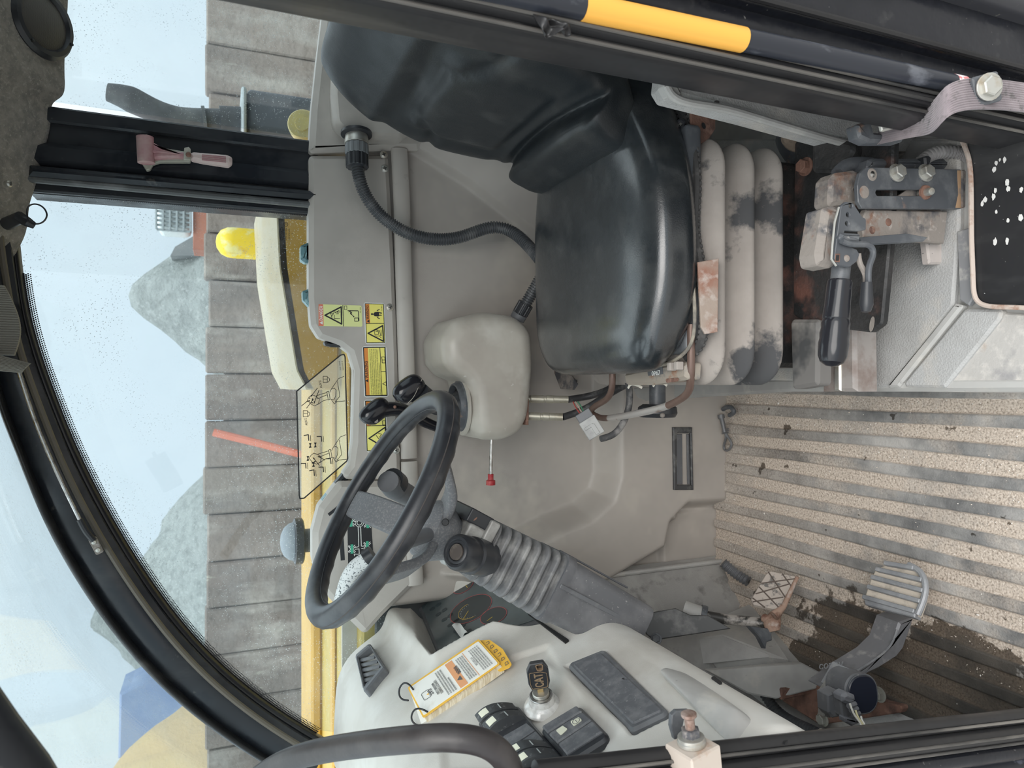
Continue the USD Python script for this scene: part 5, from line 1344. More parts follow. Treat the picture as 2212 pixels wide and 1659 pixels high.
part('front_rail', slab([at(a, b, z=.588) for a, b in [(1345, 806), (1440, 786), (1484, 782), (1482, 820), (1400, 832), (1350, 832)]], (0, 0, 1), .028, .006, .006), mt('rail_dusty', (.30, .26, .215), .75, layers=[((.26, .135, .08), 26, .55, .66, 5.), ((.16, .155, .15), 22, .55, .66, 5.)]), seat)
part('rail_slot', slab([at(a, b, z=.589) for a, b in [(1436, 818), (1464, 816), (1468, 823), (1440, 827)]], (0, 0, 1), .002, 0, .003), rust, seat)
lb = [at(a, b, z=.589) for a, b in [(1398, 794), (1430, 789), (1432, 808), (1400, 812)]]
part('label', slab(lb, (0, 0, 1), .001), grey_plastic, seat)
x = unit(lb[1] - lb[0]); x_ = unit(at(1430, 806, z=.533) - at(1430, 790, z=.533))
part('lettering', tf(text('0967', .0075, .0004, True), frame((lb[0] + lb[2]) / 2 + [0, 0, .0006] + np.array([-.004, -.004, 0]), at(1430, 800, z=.5) - at(1415, 802, z=.5), (0, 0, 1))), white_mark, seat, False)
for a, b, nn_ in ((1451, 792, 0), (1466, 790, 1)):
    part('rail_clip', tf(rbox(.014, .010, .014, .002), frame(at(a, b, z=.596), (1, 0, 0), (0, 0, 1))), bel_m, seat)
tie = mt('cable_tie', (.66, .62, .54), .5)
for p in ([(1357, 838), (1362, 831), (1374, 831), (1386, 837)], [(1411, 834), (1418, 826), (1430, 826), (1440, 832)]):
    part('cable_tie', tube(spline([at(a, b, z=.565) for a, b in p], 16), .0028, 8, flat=.6), tie, seat)
part('rear_label_flap', slab([at(a, b, z=.44) for a, b in [(1366, 838), (1410, 836), (1414, 862), (1396, 866), (1376, 858)]], (0, 0, 1), .004, .001, .004), smooth_grey, seat)
part('under_tray', slab([at(a, b, z=.50) for a, b in [(1160, 780), (1232, 822), (1228, 838), (1150, 842)]], (0, 0, 1), .02, .003), black_plastic, seat)
part('tray_arm', slab([at(a, b, z=.52) for a, b in [(1195, 800), (1235, 812), (1246, 830), (1238, 842), (1210, 840)]], (0, 0, 1), .004, .001), rust_pale, seat)

# ---------------------------------------------------------------- right-hand control pod and joysticks
pod = thing('control_pod', 'rounded pale grey control pod with a joystick collar at the far side of the seat', 'control pod', (0, .86, .65))
prof = np.array([(.150, .690), (.158, .765), (.140, .835), (.095, .862), (.045, .858), (.020, .835), (.008, .803), (-.02, .797), (-.095, .793), (-.122, .775), (-.124, .720), (-.108, .680), (-.075, .660), (.04, .648), (.120, .652)])
pr2 = rounded(prof, .022, 5)
mP = np.eye(4); mP[:3, 0], mP[:3, 1], mP[:3, 2] = (1, 0, 0), (0, 0, 1), (0, -1, 0); mP[:3, 3] = (0, .945, 0)
base = ext(pr2, .128, 0)
# rounded near face: shrink the outline over the last 37 mm
g0 = Polygon(pr2); rings = []
n_r = 120
def samp(g):
    b = g.exterior; return np.array([b.interpolate(k / n_r, normalized=True).coords[0] for k in range(n_r)])
base_r = samp(shapely.geometry.polygon.orient(g0)); cen = base_r.mean(0)
for k in range(9):
    a = k / 8 * math.pi / 2; inset, h = .036 * (1 - math.cos(a)), .128 + .036 * math.sin(a)
    e = np.roll(base_r, -1, 0) - np.roll(base_r, 1, 0); e /= np.linalg.norm(e, axis=1, keepdims=True); nn_ = np.stack([-e[:, 1], e[:, 0]], 1)
    q = base_r + nn_ * inset
    for _ in range(3 + k):
        q = .5 * q + .25 * (np.roll(q, 1, 0) + np.roll(q, -1, 0))
    rings.append(np.c_[q, np.full(n_r, h)])
rings = [np.c_[base_r, np.zeros(n_r)]] + rings
m_pod = tf(skin(np.array(rings)), mP); part('body', fixed(m_pod), pod_plastic, pod, 50)
cc = np.array([-.048, .862, .797])
mcol = frame(cc, (1, 0, 0), (-.05, 0, 1))
part('collar', tf(lathe([(.058, -.006), (.058, .004), (.053, .006), (.050, .016), (.046, .017), (.043, .004), (.043, -.004), (.046, -.008)], 40), mcol), worn_black, pod)
part('collar_ring', tf(lathe([(.066, -.002), (.066, .003), (.058, .004), (.058, -.002)], 40), mcol), pod_plastic, pod)
part('collar_hole', tf(lathe([(0, .004), (.043, .004), (.043, -.004), (0, -.004)], 36), mcol), mt('hole_black', (.004, .004, .004), .9), pod)
part('end_plate', slab([at(a, b, y=.80) for a, b in [(1137, 862), (1143, 862), (1142, 918), (1136, 918)]], (0, -1, 0), .03, .001), rust, pod)
js = thing('joystick', 'black joystick with a mushroom head rising from the pod collar', 'joystick', cc)
hd = at(888, 842, y=.80); jsp = [cc + [0, 0, .0], at(958, 880, y=.85), at(930, 868, y=.82), at(905, 850, y=.80)]
part('shaft', tube(spline(jsp, 20), np.linspace(.017, .024, 20), 18), black_plastic, js)
part('boot', tf(lathe([(.038, .002), (.030, .014), (.024, .02), (.017, .032), (0, .034)], 30), mcol), black_plastic, js)
hp_ = spline([at(857, 866, y=.80), at(868, 853, y=.80), at(884, 840, y=.80), at(900, 828, y=.80), at(912, 818, y=.80)], 30); hu = np.linspace(0, 1, 30)
part('head', tube(hp_, np.sqrt(np.maximum(1 - (2 * hu - 1) ** 4, 0)) * (.021 + .003 * np.sin(hu * 3.1)) + .0006, 28, flat=.88, up=(0, 1, 0)), grip_black, js, 70)
part('head_seam', tube(spline([at(912, 818, y=.785), at(903, 838, y=.780), at(893, 858, y=.780), at(880, 872, y=.784)], 16), .0007, 6), mt('seam_pale', (.35, .31, .27), .6), js)
lv = thing('lever_grip', 'black curved lever grip with a small hole standing behind the wheel rim', 'lever', at(850, 885, y=.84))
hq_ = spline([at(786, 914, y=.84), at(793, 904, y=.84), at(806, 893, y=.84), at(822, 880, y=.842), at(838, 868, y=.845)], 30)
part('head', tube(hq_, np.sqrt(np.maximum(1 - (2 * hu - 1) ** 4, 0)) * (.020 + .002 * np.sin(hu * 3.1)) + .0006, 28, flat=.85, up=(0, 1, 0)), grip_black, lv, 70)
part('neck', tube(spline([at(818, 888, y=.84), at(838, 884, y=.845), at(858, 884, y=.85), at(880, 890, y=.86), at(905, 905, y=.87), at(950, 925, y=.885)], 24), np.linspace(.017, .011, 24), 18), grip_black, lv)
part('rivet', ball(at(853, 879, y=.828), .0035), rust, lv)
c = at(812, 909, y=.826); part('hole', tf(lathe([(.0045, .0012), (.003, .0008), (.003, -.002), (.0045, -.002)], 16), frame(c, (1, 0, 0), unit(CAM - c))), rust_pale, lv)
rkn = thing('pull_knob', 'red push-pull knob on a thin steel rod below the control pod', 'knob', at(1060, 1035, y=.85))
part('rod', tube([at(1062, 930, y=.86), at(1060, 1030, y=.86)], .0042, 12), steel, rkn)
ka, kb = at(1060, 1024, y=.86), at(1060, 1048, y=.86); d = unit(kb - ka); Lr = np.linalg.norm(kb - ka)
part('knob', tf(lathe([(0, 0), (.0065, 0), (.0065, Lr * .5), (.0105, Lr * .58), (.0105, Lr * .98), (0, Lr)], 24), frame(ka, (0, 1, 0), d)), mt('knob_red', (.38, .022, .03), .4, layers=[((.48, .10, .09), 60, .5, .7)]), rkn)

# corrugated cable: wall socket to seat, second stub at the pod
hose_m = mt('conduit_dark', (.055, .058, .062), .45, layers=[((.13, .13, .13), 30, .5, .7)])
hose = thing('corrugated_cable', 'dark corrugated cable looping from the wall socket down behind the seat', 'cable', at(772, 320, y=.88))
so_ = at(770, 290, y=.884); sd = unit(at(772, 372, y=.872) - so_)
m = frame(so_, (0, 1, 0), sd); u_ = np.linalg.norm(at(772, 372, y=.872) - so_) / 82
part('socket_flange', tf(lathe([(0, -.004), (.033, -.004), (.033, .002), (.026, .004), (0, .004)], 30), m), black_plastic, hose)
part('metal_collar', tf(lathe([(0, 0), (.0235, 2 * u_), (.0250, 12 * u_), (.0255, 16 * u_), (.0255, 22 * u_), (.0240, 23 * u_), (0, 24 * u_)], 30), m), zinc, hose)
def knurl(r, z0, z1, n=12, deep=.0014):
    t = np.linspace(0, 2 * math.pi, n * 6, endpoint=False); w_ = r + deep * (np.arange(n * 6) % 6 < 3)
    q = np.stack([w_ * np.cos(t), w_ * np.sin(t)], 1); return ext(q, z1 - z0, .0012, z0)
part('grey_collar', tf(cat(knurl(.0235, 24 * u_, 46 * u_)), m), mt('collar_grey', (.16, .17, .175), .45), hose)
part('nut', tf(knurl(.0225, 46 * u_, 72 * u_, 16), m), black_plastic, hose)
cpth = spline([so_ + sd * 70 * u_, at(778, 392, y=.872), at(796, 432, y=.872), at(828, 470, y=.868), at(880, 503, y=.865), at(945, 517, y=.862), at(1005, 509, y=.855), at(1058, 492, y=.845), at(1100, 498, y=.83), at(1142, 532, y=.79), at(1166, 560, y=.75)], 200)
part('conduit', corr(cpth, .0138, .0055, .17, 16), hose_m, hose, 50)
stub = thing('cable_gland', 'short corrugated cable stub with a ribbed black nut on the pod', 'cable gland', at(1130, 665, y=.83))
sa_, sb_ = at(1152, 628, y=.80), at(1120, 684, y=.83); d = unit(sb_ - sa_)
part('conduit', corr(np.linspace(sa_ - d * .03, sb_ - d * .03, 60), .0135, .0055, .17, 16), hose_m, stub)
part('nut', tf(knurl(.0165, 0, .026, 14), frame(at(1136, 656, y=.815), (0, 1, 0), d)), black_plastic, stub)
part('seat_side', tf(lathe([(0, .026), (.0175, .026), (.0175, .04), (0, .04)], 20), frame(at(1136, 656, y=.815), (0, 1, 0), d)), grey_plastic, stub)
# hydraulic pilot hoses out of the pod
for nm_, ya_, a, b, path in (('rear', .84, (1145, 862), (1228, 863), [(1228, 863), (1275, 855), (1320, 838), (1345, 815), (1360, 800)]), ('front', .82, (1140, 899), (1216, 901), [(1216, 901), (1262, 884), (1310, 855), (1350, 832), (1385, 816)])):
    t = thing('pilot_hose', f'black hydraulic hose with a pale crimped ferrule leaving the pod, {"nearest the seat" if nm_ == "rear" else "passing above the grey plug"}', 'hose', at(*a, y=ya_))
    pa_, pb_ = at(*a, y=ya_), at(*b, y=ya_ - .03); d = unit(pb_ - pa_); Lf = np.linalg.norm(pb_ - pa_)
    part('ferrule', tf(lathe([(0, -.02), (.0075, -.02), (.0075, 0), (.0090, .002), (.0090, Lf * .35), (.0078, Lf * .36), (.0078, Lf * .42), (.0094, Lf * .43), (.0094, Lf * .60), (.0086, Lf * .61), (.0086, Lf * .99), (0, Lf)], 22), frame(pa_, (0, 1, 0), d)), mt('ferrule_' + nm_, (.47, .44, .36), .42, .6, layers=[((.35, .30, .22), 30, .5, .7)]), t)
    hp = spline([pb_] + [at(*p, y=ya_ - .04 - .05 * i) for i, p in enumerate(path[1:])], 50)
    part('hose', tube(hp, .0080, 14), mt('hose_black_' + nm_, (.03, .03, .032), .5, layers=[((.12, .115, .11), 40, .55, .72, 5.)]), t)
# wiring plug dangling below the seat front
plug_m = mt('plug_grey', (.33, .33, .32), .5, layers=[((.24, .24, .235), 30, .45, .66)])
pg = thing('wiring_plug', 'grey rectangular wiring connector hanging from black cable below the seat front', 'connector', at(1275, 920, y=.60))
c0, c1 = at(1262, 898, y=.62), at(1290, 942, y=.60); d = unit(c1 - c0); m = frame((c0 + c1) / 2, d, unit(CAM - c0))
part('body', tf(rbox(.040, .036, .022, .002), m @ np.array([[1, 0, 0, .004], [0, 1, 0, 0], [0, 0, 1, 0], [0, 0, 0, 1.]])), plug_m, pg)
part('cap', tf(rbox(.018, .032, .019, .002), m @ np.array([[1, 0, 0, -.024], [0, 1, 0, 0], [0, 0, 1, 0], [0, 0, 0, 1.]])), grey_plastic, pg)
part('latch', tf(rbox(.022, .009, .004, .001), m @ np.array([[1, 0, 0, .010], [0, 1, 0, .004], [0, 0, 1, .011], [0, 0, 0, 1.]])), plug_m, pg)
part('latch', tf(rbox(.006, .020, .004, .001), m @ np.array([[1, 0, 0, .0], [0, 1, 0, -.004], [0, 0, 1, .0108], [0, 0, 0, 1.]])), plug_m, pg)
part('cable', tube(spline([at(1298, 948, y=.60), at(1325, 938, y=.60), at(1345, 915, y=.60), at(1358, 880, y=.60), at(1360, 850, y=.60), at(1357, 826, y=.58)], 40), .0068, 14), mt('cable_dusty', (.06, .06, .062), .6, layers=[((.24, .23, .22), 24, .5, .66, 5.)]), pg)
for k, col_ in enumerate(((.30, .05, .04), (.45, .38, .30), (.06, .22, .12))):
    part('wire', tube(spline([at(1252 + k * 4, 892 - k * 2, y=.62), at(1244 + k * 5, 880 - k * 2, y=.64), at(1238 + k * 5, 868, y=.66)], 10), .0014, 6), mt(f'wire_colour_{"abc"[k]}', col_, .5), pg)
# ---------------------------------------------------------------- seat platform and its covers
ZR = .22
plat = thing('seat_platform', 'dusty grey moulded seat platform with pebbled panels and a front lip', 'platform', (.3, .45, .05))
part('base', box((-.012, .015, .03), (.97, .872, ZR - .012), .008), smooth_grey, plat)
part('front_lip', slab([at(a, b, z=ZR - .004) for a, b in [(1440, 862), (1700, 846), (2280, 846), (2280, 815), (1440, 820)]], (0, 0, 1), .02, .006), smooth_grey, plat)
part('top_panel', slab([at(a, b, z=ZR) for a, b in [(1460, 300), (1460, 818), (1700, 822), (1905, 838), (1925, 830), (2058, 660), (2072, 480), (2072, 300)]], (0, 0, 1), .014, .004, .006), pebble, plat)
part('raised_rib', slab([at(a, b, z=ZR + .004) for a, b in [(2060, 655), (2080, 660), (1940, 836), (1912, 838)]], (0, 0, 1), .014, .004, .003), smooth_grey, plat)
part('side_panel', slab([at(a, b, z=ZR + .002) for a, b in [(2082, 668), (2166, 668), (2160, 688), (2040, 838), (1944, 836)]], (0, 0, 1), .014, .004, .006), pebble, plat)
step_m = mt('step_steel_worn', (.43, .41, .385), .6, layers=[((.36, .22, .12), 9, .56, .70, 6.), ((.55, .52, .48), 60, .5, .7, 5.), ((.28, .27, .27), 14, .55, .7, 5.)], bump=[(180, .25, 'noise')])
part('worn_step', slab([at(a, b, z=ZR - .006) for a, b in [(2044, 838), (2170, 676), (2330, 690), (2330, 845)]], (0, 0, 1), .012, .002), step_m, plat)
part('under_plate', slab([at(a, b, z=ZR - .004) for a, b in [(1900, 300), (2075, 300), (2072, 480), (1960, 470)]], (0, 0, 1), .008), smooth_grey, plat)  # plain grey plate just below the pebbled panel
# black console plate with pale rusty rim, and its dust splashes
blk = thing('console_plate', 'black sloped console plate with a pale rusty rim and white splashes by the door', 'plate', at(2150, 480, z=.21))
con_m = mt('console_black', (.013, .013, .014), .42, layers=[((.055, .055, .055), 6, .5, .7, 6., (1, .3, 1)), ((.5, .49, .47), 190, .73, .77, 2.)], bump=[(60, .05, 'noise')])
part('plate', slab([at(a, b, z=.226) for a, b in [(2084, 285), (2100, 400), (2102, 560), (2110, 648), (2126, 656), (2400, 672), (2400, 240)]], (0, 0, 1), .02, .003), con_m, blk)
rim_m2 = mt('rim_pale_rust', (.52, .43, .37), .7, layers=[((.30, .15, .09), 40, .52, .7, 5.)])
part('rim', tube(spline([at(a, b, z=.231) for a, b in [(2070, 285), (2082, 312), (2093, 345), (2098, 420), (2099, 520), (2102, 600), (2108, 645), (2126, 659), (2190, 664), (2330, 676)]], 60), .0036, 8), rim_m2, blk)
part('flange', slab([at(a, b, z=.224) for a, b in [(2066, 500), (2098, 490), (2104, 640), (2092, 660), (2072, 648)]], (0, 0, 1), .01, .002), mt('flange_grey', (.22, .22, .225), .5, layers=[((.45, .43, .40), 30, .52, .7, 6.)]), blk)
rng = random.Random(12)
splash = mt('splash_white', (.66, .65, .62), .8)
for a, b in ((2152, 352), (2160, 345), (2148, 366), (2150, 412), (2146, 425), (2176, 395), (2178, 408), (2206, 410), (2152, 458), (2178, 476), (2150, 522), (2176, 520), (2122, 440), (2128, 432), (2170, 345), (2205, 470)):
    c = at(a, b, z=.2265); r0 = rng.uniform(.0016, .0038); q = [(r0 * rng.uniform(.6, 1.1) * math.cos(t), 1.7 * r0 * rng.uniform(.6, 1.1) * math.sin(t)) for t in np.linspace(0, 6.28, 11, endpoint=False)]
    part('splash', tf(ext(q, .0004), frame(c, (0, 1, .0), (0, 0, 1))), splash, blk)
# left console: textured grey side cover behind the door post
lcs = thing('left_console', 'grey pebbled console cover tapering down behind the door post', 'console', at(1700, 220, y=.20))
part('cover', slab([at(a, b, y=.20) for a, b in [(1440, 150), (1436, 185), (1450, 208), (1620, 252), (1720, 280), (1850, 316), (2100, 330), (2100, 120), (1440, 60)]], (0, -1, 0), .035, .010, .006), pebble, lcs)
part('edge_band', slab([at(a, b, y=.195) for a, b in [(1442, 150), (1438, 182), (1450, 204), (1478, 208), (1470, 192), (1510, 168), (1500, 150)]], (0, -1, 0), .02, .004, .003), smooth_grey, lcs)
part('edge_roll', tube(spline([at(a, b, y=.195) for a, b in [(1440, 186), (1454, 208), (1540, 230), (1640, 256), (1760, 292), (1856, 318)]], 40), .006, 10), smooth_grey, lcs)
for a, b, rx in ((1632, 192, .014), (1548, 221, .005), (1906, 240, .016)):
    part('damp_spot', tf(ext(np.array([(math.cos(t) * rx, math.sin(t) * rx * .55) for t in np.linspace(0, 6.28, 18, endpoint=False)]), .0005), frame(at(a, b, y=.1995), (.3, 0, -1), (0, -1, 0))), mt(f'damp_{a}', (.14, .135, .13), .5), lcs)
part('cross_beam', slab([at(a, b, y=.24) for a, b in [(1985, 290), (2030, 300), (2066, 350), (2066, 420), (1950, 425), (1960, 340)]], (0, -1, 0), .06, .01, .01), smooth_grey, lcs)
part('mud_block', slab([at(a, b, y=.21) for a, b in [(1930, 322), (1950, 300), (1998, 282), (2020, 290), (2028, 310), (2012, 335), (1960, 345), (1925, 345)]], (0, -1, 0), .05, .012, .01), mt('mud_grey', (.25, .225, .20), .9, layers=[((.12, .11, .10), 60, .5, .7, 5.)], bump=[(80, .5, 'noise')]), lcs)
c = at(1998, 315, y=.155); part('hole', tf(ext(np.array([(math.cos(t) * .009, math.sin(t) * .006) for t in np.linspace(0, 6.28, 16, endpoint=False)]), .0006), frame(at(1998, 315, y=.209), (.4, 0, -1), (0, -1, 0))), black_mark, lcs)
cf = thing('flexible_conduit', 'short grey corrugated conduit arching behind the lever bracket', 'conduit', at(2050, 330, y=.12))
part('conduit', corr(spline([at(1990, 350, y=.14), at(2012, 334, y=.135), at(2050, 328, y=.125), at(2085, 334, y=.11), at(2110, 352, y=.09)], 60), .0105, .0058, .18, 16), mt('conduit_grey', (.30, .285, .275), .6, layers=[((.18, .17, .165), 30, .45, .66)]), cf, 50)
shard = mt('film_shard', (.30, .38, .38), .3)
sh = thing('plastic_shard', 'torn pale blue-green plastic film scraps in the gap behind the lever', 'plastic scrap', at(1900, 318, y=.22))
part('scrap', slab([at(a, b, y=.23) for a, b in [(1840, 310), (1862, 308), (1870, 318), (1862, 322)]], unit((.2, -1, .3)), .001), shard, sh)
part('scrap', slab([at(a, b, y=.22) for a, b in [(1870, 322), (1886, 310), (1900, 307), (1903, 328), (1894, 331)]], unit((-.2, -1, .2)), .001), shard, sh)

# ---------------------------------------------------------------- console tilt lever with its slotted bracket
lv2 = thing('console_lever', 'rusty slotted bracket and locking lever with a glossy black hand grip', 'lever', at(1900, 450, y=.12))
yb1 = .115
out_ = [at(a, b, y=yb1) for a, b in [(1872, 361), (2082, 366), (2086, 372), (2083, 446), (2078, 451), (1862, 450), (1854, 436), (1852, 400), (1858, 374)]]
m = frame((0, yb1, 0), (1, 0, 0), (0, -1, 0)); loc2 = lambda ps, y=yb1: ((np.array([at(a, b, y=y) for a, b in ps]) - m[:3, 3]) @ m[:3, :3])[:, :2]
g = Polygon(rounded(((np.array(out_) - m[:3, 3]) @ m[:3, :3])[:, :2], .003)).difference(Polygon(rounded(loc2([(1895, 409), (2006, 409), (2010, 415), (2006, 423), (1895, 423), (1891, 416)]), .003)))
part('bracket_plate', tf(ext(g, .006, .001, -.006), m), worn_black, lv2)
part('bracket_edge', slab([at(a, b, y=yb1 - .002) for a, b in [(2078, 366), (2088, 368), (2086, 448), (2078, 450)]], (0, -1, 0), .012, .002), rust_pale, lv2)
part('bracket_stain', slab([at(a, b, y=yb1 - .0003) for a, b in [(2068, 368), (2079, 368), (2078, 449), (2064, 449), (2070, 420)]], (0, -1, 0), .0004), mt('stain_rust', (.42, .27, .16), .8, layers=[((.2, .18, .16), 40, .5, .7)]), lv2)
for a, b in ((1936, 374), (1998, 374)):
    part('bolt', tf(bolt_hex(.0105, .009), frame(at(a, b, y=yb1), (1, 0, 0), (.15, -1, .1))), zinc, lv2)
for a, b in ((1884, 377), (1867, 415)):
    mm = frame(at(a, b, y=yb1 + .0), (1, 0, 0), (0, -1, 0))
    part('pivot_ring', tf(lathe([(.0062, .0012), (.0088, .0008), (.0095, 0), (.0062, 0)], 24), mm), rust_pale, lv2)
    part('pivot_pin', tf(lathe([(0, .003 if b < 400 else .0006), (.0045, .0015 if b < 400 else .0006), (.0060, .0003), (0, .0003)], 20), mm), steel if b < 400 else worn_black, lv2)
mm = frame(at(1998, 416, y=yb1), (1, 0, 0), (-.1, -1, .15))
part('slot_washer', tf(lathe([(.006, .003), (.0105, .003), (.0115, 0), (.006, 0)], 22), mm), rust, lv2)
part('slot_pin', tf(lathe([(0, .014), (.005, .0135), (.006, .012), (.006, -.01), (0, -.01)], 18), mm), zinc, lv2)
part('slot_back', slab([at(a, b, y=yb1 + .03) for a, b in [(1880, 400), (2020, 400), (2020, 430), (1880, 430)]], (0, -1, 0), .004), mt('slot_dark', (.02, .017, .015), .8), lv2)
part('slot_arm', slab([at(a, b, y=yb1 + .012) for a, b in [(1940, 424), (1960, 409), (2010, 407), (2010, 425)]], (0, -1, 0), .004), rust_pale, lv2)
part('top_guard', slab([at(a, b, y=yb1 + .02) for a, b in [(1880, 343), (1890, 340), (2054, 342), (2062, 348), (2062, 364), (1876, 364)]], (0, -1, 0), .05, .006, .004), worn_black, lv2)
part('guard_clip', slab([at(a, b, y=yb1 + .012) for a, b in [(1998, 338), (2008, 334), (2014, 340), (2012, 352), (2006, 360), (2000, 356)]], (0, -1, 0), .04, .003, .002), black_plastic, lv2)
part('rear_arm', slab([at(a, b, y=yb1 + .025) for a, b in [(1796, 385), (1808, 372), (1850, 366), (1866, 374), (1850, 410), (1860, 446), (1830, 440), (1792, 445)]], (0, -1, 0), .03, .006, .006), rust_pale, lv2)
part('rear_loop', tube(spline([at(a, b, y=yb1 + .05) for a, b in [(1810, 376), (1826, 360), (1856, 354), (1884, 356)]], 16), .011, 12), worn_black, lv2)
part('dust_plate', slab([at(a, b, y=yb1 + .012) for a, b in [(1872, 452), (2048, 456), (2040, 526), (1866, 512), (1862, 480)]], (0, -1, 0), .010, .002), rust_pale, lv2)
part('dust_plate', slab([at(a, b, y=yb1 + .03) for a, b in [(2006, 450), (2078, 452), (2070, 500), (2064, 570), (2008, 570), (2002, 520)]], (0, -1, 0), .012, .003, .003), mt('dust_spotted', (.46, .41, .38), .85, layers=[((.10, .10, .10), 120, .66, .72, 3.), ((.38, .33, .30), 12, .45, .65)]), lv2)
for a, b in ((1919, 480), (1884, 497)):
    part('rivet', tf(lathe([(0, .003), (.0045, .002), (.006, 0), (0, 0)], 16), frame(at(a, b, y=yb1 + .012), (1, 0, 0), (0, -1, 0))), rust, lv2)
part('under_bar', slab([at(a, b, y=yb1 + .008) for a, b in [(1858, 512), (1940, 518), (1974, 534), (1968, 540), (1860, 530)]], unit((.3, -1, .3)), .006, .001), worn_black, lv2)
# latch body: two folded cheeks
lt = worn_black
part('latch_back', slab([at(a, b, y=.085) for a, b in [(1784, 448), (1806, 442), (1830, 450), (1828, 560), (1800, 578), (1772, 572), (1768, 548)]], (0, -1, 0), .035, .008, .006), rust_pale, lv2)
lo2 = Polygon(rounded(loc2([(1812, 446), (1822, 437), (1838, 440), (1858, 470), (1866, 474), (1866, 498), (1846, 501), (1820, 500), (1816, 512), (1822, 530), (1846, 540), (1852, 550), (1846, 566), (1830, 578), (1806, 574), (1797, 560)], .075), .003))
ml = m.copy(); ml[1, 3] = .075
holes = [loc2([(a, b)], .075)[0] for a, b in ((1833, 446), (1827, 465), (1825, 484))]
for h in holes:
    lo2 = lo2.difference(Polygon(circle(.0034, 14, h)))
part('latch_cheek', tf(ext(lo2, .004, .0008, 0), ml), lt, lv2)
part('latch_edge', tube([at(a, b, y=.069) for a, b in [(1812, 448), (1803, 480), (1798, 530), (1796, 560), (1806, 574)]], .0016, 8), zinc, lv2)
part('latch_tab', slab([at(a, b, y=.064) for a, b in [(1820, 502), (1862, 504), (1860, 524), (1826, 524), (1816, 514)]], (0, -1, 0), .014, .004, .003), lt, lv2)
part('latch_window', slab([at(a, b, y=.0705) for a, b in [(1805, 548), (1815, 548), (1814, 566), (1804, 566)]], (0, -1, 0), .0012), rust, lv2)
part('latch_window_hole', slab([at(a, b, y=.0698) for a, b in [(1807, 551), (1813, 551), (1812, 563), (1806, 563)]], (0, -1, 0), .0006), black_mark, lv2)
part('latch_rivet', tf(lathe([(0, .002), (.004, .0015), (.005, 0), (0, 0)], 16), frame(at(1829, 558, y=.071), (1, 0, 0), (0, -1, 0))), rust_pale, lv2)
part('shank', tube([at(1818, 570, y=.09), at(1813, 616, y=.09)], .0125, 18), worn_black, lv2)
ga, gb = at(1814, 606, y=.09), at(1796, 792, y=.09); d = unit(gb - ga); Lg = np.linalg.norm(gb - ga)
part('hand_grip', tf(lathe([(0, 0), (.0155, 0), (.0165, .003), (.0170, Lg * .30), (.0182, Lg * .44), (.0172, Lg * .455), (.0190, Lg * .50), (.0184, Lg * .56), (.0196, Lg * .62), (.0190, Lg * .68), (.0200, Lg * .74), (.0195, Lg * .80), (.0188, Lg * .88), (.0155, Lg * .95), (.008, Lg * .99), (0, Lg)], 32), frame(ga, (0, 1, 0), d)), grip_black, lv2)
part('release_rod', tube(spline([at(a, b, y=.066) for a, b in [(1818, 520), (1838, 527), (1868, 528), (1882, 534), (1886, 548), (1878, 574), (1876, 612)]], 40), .0042, 10), worn_black, lv2)
part('release_rod', tube(spline([at(a, b, y=.075) for a, b in [(1854, 548), (1858, 570), (1868, 590), (1870, 612)]], 20), .0038, 10), rust_pale, lv2)
ra, rb2 = at(1872, 610, y=.066), at(1871, 676, y=.066); d = unit(rb2 - ra); Lr2 = np.linalg.norm(rb2 - ra)
part('release_cap', tf(lathe([(0, 0), (.0070, 0), (.0085, Lr2 * .5), (.0090, Lr2 * .75), (.006, Lr2 * .96), (0, Lr2)], 20), frame(ra, (0, 1, 0), d)), black_plastic, lv2)

# belt strap bolted at the door post
web = mt('belt_web', (.20, .165, .175), .85, layers=[((.30, .25, .26), 12, .45, .66, 5.), ((.10, .085, .085), 60, .56, .7, 4.)], bump=[(320, .3, 'noise')], sheen=.2)
bt = thing('check_strap', 'frayed mauve-grey webbing strap bolted across the foot of the door post', 'strap', at(2000, 240, y=.02))
cl_ = [(1900, 282, .10), (1940, 272, .06), (1985, 262, .02), (2022, 246, -.03), (2046, 220, -.052), (2075, 206, -.055), (2130, 202, -.05), (2200, 208, -.04), (2290, 222, -.03)]
wid = [6, 10, 16, 24, 32, 26, 18, 16, 20]
mid_ = [at(a, b, y=y) for a, b, y in cl_]
ms = spline(mid_, 80); wv = np.interp(np.linspace(0, 1, 80), np.linspace(0, 1, len(wid)), wid)
dirs = spline([(0, -.2, .0, ), (.25, -.1, -.1), (.45, .2, -.15), (.62, .4, -.30), (.55, .45, -.45), (.55, .3, -.2), (.7, .1, -.1), (.7, .1, -.1), (.7, .1, -.1)], 80)
def strap(u, v):
    i = np.clip(np.round(u * 79).astype(int), 0, 79)
    P = ms[i] - (np.array([1, .25, -.35]) / 1.1) * ((v - .5) * .050)[..., None]
    rid = .0007 * np.sin(v * math.pi * 26); P[..., 1] -= rid; return P
part('webbing', grid(strap, 80, 105, (0, .0026, 0)), web, bt, 60)
for a, b, y in ((2136, 188, -.062), (1927, 246, .05)):
    c = at(a, b, y=y); mm = frame(c, (1, 0, .3), unit((-.15, -1, .35)))
    part('clamp_plate', tf(box((-.020, -.018, -.010), (.017, .018, -.002), .004, 1), mm), worn_black if a > 2000 else zinc, bt)
    part('bolt', tf(bolt_hex(.0125, .007), mm), zinc if a > 2000 else rust_pale, bt)
part('buckle_bracket', slab([at(a, b, y=.09) for a, b in [(1852, 268), (1876, 260), (1884, 264), (1890, 285), (1948, 292), (1958, 300), (1950, 306), (1880, 306), (1858, 296)]], (0, -1, 0), .02, .004, .003), worn_black, bt)

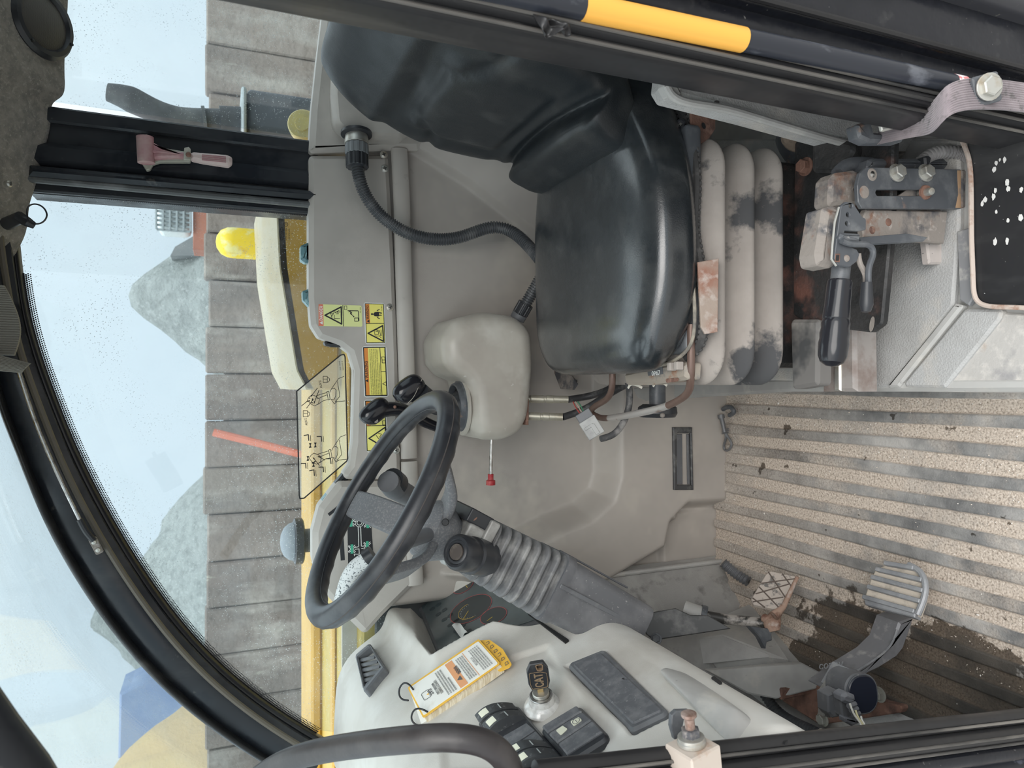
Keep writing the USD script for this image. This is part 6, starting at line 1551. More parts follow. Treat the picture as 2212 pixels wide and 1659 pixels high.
# ---------------------------------------------------------------- front of the foot well
kick = thing('kick_wall', 'dark pebbled kick wall under the dash with a raised step', 'liner', (-.6, .7, .05))  # kick wall closing the foot well below the dash
fw = [(-.475, .905), (-.60, .80), (-.80, .67), (-.99, .52), (-1.0, .93), (-.47, .93)]
kick_m = mt('kick_pebble', (.31, .30, .285), .6, layers=[((.42, .41, .385), 7, .48, .7, 5.), ((.10, .095, .09), 12, .56, .72, 6.)], bump=[(360, .45, 'voronoi')])
part('wall', ext(fw, .60, 0, .03), kick_m, kick)
part('corner_edge', tube([(-.475, .895, .05), (-.478, .895, .42)], .006, 8), smooth_grey, kick)
A, Bp, Cp, Dp = at(1415, 1392, z=.28), at(1562, 1370, z=.17), at(1702, 1425, z=.10), at(1527, 1447, z=.20)
low = [(-.56, .79, .045), (-.655, .60, .045), (-.80, .66, .045), (-.72, .85, .045)]
stp = pebble
top4 = [A, Bp, Cp, Dp]
hullp = np.vstack([top4, np.array(top4) - [0, 0, .0], low])
part('step', cat(hull(hullp)), smooth_grey, kick, 25)
nrm = unit(np.cross(Cp - Bp, A - Bp)); nrm = nrm if nrm[2] > 0 else -nrm
def mixp(a, b, c, d, u, v): return (a * (1 - u) + b * u) * (1 - v) + (d * (1 - u) + c * u) * v
part('step_tread', slab([mixp(A, Bp, Cp, Dp, u, v) + nrm * .003 for u, v in ((.05, .06), (.95, .06), (.95, .88), (.05, .88))], nrm, .003, .001, .004), mt('tread_pebble', (.42, .41, .395), .6, layers=[((.32, .31, .30), 8, .45, .66)], bump=[(300, .6, 'voronoi')]), kick)
sp_ = [at(a, b, y=.612) for a, b in [(1566, 1467), (1590, 1462), (1690, 1444), (1705, 1450), (1708, 1462), (1690, 1472), (1622, 1485)]]
part('side_face', slab([at(a, b, y=.618) for a, b in [(1526, 1448), (1704, 1424), (1752, 1452), (1740, 1470), (1650, 1500), (1600, 1492)]], (0.25, -1, .25), .02, .003), smooth_grey, kick)
part('side_pebble', slab(sp_, (0.2, -1, .25), .006, .002, .003), mt('side_pebbles', (.36, .35, .335), .55, bump=[(170, .9, 'voronoi')]), kick)
part('pedal_pad', slab([at(a, b, z=.062) for a, b in [(1600, 1490), (1700, 1468), (1775, 1462), (1945, 1545), (2010, 1572), (1900, 1660), (1720, 1680)]], (0, 0, 1), .07, .006, .01), pebble, kick)
part('cover_plate', slab([at(a, b, y=.70) for a, b in [(1376, 1332), (1392, 1326), (1456, 1318), (1485, 1335), (1520, 1338), (1560, 1368), (1410, 1386), (1395, 1372)]], unit((.5, -1, .6)), .006, .002), mt('cover_dark', (.06, .06, .06), .5, layers=[((.17, .165, .16), 20, .52, .7, 5.)]), kick)
part('cover_bolt', tf(bolt_hex(.009, .006), frame(at(1418, 1380, y=.66), (1, 0, 0), (.4, -.7, .6))), worn_black, kick)

# brake pedal on a rod
bpd = thing('brake_pedal', 'dusty ribbed brake pedal on a rusty cranked rod', 'pedal', at(1690, 1290, y=.62))
ypd = .60
pd = [at(a, b, y=ypd) for a, b in [(1652, 1240), (1662, 1233), (1722, 1244), (1720, 1256), (1690, 1310), (1676, 1316), (1626, 1306), (1624, 1296)]]
pn = unit((.75, -.45, .5)); po = at(1670, 1275, y=ypd)
pq = [atp(a, b, po, pn) for a, b in [(1654, 1240), (1664, 1233), (1722, 1245), (1720, 1257), (1690, 1311), (1678, 1316), (1627, 1305), (1622, 1294)]]
dusty = mt('pedal_dust', (.47, .41, .36), .85, layers=[((.16, .15, .14), 40, .55, .62, 5.), ((.38, .33, .29), 12, .45, .66)])
part('pad', slab(pq, pn, .010, .002, .002), dusty, bpd)
for (a, b), (c, d) in (((1632, 1283), (1704, 1262)), ((1645, 1260), (1718, 1250)), ((1626, 1300), (1692, 1290)), ((1640, 1268), (1684, 1314)), ((1660, 1236), (1700, 1296)), ((1626, 1292), (1652, 1312)), ((1690, 1240), (1712, 1270))):
    part('groove', tube([atp(a, b, po + pn * .0002, pn), atp(c, d, po + pn * .0002, pn)], .0016, 6), mt('groove_brown', (.12, .095, .08), .9) if (a, b) == (1632, 1283) else UsdShade.Material.Get(stage, '/World/Looks/groove_brown'), bpd)
prust = mt('pedal_rust', (.36, .24, .18), .8, layers=[((.16, .075, .05), 26, .48, .62, 6.), ((.46, .40, .36), 40, .55, .72, 5.)], bump=[(120, .3, 'noise')])
part('pad_edge', tube([atp(1722, 1247, po, pn), atp(1692, 1312, po, pn), atp(1672, 1330, po, pn)], [.004, .006, .011], 12), prust, bpd)
part('foot', tube(spline([atp(1690, 1312, po, pn), at(1676, 1328, y=.59), at(1668, 1345, y=.58), at(1672, 1364, y=.57)], 14), [.007, .008, .009, .011, .012, .013, .015, .016, .018, .019, .019, .018, .016, .013], 14, flat=.7), prust, bpd)
part('crank', tube(spline([at(1650, 1335, y=.60), at(1664, 1338, y=.585), at(1674, 1326, y=.585)], 10), .010, 12), prust, bpd)
part('rod', tube([at(1512, 1328, y=.70), at(1570, 1338, y=.66), at(1652, 1346, y=.60)], .0115, 14), mt('rod_scuffed', (.035, .033, .03), .5, layers=[((.35, .32, .29), 30, .50, .60, 6.)]), bpd)
part('bush', tube([at(1478, 1316, y=.72), at(1518, 1330, y=.69)], .020, 16), smooth_grey, bpd)
part('clamp', tube([at(1512, 1326, y=.695), at(1524, 1330, y=.688)], .022, 16), worn_black, bpd)
part('stop_block', slab([at(a, b, y=.585) for a, b in [(1620, 1352), (1660, 1358), (1658, 1382), (1648, 1386), (1644, 1400), (1636, 1376)]], unit((.3, -1, .2)), .02, .002), worn_black, bpd)

# accelerator pedal: plate, bracket, sensor, arm, grooved pad
ac = thing('accelerator_pedal', 'cast aluminium accelerator pedal with grooved pad on a rusty floor plate', 'pedal', at(1830, 1450, z=.12))
zt = .075
part('floor_plate', slab([at(a, b, z=zt) for a, b in [(1664, 1498), (1690, 1486), (1762, 1480), (1946, 1525), (1948, 1532), (1944, 1540), (1786, 1564), (1764, 1562)]], (0, 0, 1), .018, .002, .003), rust, ac)
bz = mt('bolt_zinc', (.36, .35, .31), .5, .5)
for a, b in ((1685, 1498), (1778, 1553), (1900, 1500)):
    part('bolt', tf(bolt_hex(.0115, .010), frame(at(a, b, z=zt), (1, 0, 0), (0, 0, 1))), bz, ac)
part('post', box(at(1752, 1490, z=zt) + [-.010, -.0, -.02], at(1752, 1490, z=zt) + [.016, .028, .085], .003), rust, ac)
alu = mt('cast_aluminium', (.30, .305, .315), .5, .35, layers=[((.19, .195, .205), 10, .45, .66, 5.), ((.44, .43, .42), 30, .56, .72, 6.)], bump=[(120, .2, 'noise')])
alu_d = mt('aluminium_worn', (.20, .20, .21), .5, .3, layers=[((.40, .39, .375), 26, .56, .70, 6.), ((.12, .12, .125), 10, .5, .7)], bump=[(90, .2, 'noise')])
# arm: extruded side profile, darker than the lip along its top, its side towards the camera
ya1 = .33
side = [(1790, 1494), (1846, 1452), (1900, 1418), (1928, 1390), (1944, 1345), (1975, 1334), (1970, 1352), (1952, 1402), (1938, 1420), (1900, 1444), (1870, 1458), (1856, 1480), (1838, 1506)]
part('arm', slab([at(a, b, y=ya1) for a, b in side], (0, -1, 0), .052, .004, .002), alu_d, ac)
part('arm_lip', tube(spline([at(a, b, y=ya1 - .001) for a, b in [(1800, 1485), (1850, 1450), (1900, 1417), (1926, 1390), (1938, 1360)]], 24), .0022, 8), alu, ac)
P = at(1800, 1447, y=ya1 + .026); mm = frame(at(1800, 1452, y=ya1 + .02), at(1782, 1434, y=ya1 + .045) - at(1800, 1452, y=ya1 + .02), unit((.45, -.1, .9)))
part('lettering', tf(text('COITIV', .010, .0016), frame(at(1796, 1438, y=ya1 + .030), unit(at(1816, 1445, y=ya1 + .022) - at(1775, 1434, y=ya1 + .04)), unit((.55, 0, .83)))), alu, ac, False)
# pad
po2 = np.array(at(1930, 1275, z=.135)); pn2 = unit((.42, -.10, .88))
def PP(p, lift=0.): return atp(p[0], p[1], po2 + pn2 * lift, pn2)
padp = [(1867, 1288), (1872, 1272), (1880, 1250), (1890, 1230), (1918, 1216), (1958, 1219), (1985, 1232), (2000, 1262), (1996, 1296), (1984, 1330), (1974, 1334), (1900, 1312), (1866, 1304)]
part('pad', slab([PP(p, -.010) for p in padp], pn2, .012, .003, .004), mt('pad_dust', (.52, .46, .385), .8, layers=[((.36, .32, .27), 40, .52, .66, 5.), ((.24, .22, .2), 30, .66, .72, 3.)]), ac)
for a, b in (((1866, 1290), (1978, 1322)), ((1876, 1268), (1990, 1300)), ((1884, 1247), (1996, 1277)), ((1894, 1230), (1994, 1254)), ((1912, 1217), (1976, 1228))):
    pa_, pb_ = PP(a, -.004), PP(b, -.004); dd = unit(pb_ - pa_); mm = frame((pa_ + pb_) / 2, dd, pn2); part('ridge', tf(rbox(np.linalg.norm(pb_ - pa_), .0085, .014, .002), mm), alu, ac)
part('pad_rim', tube(spline([PP(p, -.004) for p in [(1962, 1220), (1988, 1236), (1999, 1266), (1994, 1298), (1982, 1328)]], 30), .0058, 10), alu, ac)
part('pad_front', slab([PP(p, -.002) for p in [(1864, 1290), (1978, 1322), (1975, 1334), (1868, 1306)]], pn2, .020, .002), alu, ac)
# sensor bracket and housing
part('sensor_bracket', slab([at(a, b, y=.305) for a, b in [(1782, 1496), (1818, 1441), (1836, 1444), (1858, 1462), (1840, 1478), (1800, 1500), (1795, 1552), (1780, 1548)]], (0, -1, 0), .014, .002), pale_al, ac)
sc0 = at(1862, 1499, y=.255); mS = frame(sc0, (0, 0, 1), unit((.12, -1, .12)))
shape = rrect(.060, .064, .026, 8)
part('sensor_body', tf(ext(shape * 1.06, .050, .003, -.052), mS), grey_plastic, ac)
part('sensor_cap', tf(ext(shape * .97, .004, .0015, 0), mS), mt('sensor_black', (.012, .014, .022), .3, layers=[((.05, .05, .055), 40, .6, .72)]), ac)
part('sensor_rim', tf(tube(np.c_[shape, np.full(len(shape), .001)], .0016, 8, closed=True), mS), worn_black, ac)
part('housing_web', slab([at(a, b, y=.285) for a, b in [(1838, 1446), (1858, 1458), (1888, 1470), (1850, 1490), (1818, 1504), (1812, 1492)]], (0, -1, 0), .04, .004), alu, ac)
part('sensor_screw', tf(lathe([(0, .004), (.005, .004), (.0062, 0), (0, 0)], 16), frame(at(1849, 1455, y=.28), (1, 0, 0), (0, -1, 0))), rust, ac)
pg_m = mt('plug_slate', (.16, .165, .18), .5, layers=[((.09, .092, .10), 20, .5, .66)])
for q, y in (([(1788, 1502), (1812, 1492), (1824, 1500), (1822, 1548), (1800, 1552), (1790, 1540)], .270), ([(1814, 1504), (1834, 1500), (1848, 1520), (1852, 1550), (1838, 1562), (1820, 1548)], .255)):
    part('plug', slab([at(a, b, y=y) for a, b in q], (0, -1, 0), .024, .003, .002), grey_plastic, ac)
part('plug_cap', slab([at(a, b, y=.245) for a, b in [(1820, 1504), (1832, 1497), (1850, 1503), (1852, 1516), (1836, 1524), (1822, 1518)]], (0, -1, 0), .02, .005, .004), pg_m, ac)
for k in range(4):
    part('plug_rib', tube([at(1832 + k * 5, 1526 + k * 9, y=.242), at(1848 + k * 4, 1520 + k * 10, y=.242)], .0042, 8), pg_m, ac)
part('plug_foot', slab([at(a, b, y=.242) for a, b in [(1826, 1550), (1846, 1556), (1862, 1548), (1860, 1562), (1842, 1570), (1828, 1562)]], (0, -1, 0), .014, .003, .002), pg_m, ac)
for k in range(3):
    part('wire', tube(spline([at(1836 + k * 12, 1520 + k * 14, y=.235), at(1848 + k * 7, 1548 + k * 4, y=.23), at(1860 + k * 4, 1568, y=.225), at(1850 + k * 4, 1582 + k, y=.225), at(1820, 1588 + k, y=.26), at(1800, 1588 + k, y=.30)], 30), .0017, 8), mt(f'wire_pale_{k}', [(.72, .70, .64), (.66, .60, .36), (.74, .72, .66)][k], .5), ac)
cd = thing('loom_conduit', 'black split corrugated loom with taped pale end beside the pedal plate', 'conduit', at(1730, 1560, z=.12))
cp_ = spline([at(1640, 1482, z=.10), at(1672, 1528, z=.095), at(1700, 1552, z=.09), at(1740, 1572, z=.088), at(1778, 1590, z=.086)], 80)
part('conduit', corr(cp_, .0125, .0072, .16, 16), hose_m, cd, 50)
part('tape', tube(spline([at(1772, 1586, z=.086), at(1792, 1592, z=.085), at(1806, 1590, z=.085)], 8), [.0125, .0128, .012, .011, .010, .008, .007, .005], 12), tie, cd)

# loose pieces on the floor mat: rubber bellow tube, hair pin bolt, strap end
lt_ = thing('rubber_gaiter', 'short grey ribbed rubber gaiter lying at the corner of the foot well', 'gaiter', at(1590, 1238, z=.08))
gpath = spline([at(1562, 1216, z=.12), at(1588, 1238, z=.10), at(1616, 1256, z=.085)], 60)
part('gaiter', corr(gpath, .0135, .0075, .2, 16, sq=False), grey_plastic, lt_, 60)
part('end_hole', tf(ext(circle(.005, 14), .0008), frame(at(1617, 1256, z=.086) + unit(gpath[-1] - gpath[-2]) * .001, (0, 1, 0), gpath[-1] - gpath[-2])), black_mark, lt_)
pn_ = thing('loop_pin', 'grey steel pin with a bent wire loop lying on the ribbed mat', 'pin', at(1567, 930, z=.08))
pin_m = mt('pin_steel', (.20, .20, .205), .5, .6)
part('pin', tube([at(1558, 900, z=.075), at(1566, 934, z=.072)], .0058, 12), pin_m, pn_)
part('pin_head', tube([at(1557, 896, z=.076), at(1559, 904, z=.075)], .0088, 12), pin_m, pn_)
part('loop', tube(spline([at(1566, 930, z=.072), at(1568, 946, z=.068), at(1564, 962, z=.064), at(1566, 972, z=.062), at(1576, 970, z=.062), at(1580, 958, z=.063), at(1574, 946, z=.066), at(1568, 936, z=.07)], 50), .0032, 8), pin_m, pn_)
for k in range(3):
    part('coil', tube([at(1560, 929 + k * 4, z=.073), at(1574, 926 + k * 4, z=.073)], .0018, 6), pin_m, pn_)
hk2 = thing('hook_bracket', 'small dusty hook bracket at the corner of platform and mat', 'hook', at(1577, 886, z=.08))
part('hook', tube(spline([at(1562, 884, z=.075), at(1578, 880, z=.08), at(1585, 888, z=.078), at(1576, 897, z=.072)], 20), .006, 10), worn_black, hk2)

# gravel grains on the mat and along the panel foot
rng = np.random.default_rng(5)
proto = UsdGeom.Xform.Define(stage, '/World/gravel_grains')
pi = UsdGeom.PointInstancer.Define(stage, '/World/gravel_grains/grains')
gm = [mt('grain_a', (.56, .49, .42), .9), mt('grain_b', (.38, .33, .28), .9), mt('grain_c', (.66, .62, .57), .9)]
for k in range(3):
    g = trimesh.Trimesh(_ICO[1].vertices * (1 + .35 * (rng.random((42, 1)) - .5)) * np.array([1, .8, .7]), _ICO[1].faces, process=False)
    usdkit.mesh(stage, f'/World/gravel_grains/grains/grain_{k:03d}', g, gm[k], True)
N_ = 9000
X = rng.uniform(-.95, -.03, N_ * 3); Y = rng.uniform(-.05, .86, N_ * 3)
tt = ((X + .027 + .0016 * np.sin(Y * 9 + X * 40)) / .052) % 1.0
dens = meshkit.fbm(np.stack([X * 5, Y * 4, 0 * X], -1), 4, 9)
keep = ((tt > .55) & (tt < .98) & (dens > .40 + .12 * rng.random(N_ * 3))) | (rng.random(N_ * 3) < .03) | (Y > .835)
keep &= ~((X < -.45) & (Y < .55) & (rng.random(N_ * 3) < .6)); keep &= ((X + .47) / .19 * .37 < 10) & (X > -.475 - (.9 - Y) * .52)
X, Y, tt = X[keep], Y[keep], tt[keep]; n_ = len(X)
siz = .0006 + .0011 * rng.random(n_) ** 3 + (rng.random(n_) < .012) * .0014
Z = np.where((tt > .06) & (tt < .48), ZF + .007, ZF + .0005) + siz * .4
pi.CreatePositionsAttr(Vt.Vec3fArray.FromNumpy(np.stack([X, Y, Z], -1).astype(np.float32)))
pi.CreateScalesAttr(Vt.Vec3fArray.FromNumpy(np.repeat(siz[:, None], 3, 1).astype(np.float32)))
pi.CreateProtoIndicesAttr(Vt.IntArray.FromNumpy(rng.integers(0, 3, n_).astype(np.int32)))
q = rng.normal(size=(n_, 4)); q /= np.linalg.norm(q, axis=1, keepdims=True)
pi.CreateOrientationsAttr(Vt.QuathArray([Gf.Quath(*map(float, a)) for a in q]))
pi.CreatePrototypesRel().SetTargets([Sdf.Path(f'/World/gravel_grains/grains/grain_{k:03d}') for k in range(3)])
tag('/World/gravel_grains', 'loose tan grit lying in the grooves of the ribbed floor mat', 'grit', None, 'stuff')
# ---------------------------------------------------------------- stickers: flat print at their real place on the panels
yel = mt('sticker_yellow', (.90, .82, .19), .45, layers=[((.82, .78, .24), 6, .5, .7)]); yel_g = mt('sticker_pale_lime', (.76, .80, .34), .45); ora = mt('sticker_orange', (.78, .27, .045), .45); red_ = mt('sticker_red', (.72, .19, .12), .45); wht = mt('sticker_white', (.80, .81, .77), .45); grn = mt('sticker_green', (.07, .42, .27), .45)


class Sheet:
    """Flat print on a plane y = const (or on any plane): shapes are given in photo pixels and land on that plane."""
    def __init__(s, owner, y, out=True):
        s.o, s.y = owner, y; s.m = np.eye(4); s.m[:3, 0], s.m[:3, 1], s.m[:3, 2] = (1, 0, 0), (0, 0, 1), (0, -1, 0); s.m[:3, 3] = (0, y, 0)

    def p(s, px):
        return np.array([[q[0], q[2]] for q in (at(a, b, y=s.y) for a, b in px)])

    def fill(s, nm, px, ma, lv=1, r=0.):
        q = s.p(px); q = rounded(q, r) if r else q
        return part(nm, tf(ext(q, .00012, 0, lv * .00013), s.m), ma, s.o, False)

    def line(s, nm, px, w, ma, lv=2, closed=False):
        ps = px if isinstance(px[0][0], (list, tuple)) else [px]
        g = cat([line2(s.p(q), w * .00128, .00012, lv * .00013, closed) for q in ps])
        return part(nm, tf(g, s.m), ma, s.o, False)

    def disc(s, nm, cs, r, ma, lv=3):
        return part(nm, tf(cat([ext(circle(r * .00103, 14, s.p([c])[0]), .00012, 0, lv * .00013) for c in cs]), s.m), ma, s.o, False)

    def ring(s, nm, cs, r, w, ma, lv=3):
        return part(nm, tf(cat([line2(circle(r * .00103, 20, s.p([c])[0]), w * .00103, .00012, lv * .00013, True) for c in cs]), s.m), ma, s.o, False)

    def text(s, t, a, b, h, ma, lv=2, bold=False, mirror=False):
        """Text from pixel a to pixel b along its base line's middle (reads rearwards), letters h pixels tall."""
        A, Bq = s.p([a])[0], s.p([b])[0]; w = np.linalg.norm(Bq - A); d = (Bq - A) / w
        g = text(t, h * .00103, .00012, bold, True, w); v = np.array(g.vertices)
        if mirror:
            v[:, 0] *= -1; g = trimesh.Trimesh(v, g.faces[:, ::-1], process=False); v = np.array(g.vertices)
        c = (A + Bq) / 2; v2 = np.c_[c[0] + v[:, 0] * d[0] - v[:, 1] * d[1], c[1] + v[:, 0] * d[1] + v[:, 1] * d[0], v[:, 2] + lv * .00013]
        return part('lettering', tf(trimesh.Trimesh(v2, g.faces, process=False), s.m), ma, s.o, False)


YS = YP - .0004
def sticker(label, c):
    return thing('warning_sticker', label, 'sticker', at(*c, y=YS))


s1 = sticker('pale lime danger sticker with a red header, uppermost on the side panel', (735, 682)); S = Sheet(s1, YS)
S.fill('sheet', [(688, 657), (781, 660), (783, 706), (688, 704)], yel_g, 0, .004)
S.fill('header', [(688.2, 657.2), (698, 657.6), (699, 704), (688.2, 703.8)], red_, 1)
S.text('DANGER', (693.5, 692), (693.5, 661), 6, wht, bold=True)
S.fill('header_triangle', [(690, 697), (697, 701), (697, 693.5)], wht, 2)
S.line('rule', [(740.5, 659), (742, 705)], 1.1, black_mark)
S.line('triangle', [(702, 681), (737, 663), (738, 700)], 2.4, black_mark, closed=True)
S.line('pictogram', [[(735, 674), (722, 674), (716, 684), (720, 678), (714, 676), (718, 690)], [(734, 688), (722, 688), (722, 680)], [(728, 672), (731, 678), (726, 678)], [(724, 676), (733, 670)]], .9, black_mark)
S.line('pictogram', [[(751, 671), (774, 671.5)], [(774, 672), (775.5, 693)], [(753, 674), (757, 672), (757, 678), (760, 674)]], 1.3, black_mark)
S.line('pictogram', [[(766, 687), (774, 687), (774, 694), (766, 694), (766, 687)], [(759, 679), (764, 684)]], 1.1, black_mark)
S.disc('pictogram_dot', [(759, 678.5), (764, 684)], 1.3, black_mark)
S.line('book', [(744, 661), (749, 661), (749, 669), (744, 669), (744, 661)], .8, black_mark)
S.text('334-8758', (778.5, 676), (778.5, 664), 2.2, black_mark)

s2 = sticker('yellow warning sticker with a belted person pictogram', (810, 698)); S = Sheet(s2, YS)
S.fill('sheet', [(785.5, 653.5), (830, 654.5), (834, 742.5), (789.5, 743.5)], wht, 0, .004)
S.fill('panel_yellow', [(788.5, 656), (828, 657), (831.5, 740), (792, 740.5)], yel, 1)
S.line('frame', [(788.5, 656), (828, 657), (831.5, 740), (792, 740.5)], 1.1, black_mark, 3, True)
S.fill('header', [(788.8, 656.5), (797.5, 656.8), (799.5, 698.5), (790.6, 698.5)], ora, 2)
S.text('WARNING', (794.3, 690), (793.2, 659.5), 5.6, black_mark, 3, True)
S.fill('header_triangle', [(792, 694), (798, 697), (797.8, 690.5)], black_mark, 3)
S.line('rule', [(790.5, 698.8), (830, 698.8)], 1., black_mark, 3)
S.disc('pictogram_head', [(803.5, 678.5)], 2.2, black_mark)
S.fill('pictogram_body', [(806, 678.5), (809, 674.5), (817, 673.5), (819, 676), (819, 682), (817, 684), (809, 683), (806, 679.5)], black_mark, 3)
S.line('pictogram_limbs', [[(818, 675), (824, 676), (822, 679)], [(818, 682), (824.5, 681)], [(814, 671), (820, 668.5)], [(814, 686), (820, 688)]], 1.4, black_mark, 3)
S.text('334-8831', (824.5, 672), (824, 660), 2, black_mark, 3)
S.line('triangle', [(795, 720), (826.5, 703.5), (828.5, 737.5)], 2.3, black_mark, 3, True)
S.line('pictogram', [[(808, 713), (816, 712.5), (818, 722), (810, 724), (808, 713)], [(811, 716), (820, 714.5), (822, 725), (812, 726.5)], [(823, 712), (824, 726)], [(820, 727), (824, 730)]], .9, black_mark, 3)

s3 = sticker('yellow warning sticker with six lines of small print under an orange band', (812, 800)); S = Sheet(s3, YS)
S.fill('sheet', [(782, 748), (834.5, 747.5), (839.5, 857), (787, 858.5)], wht, 0, .005)
S.fill('panel_yellow', [(785, 751), (831.5, 750), (836, 854), (790, 855)], yel, 1)
S.line('frame', [(785, 751), (831.5, 750), (836, 854), (790, 855)], 1.8, black_mark, 3, True)
S.fill('header', [(786, 752), (794.5, 752), (798.5, 854), (790.5, 854)], ora, 2)
S.text('WARNING', (792.5, 817), (791, 780), 6, black_mark, 3, True)
S.fill('header_triangle', [(789, 822.5), (795.5, 826), (795, 819)], black_mark, 3)
for k, (t, y0, y1) in enumerate((('DO NOT OPERATE OR WORK ON THIS EQUIPMENT UNLESS YOU HAVE', 852, 754), ('READ AND UNDERSTAND THE INSTRUCTIONS AND WARNINGS IN THE', 852, 754), ('OPERATION AND MAINTENANCE MANUALS. FAILURE TO FOLLOW THE', 852, 754), ('INSTRUCTIONS OR HEED THE WARNINGS COULD RESULT IN INJURY OR', 852, 754), ('DEATH. CONTACT ANY CATERPILLAR DEALER FOR REPLACEMENT', 852, 754), ('MANUALS. PROPER CARE IS YOUR RESPONSIBILITY.', 852, 783))):
    S.text(t, (802.8 + k * 3.75, y0), (798.8 + k * 3.75 + (0 if y1 == 754 else 1.2), y1), 2.3, black_mark, 3)
S.line('rule', [(820.5, 751), (825, 854)], 1., black_mark, 3); S.line('rule', [(823, 803), (833.5, 802.5)], 1., black_mark, 3)
S.line('book', [(824.5, 771), (831, 771), (832, 784), (825.5, 784), (824.5, 771)], 1., black_mark, 3); S.line('book', [(824.5, 777.5), (831.8, 777.5)], .8, black_mark, 3)
S.line('triangle', [(826.5, 829), (834, 824.5), (834.5, 833)], .9, black_mark, 3, True)
S.text('334-8839 1', (831, 768), (830.5, 752), 2, black_mark, 3)

s4 = sticker('yellow warning sticker partly hidden behind the lever grip and wheel rim', (815, 918)); S = Sheet(s4, YS)
S.fill('sheet', [(786.5, 863.5), (833, 862.5), (840, 976), (791.5, 977)], wht, 0, .005)
S.fill('panel_yellow', [(789.5, 866.5), (830, 866), (836.5, 973), (793, 974)], yel, 1)
S.line('frame', [(789.5, 866.5), (830, 866), (836.5, 973), (793, 974)], 1.5, black_mark, 3, True)
S.fill('header', [(790.5, 867.5), (799, 867.5), (801, 919.5), (792.5, 919.5)], ora, 2)
S.text('WARNING', (796.2, 912), (795, 870.5), 6, black_mark, 3, True)
S.line('rule', [(792.5, 920), (833.5, 919)], 1.2, black_mark, 3)
S.line('triangle', [(797, 947), (832, 923), (834, 969)], 2.3, black_mark, 3, True)
S.line('pictogram', [[(817, 936), (824, 938), (820, 944), (828, 948), (820, 952), (826, 956)], [(812, 940), (818, 948)]], 1., black_mark, 3)
S.line('book', [(826, 909), (833, 909), (833.5, 918), (826.5, 918), (826, 909)], 1., black_mark, 3)

# travel direction sticker behind the wheel
yt = YP - .0004
s5 = thing('drive_sticker', 'black sticker with a white outlined axle layout and green wheels behind the wheel', 'sticker', at(778, 1170, y=yt)); S = Sheet(s5, yt)
S.fill('sheet', [(750, 1100), (800, 1102), (808, 1222), (752, 1224)], mt('sticker_black', (.022, .023, .025), .5, layers=[((.16, .16, .16), 200, .70, .76, 2.)]), 0, .003)
S.line('outline', [[(773.5, 1138), (775, 1180)], [(779, 1137), (780.5, 1180)], [(764, 1125.5), (770, 1127)], [(782, 1127), (789, 1124)], [(766, 1182.5), (775, 1181)], [(781, 1180), (792, 1178.5)], [(766, 1186.5), (775.5, 1185.5), (776, 1197), (765, 1197), (766, 1201)], [(780.5, 1185), (791, 1184)]], 1.3, wht, 2)
S.ring('outline_ring', [(776.5, 1129)], 5.2, 1.3, wht, 2); S.ring('outline_ring', [(776.5, 1129)], 9, 1.2, wht, 2)
for cx, cy in ((760, 1186), (794, 1131), (793, 1179), (758, 1128)):
    S.line('outline', [[(cx - 7, cy - 8), (cx, cy - 2), (cx + 7, cy - 9)], [(cx - 7, cy + 8), (cx, cy + 2), (cx + 7, cy + 9)], [(cx - 8, cy - 6), (cx - 2, cy), (cx - 8, cy + 6)], [(cx + 8, cy - 6), (cx + 2, cy), (cx + 8, cy + 6)]], 1.1, wht, 2)
    S.fill('wheel', [(cx - 3, cy - 10), (cx + 3, cy - 10.5), (cx + 3.4, cy + 9.5), (cx - 2.6, cy + 10)], grn, 4)
solo('blank_tag', slab(pts([(733, 1155), (742, 1154), (745, 1210), (736, 1211)], y=YP - .0002), (0, -1, 0), .001), black_plastic, 'narrow black tag on the front panel beside the axle sticker', 'tag')
cy_ = at(775, 1238, y=.885); gl_ = thing('perforated_grip', 'white perforated grip sleeve showing between the wheel rim bars', 'grip', cy_)
part('sleeve', tube(spline([at(800, 1205, y=.86), at(768, 1226, y=.875), at(748, 1262, y=.89), at(738, 1300, y=.90)], 20), .017, 18), mt('perforated_white', (.62, .63, .62), .6, layers=[((.12, .13, .14), 240, .60, .63, 1.)]), gl_)
part('collar', tube(spline([at(806, 1196, y=.858), at(790, 1208, y=.862)], 4), .019, 18), black_plastic, gl_)

# control pattern diagram on the glass
film = usdkit.material(stage, '/World/Looks/clear_film', {"t": ("transparent_bsdf", {"color": (.97, .97, .96)}), "d": ("diffuse_bsdf", {"color": (.75, .72, .62)}), "m": ("mix_closure", {"fac": .16})}, [("t.BSDF", "m.closure1"), ("d.BSDF", "m.closure2")], surface="m.closure")
yd = YG - .0075
s6 = thing('control_diagram', 'clear window sticker with black outline and joystick control drawings', 'sticker', at(700, 920, y=yd)); S = Sheet(s6, yd)
OUTL = [(641, 845), (736, 767), (743, 765.5), (745.5, 771), (751, 990), (749, 996), (657, 1076), (648, 1077), (646.5, 1070)]
S.fill('film', OUTL, film, 0, .003)
S.line('border', OUTL, 2.2, black_mark, 1, True)
S.text('211-7233', (735.5, 800), (733, 780), 2.6, black_mark); S.text('2186458-0', (741.5, 800), (739, 780), 2.6, black_mark)
S.text('AUX II', (693.5, 838), (691, 822), 4.4, black_mark, 2, True); S.text('AUX I', (662, 919), (660, 904), 4.4, black_mark, 2, True)
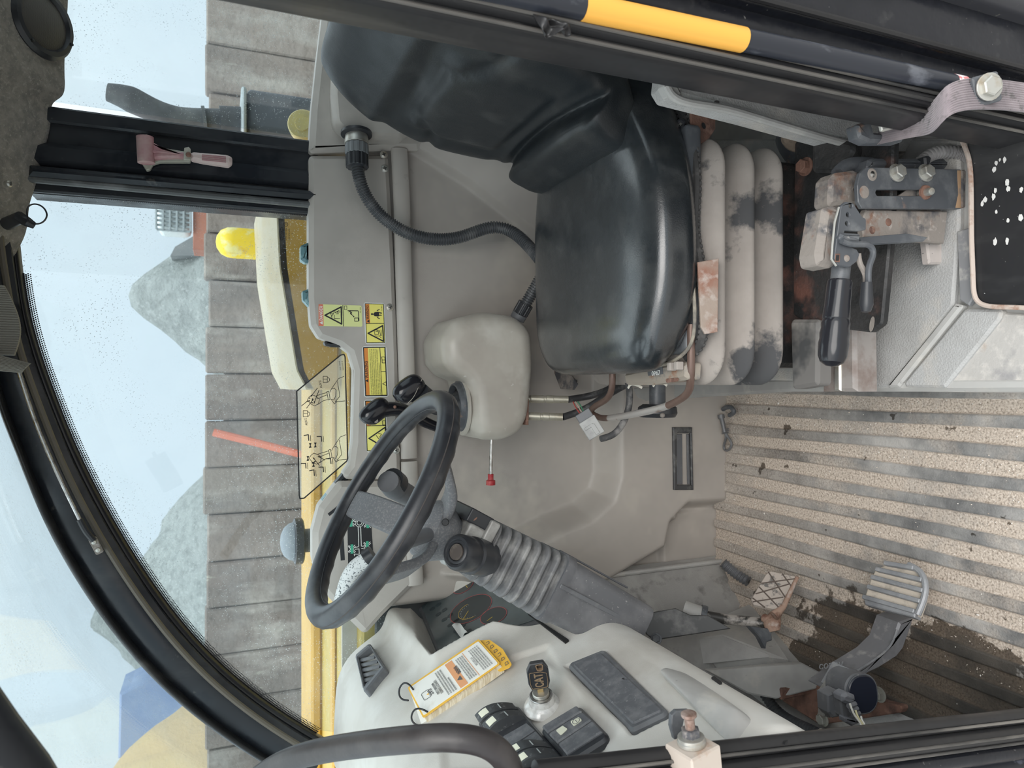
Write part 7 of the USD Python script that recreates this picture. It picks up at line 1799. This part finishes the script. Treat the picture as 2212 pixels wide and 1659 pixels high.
for ox, oy in ((0, 0), (4, 126)):          # the two joysticks: head, stalk, boot, armrest
    q = lambda l: [(a + ox, b + oy) for a, b in l]
    S.line('joystick', [q([(668, 857), (674, 853), (683, 856), (690, 862), (688, 872), (680, 877), (670, 872), (664, 864), (668, 857)]), q([(680, 856), (692, 852), (706, 848)]), q([(686, 874), (698, 866), (708, 863)]), q([(684, 862), (706, 853)]), q([(706, 846), (710, 845), (713, 862), (709, 864), (706, 846)]), q([(712, 848), (716, 840), (722, 838), (726, 843), (725, 856), (721, 864), (714, 862)]), q([(716, 840), (731, 818), (743, 813)]), q([(729, 824), (734, 856), (724, 868), (745, 866)]), q([(716, 864), (722, 872), (728, 868)])], .9, black_mark)
    S.disc('button', q([(669, 860), (675, 862), (668, 866), (674, 870), (679, 868)]) if not ox else q([(676, 871), (671, 874)]), 1.5, black_mark)
for a, b in (((686, 838), (671, 857)), ((689, 843), (678, 872)), ((651, 877), (666, 865)), ((662, 882), (677, 862)), ((690, 1006), (676, 988)), ((702, 994), (686, 985))):
    S.line('arrow', [a, b], 1.1, black_mark); d = np.array(b, float) - a; d /= np.linalg.norm(d); n = np.array([-d[1], d[0]]); b = np.array(b)
    S.fill('arrow_head', [tuple(b), tuple(b - d * 4 + n * 1.8), tuple(b - d * 4 - n * 1.8)], black_mark, 2)
S.line('bulb', [[(707, 813), (698, 813), (698, 826), (707, 826), (707, 813)], [(707, 815), (711, 817), (712, 822), (708, 826)], [(699, 819), (707, 819)]], .9, black_mark)
S.line('bulb', [[(664, 887), (655, 887), (655, 900), (664, 900), (664, 887)], [(664, 889), (668, 891), (669, 896), (665, 900)], [(656, 893), (664, 893)]], .9, black_mark)
for c, fl_ in (((664, 944), 0), ((692, 946), 1), ((658, 1004), 1), ((696, 1012), 1), ((712, 994), 1), ((676, 1020), 0)):
    S.line('boom_mark', [(c[0] - 8, c[1] - 3), (c[0] + 2, c[1] - 5 if not fl_ else c[1] - 3), (c[0] + 3, c[1] + 8)], 1.5, black_mark); S.line('boom_mark', [(c[0] + 6, c[1] - 4), (c[0] + 7, c[1] + 9)], .8, black_mark)
for c in ((670, 962), (681, 961), (665, 990), (677, 1003)):
    S.fill('swing_arrow', [(c[0] - 3, c[1] - 5), (c[0] + 3, c[1] - 5), (c[0] + 1, c[1]), (c[0] + 3, c[1] + 5), (c[0] - 3, c[1] + 6), (c[0] - .5, c[1])], black_mark, 2)
# maker's stamp printed on the glass (read from outside, so it is mirrored here)
s7 = thing('glass_stamp', 'small black printed stamp on the window glass above the yellow hood', 'stamp', at(620, 500, y=yd)); S = Sheet(s7, yd)
S.ring('ring', [(617.5, 484.5)], 4.2, .8, black_mark, 1); S.text('E1', (617.5, 486.5), (617.5, 482.5), 4, black_mark, 1, True, True)
q = [(608.5 + 4.5 * math.cos(t), 505 + 14 * math.sin(t)) for t in np.linspace(0, 6.28, 25)[:-1]]
S.line('oval', q, .9, black_mark, 1, True); S.text('CARTEX', (608.5, 515.5), (608.5, 494.5), 5.5, black_mark, 1, True, True)
S.text('43R-00 2074', (618, 519), (618, 492), 2.6, black_mark, 1, True, True); S.text('001 M M 100', (624.5, 519), (624.5, 494), 2.2, black_mark, 1, True, True); S.text('4', (631, 506), (631, 504), 2.4, black_mark, 1, True, True)
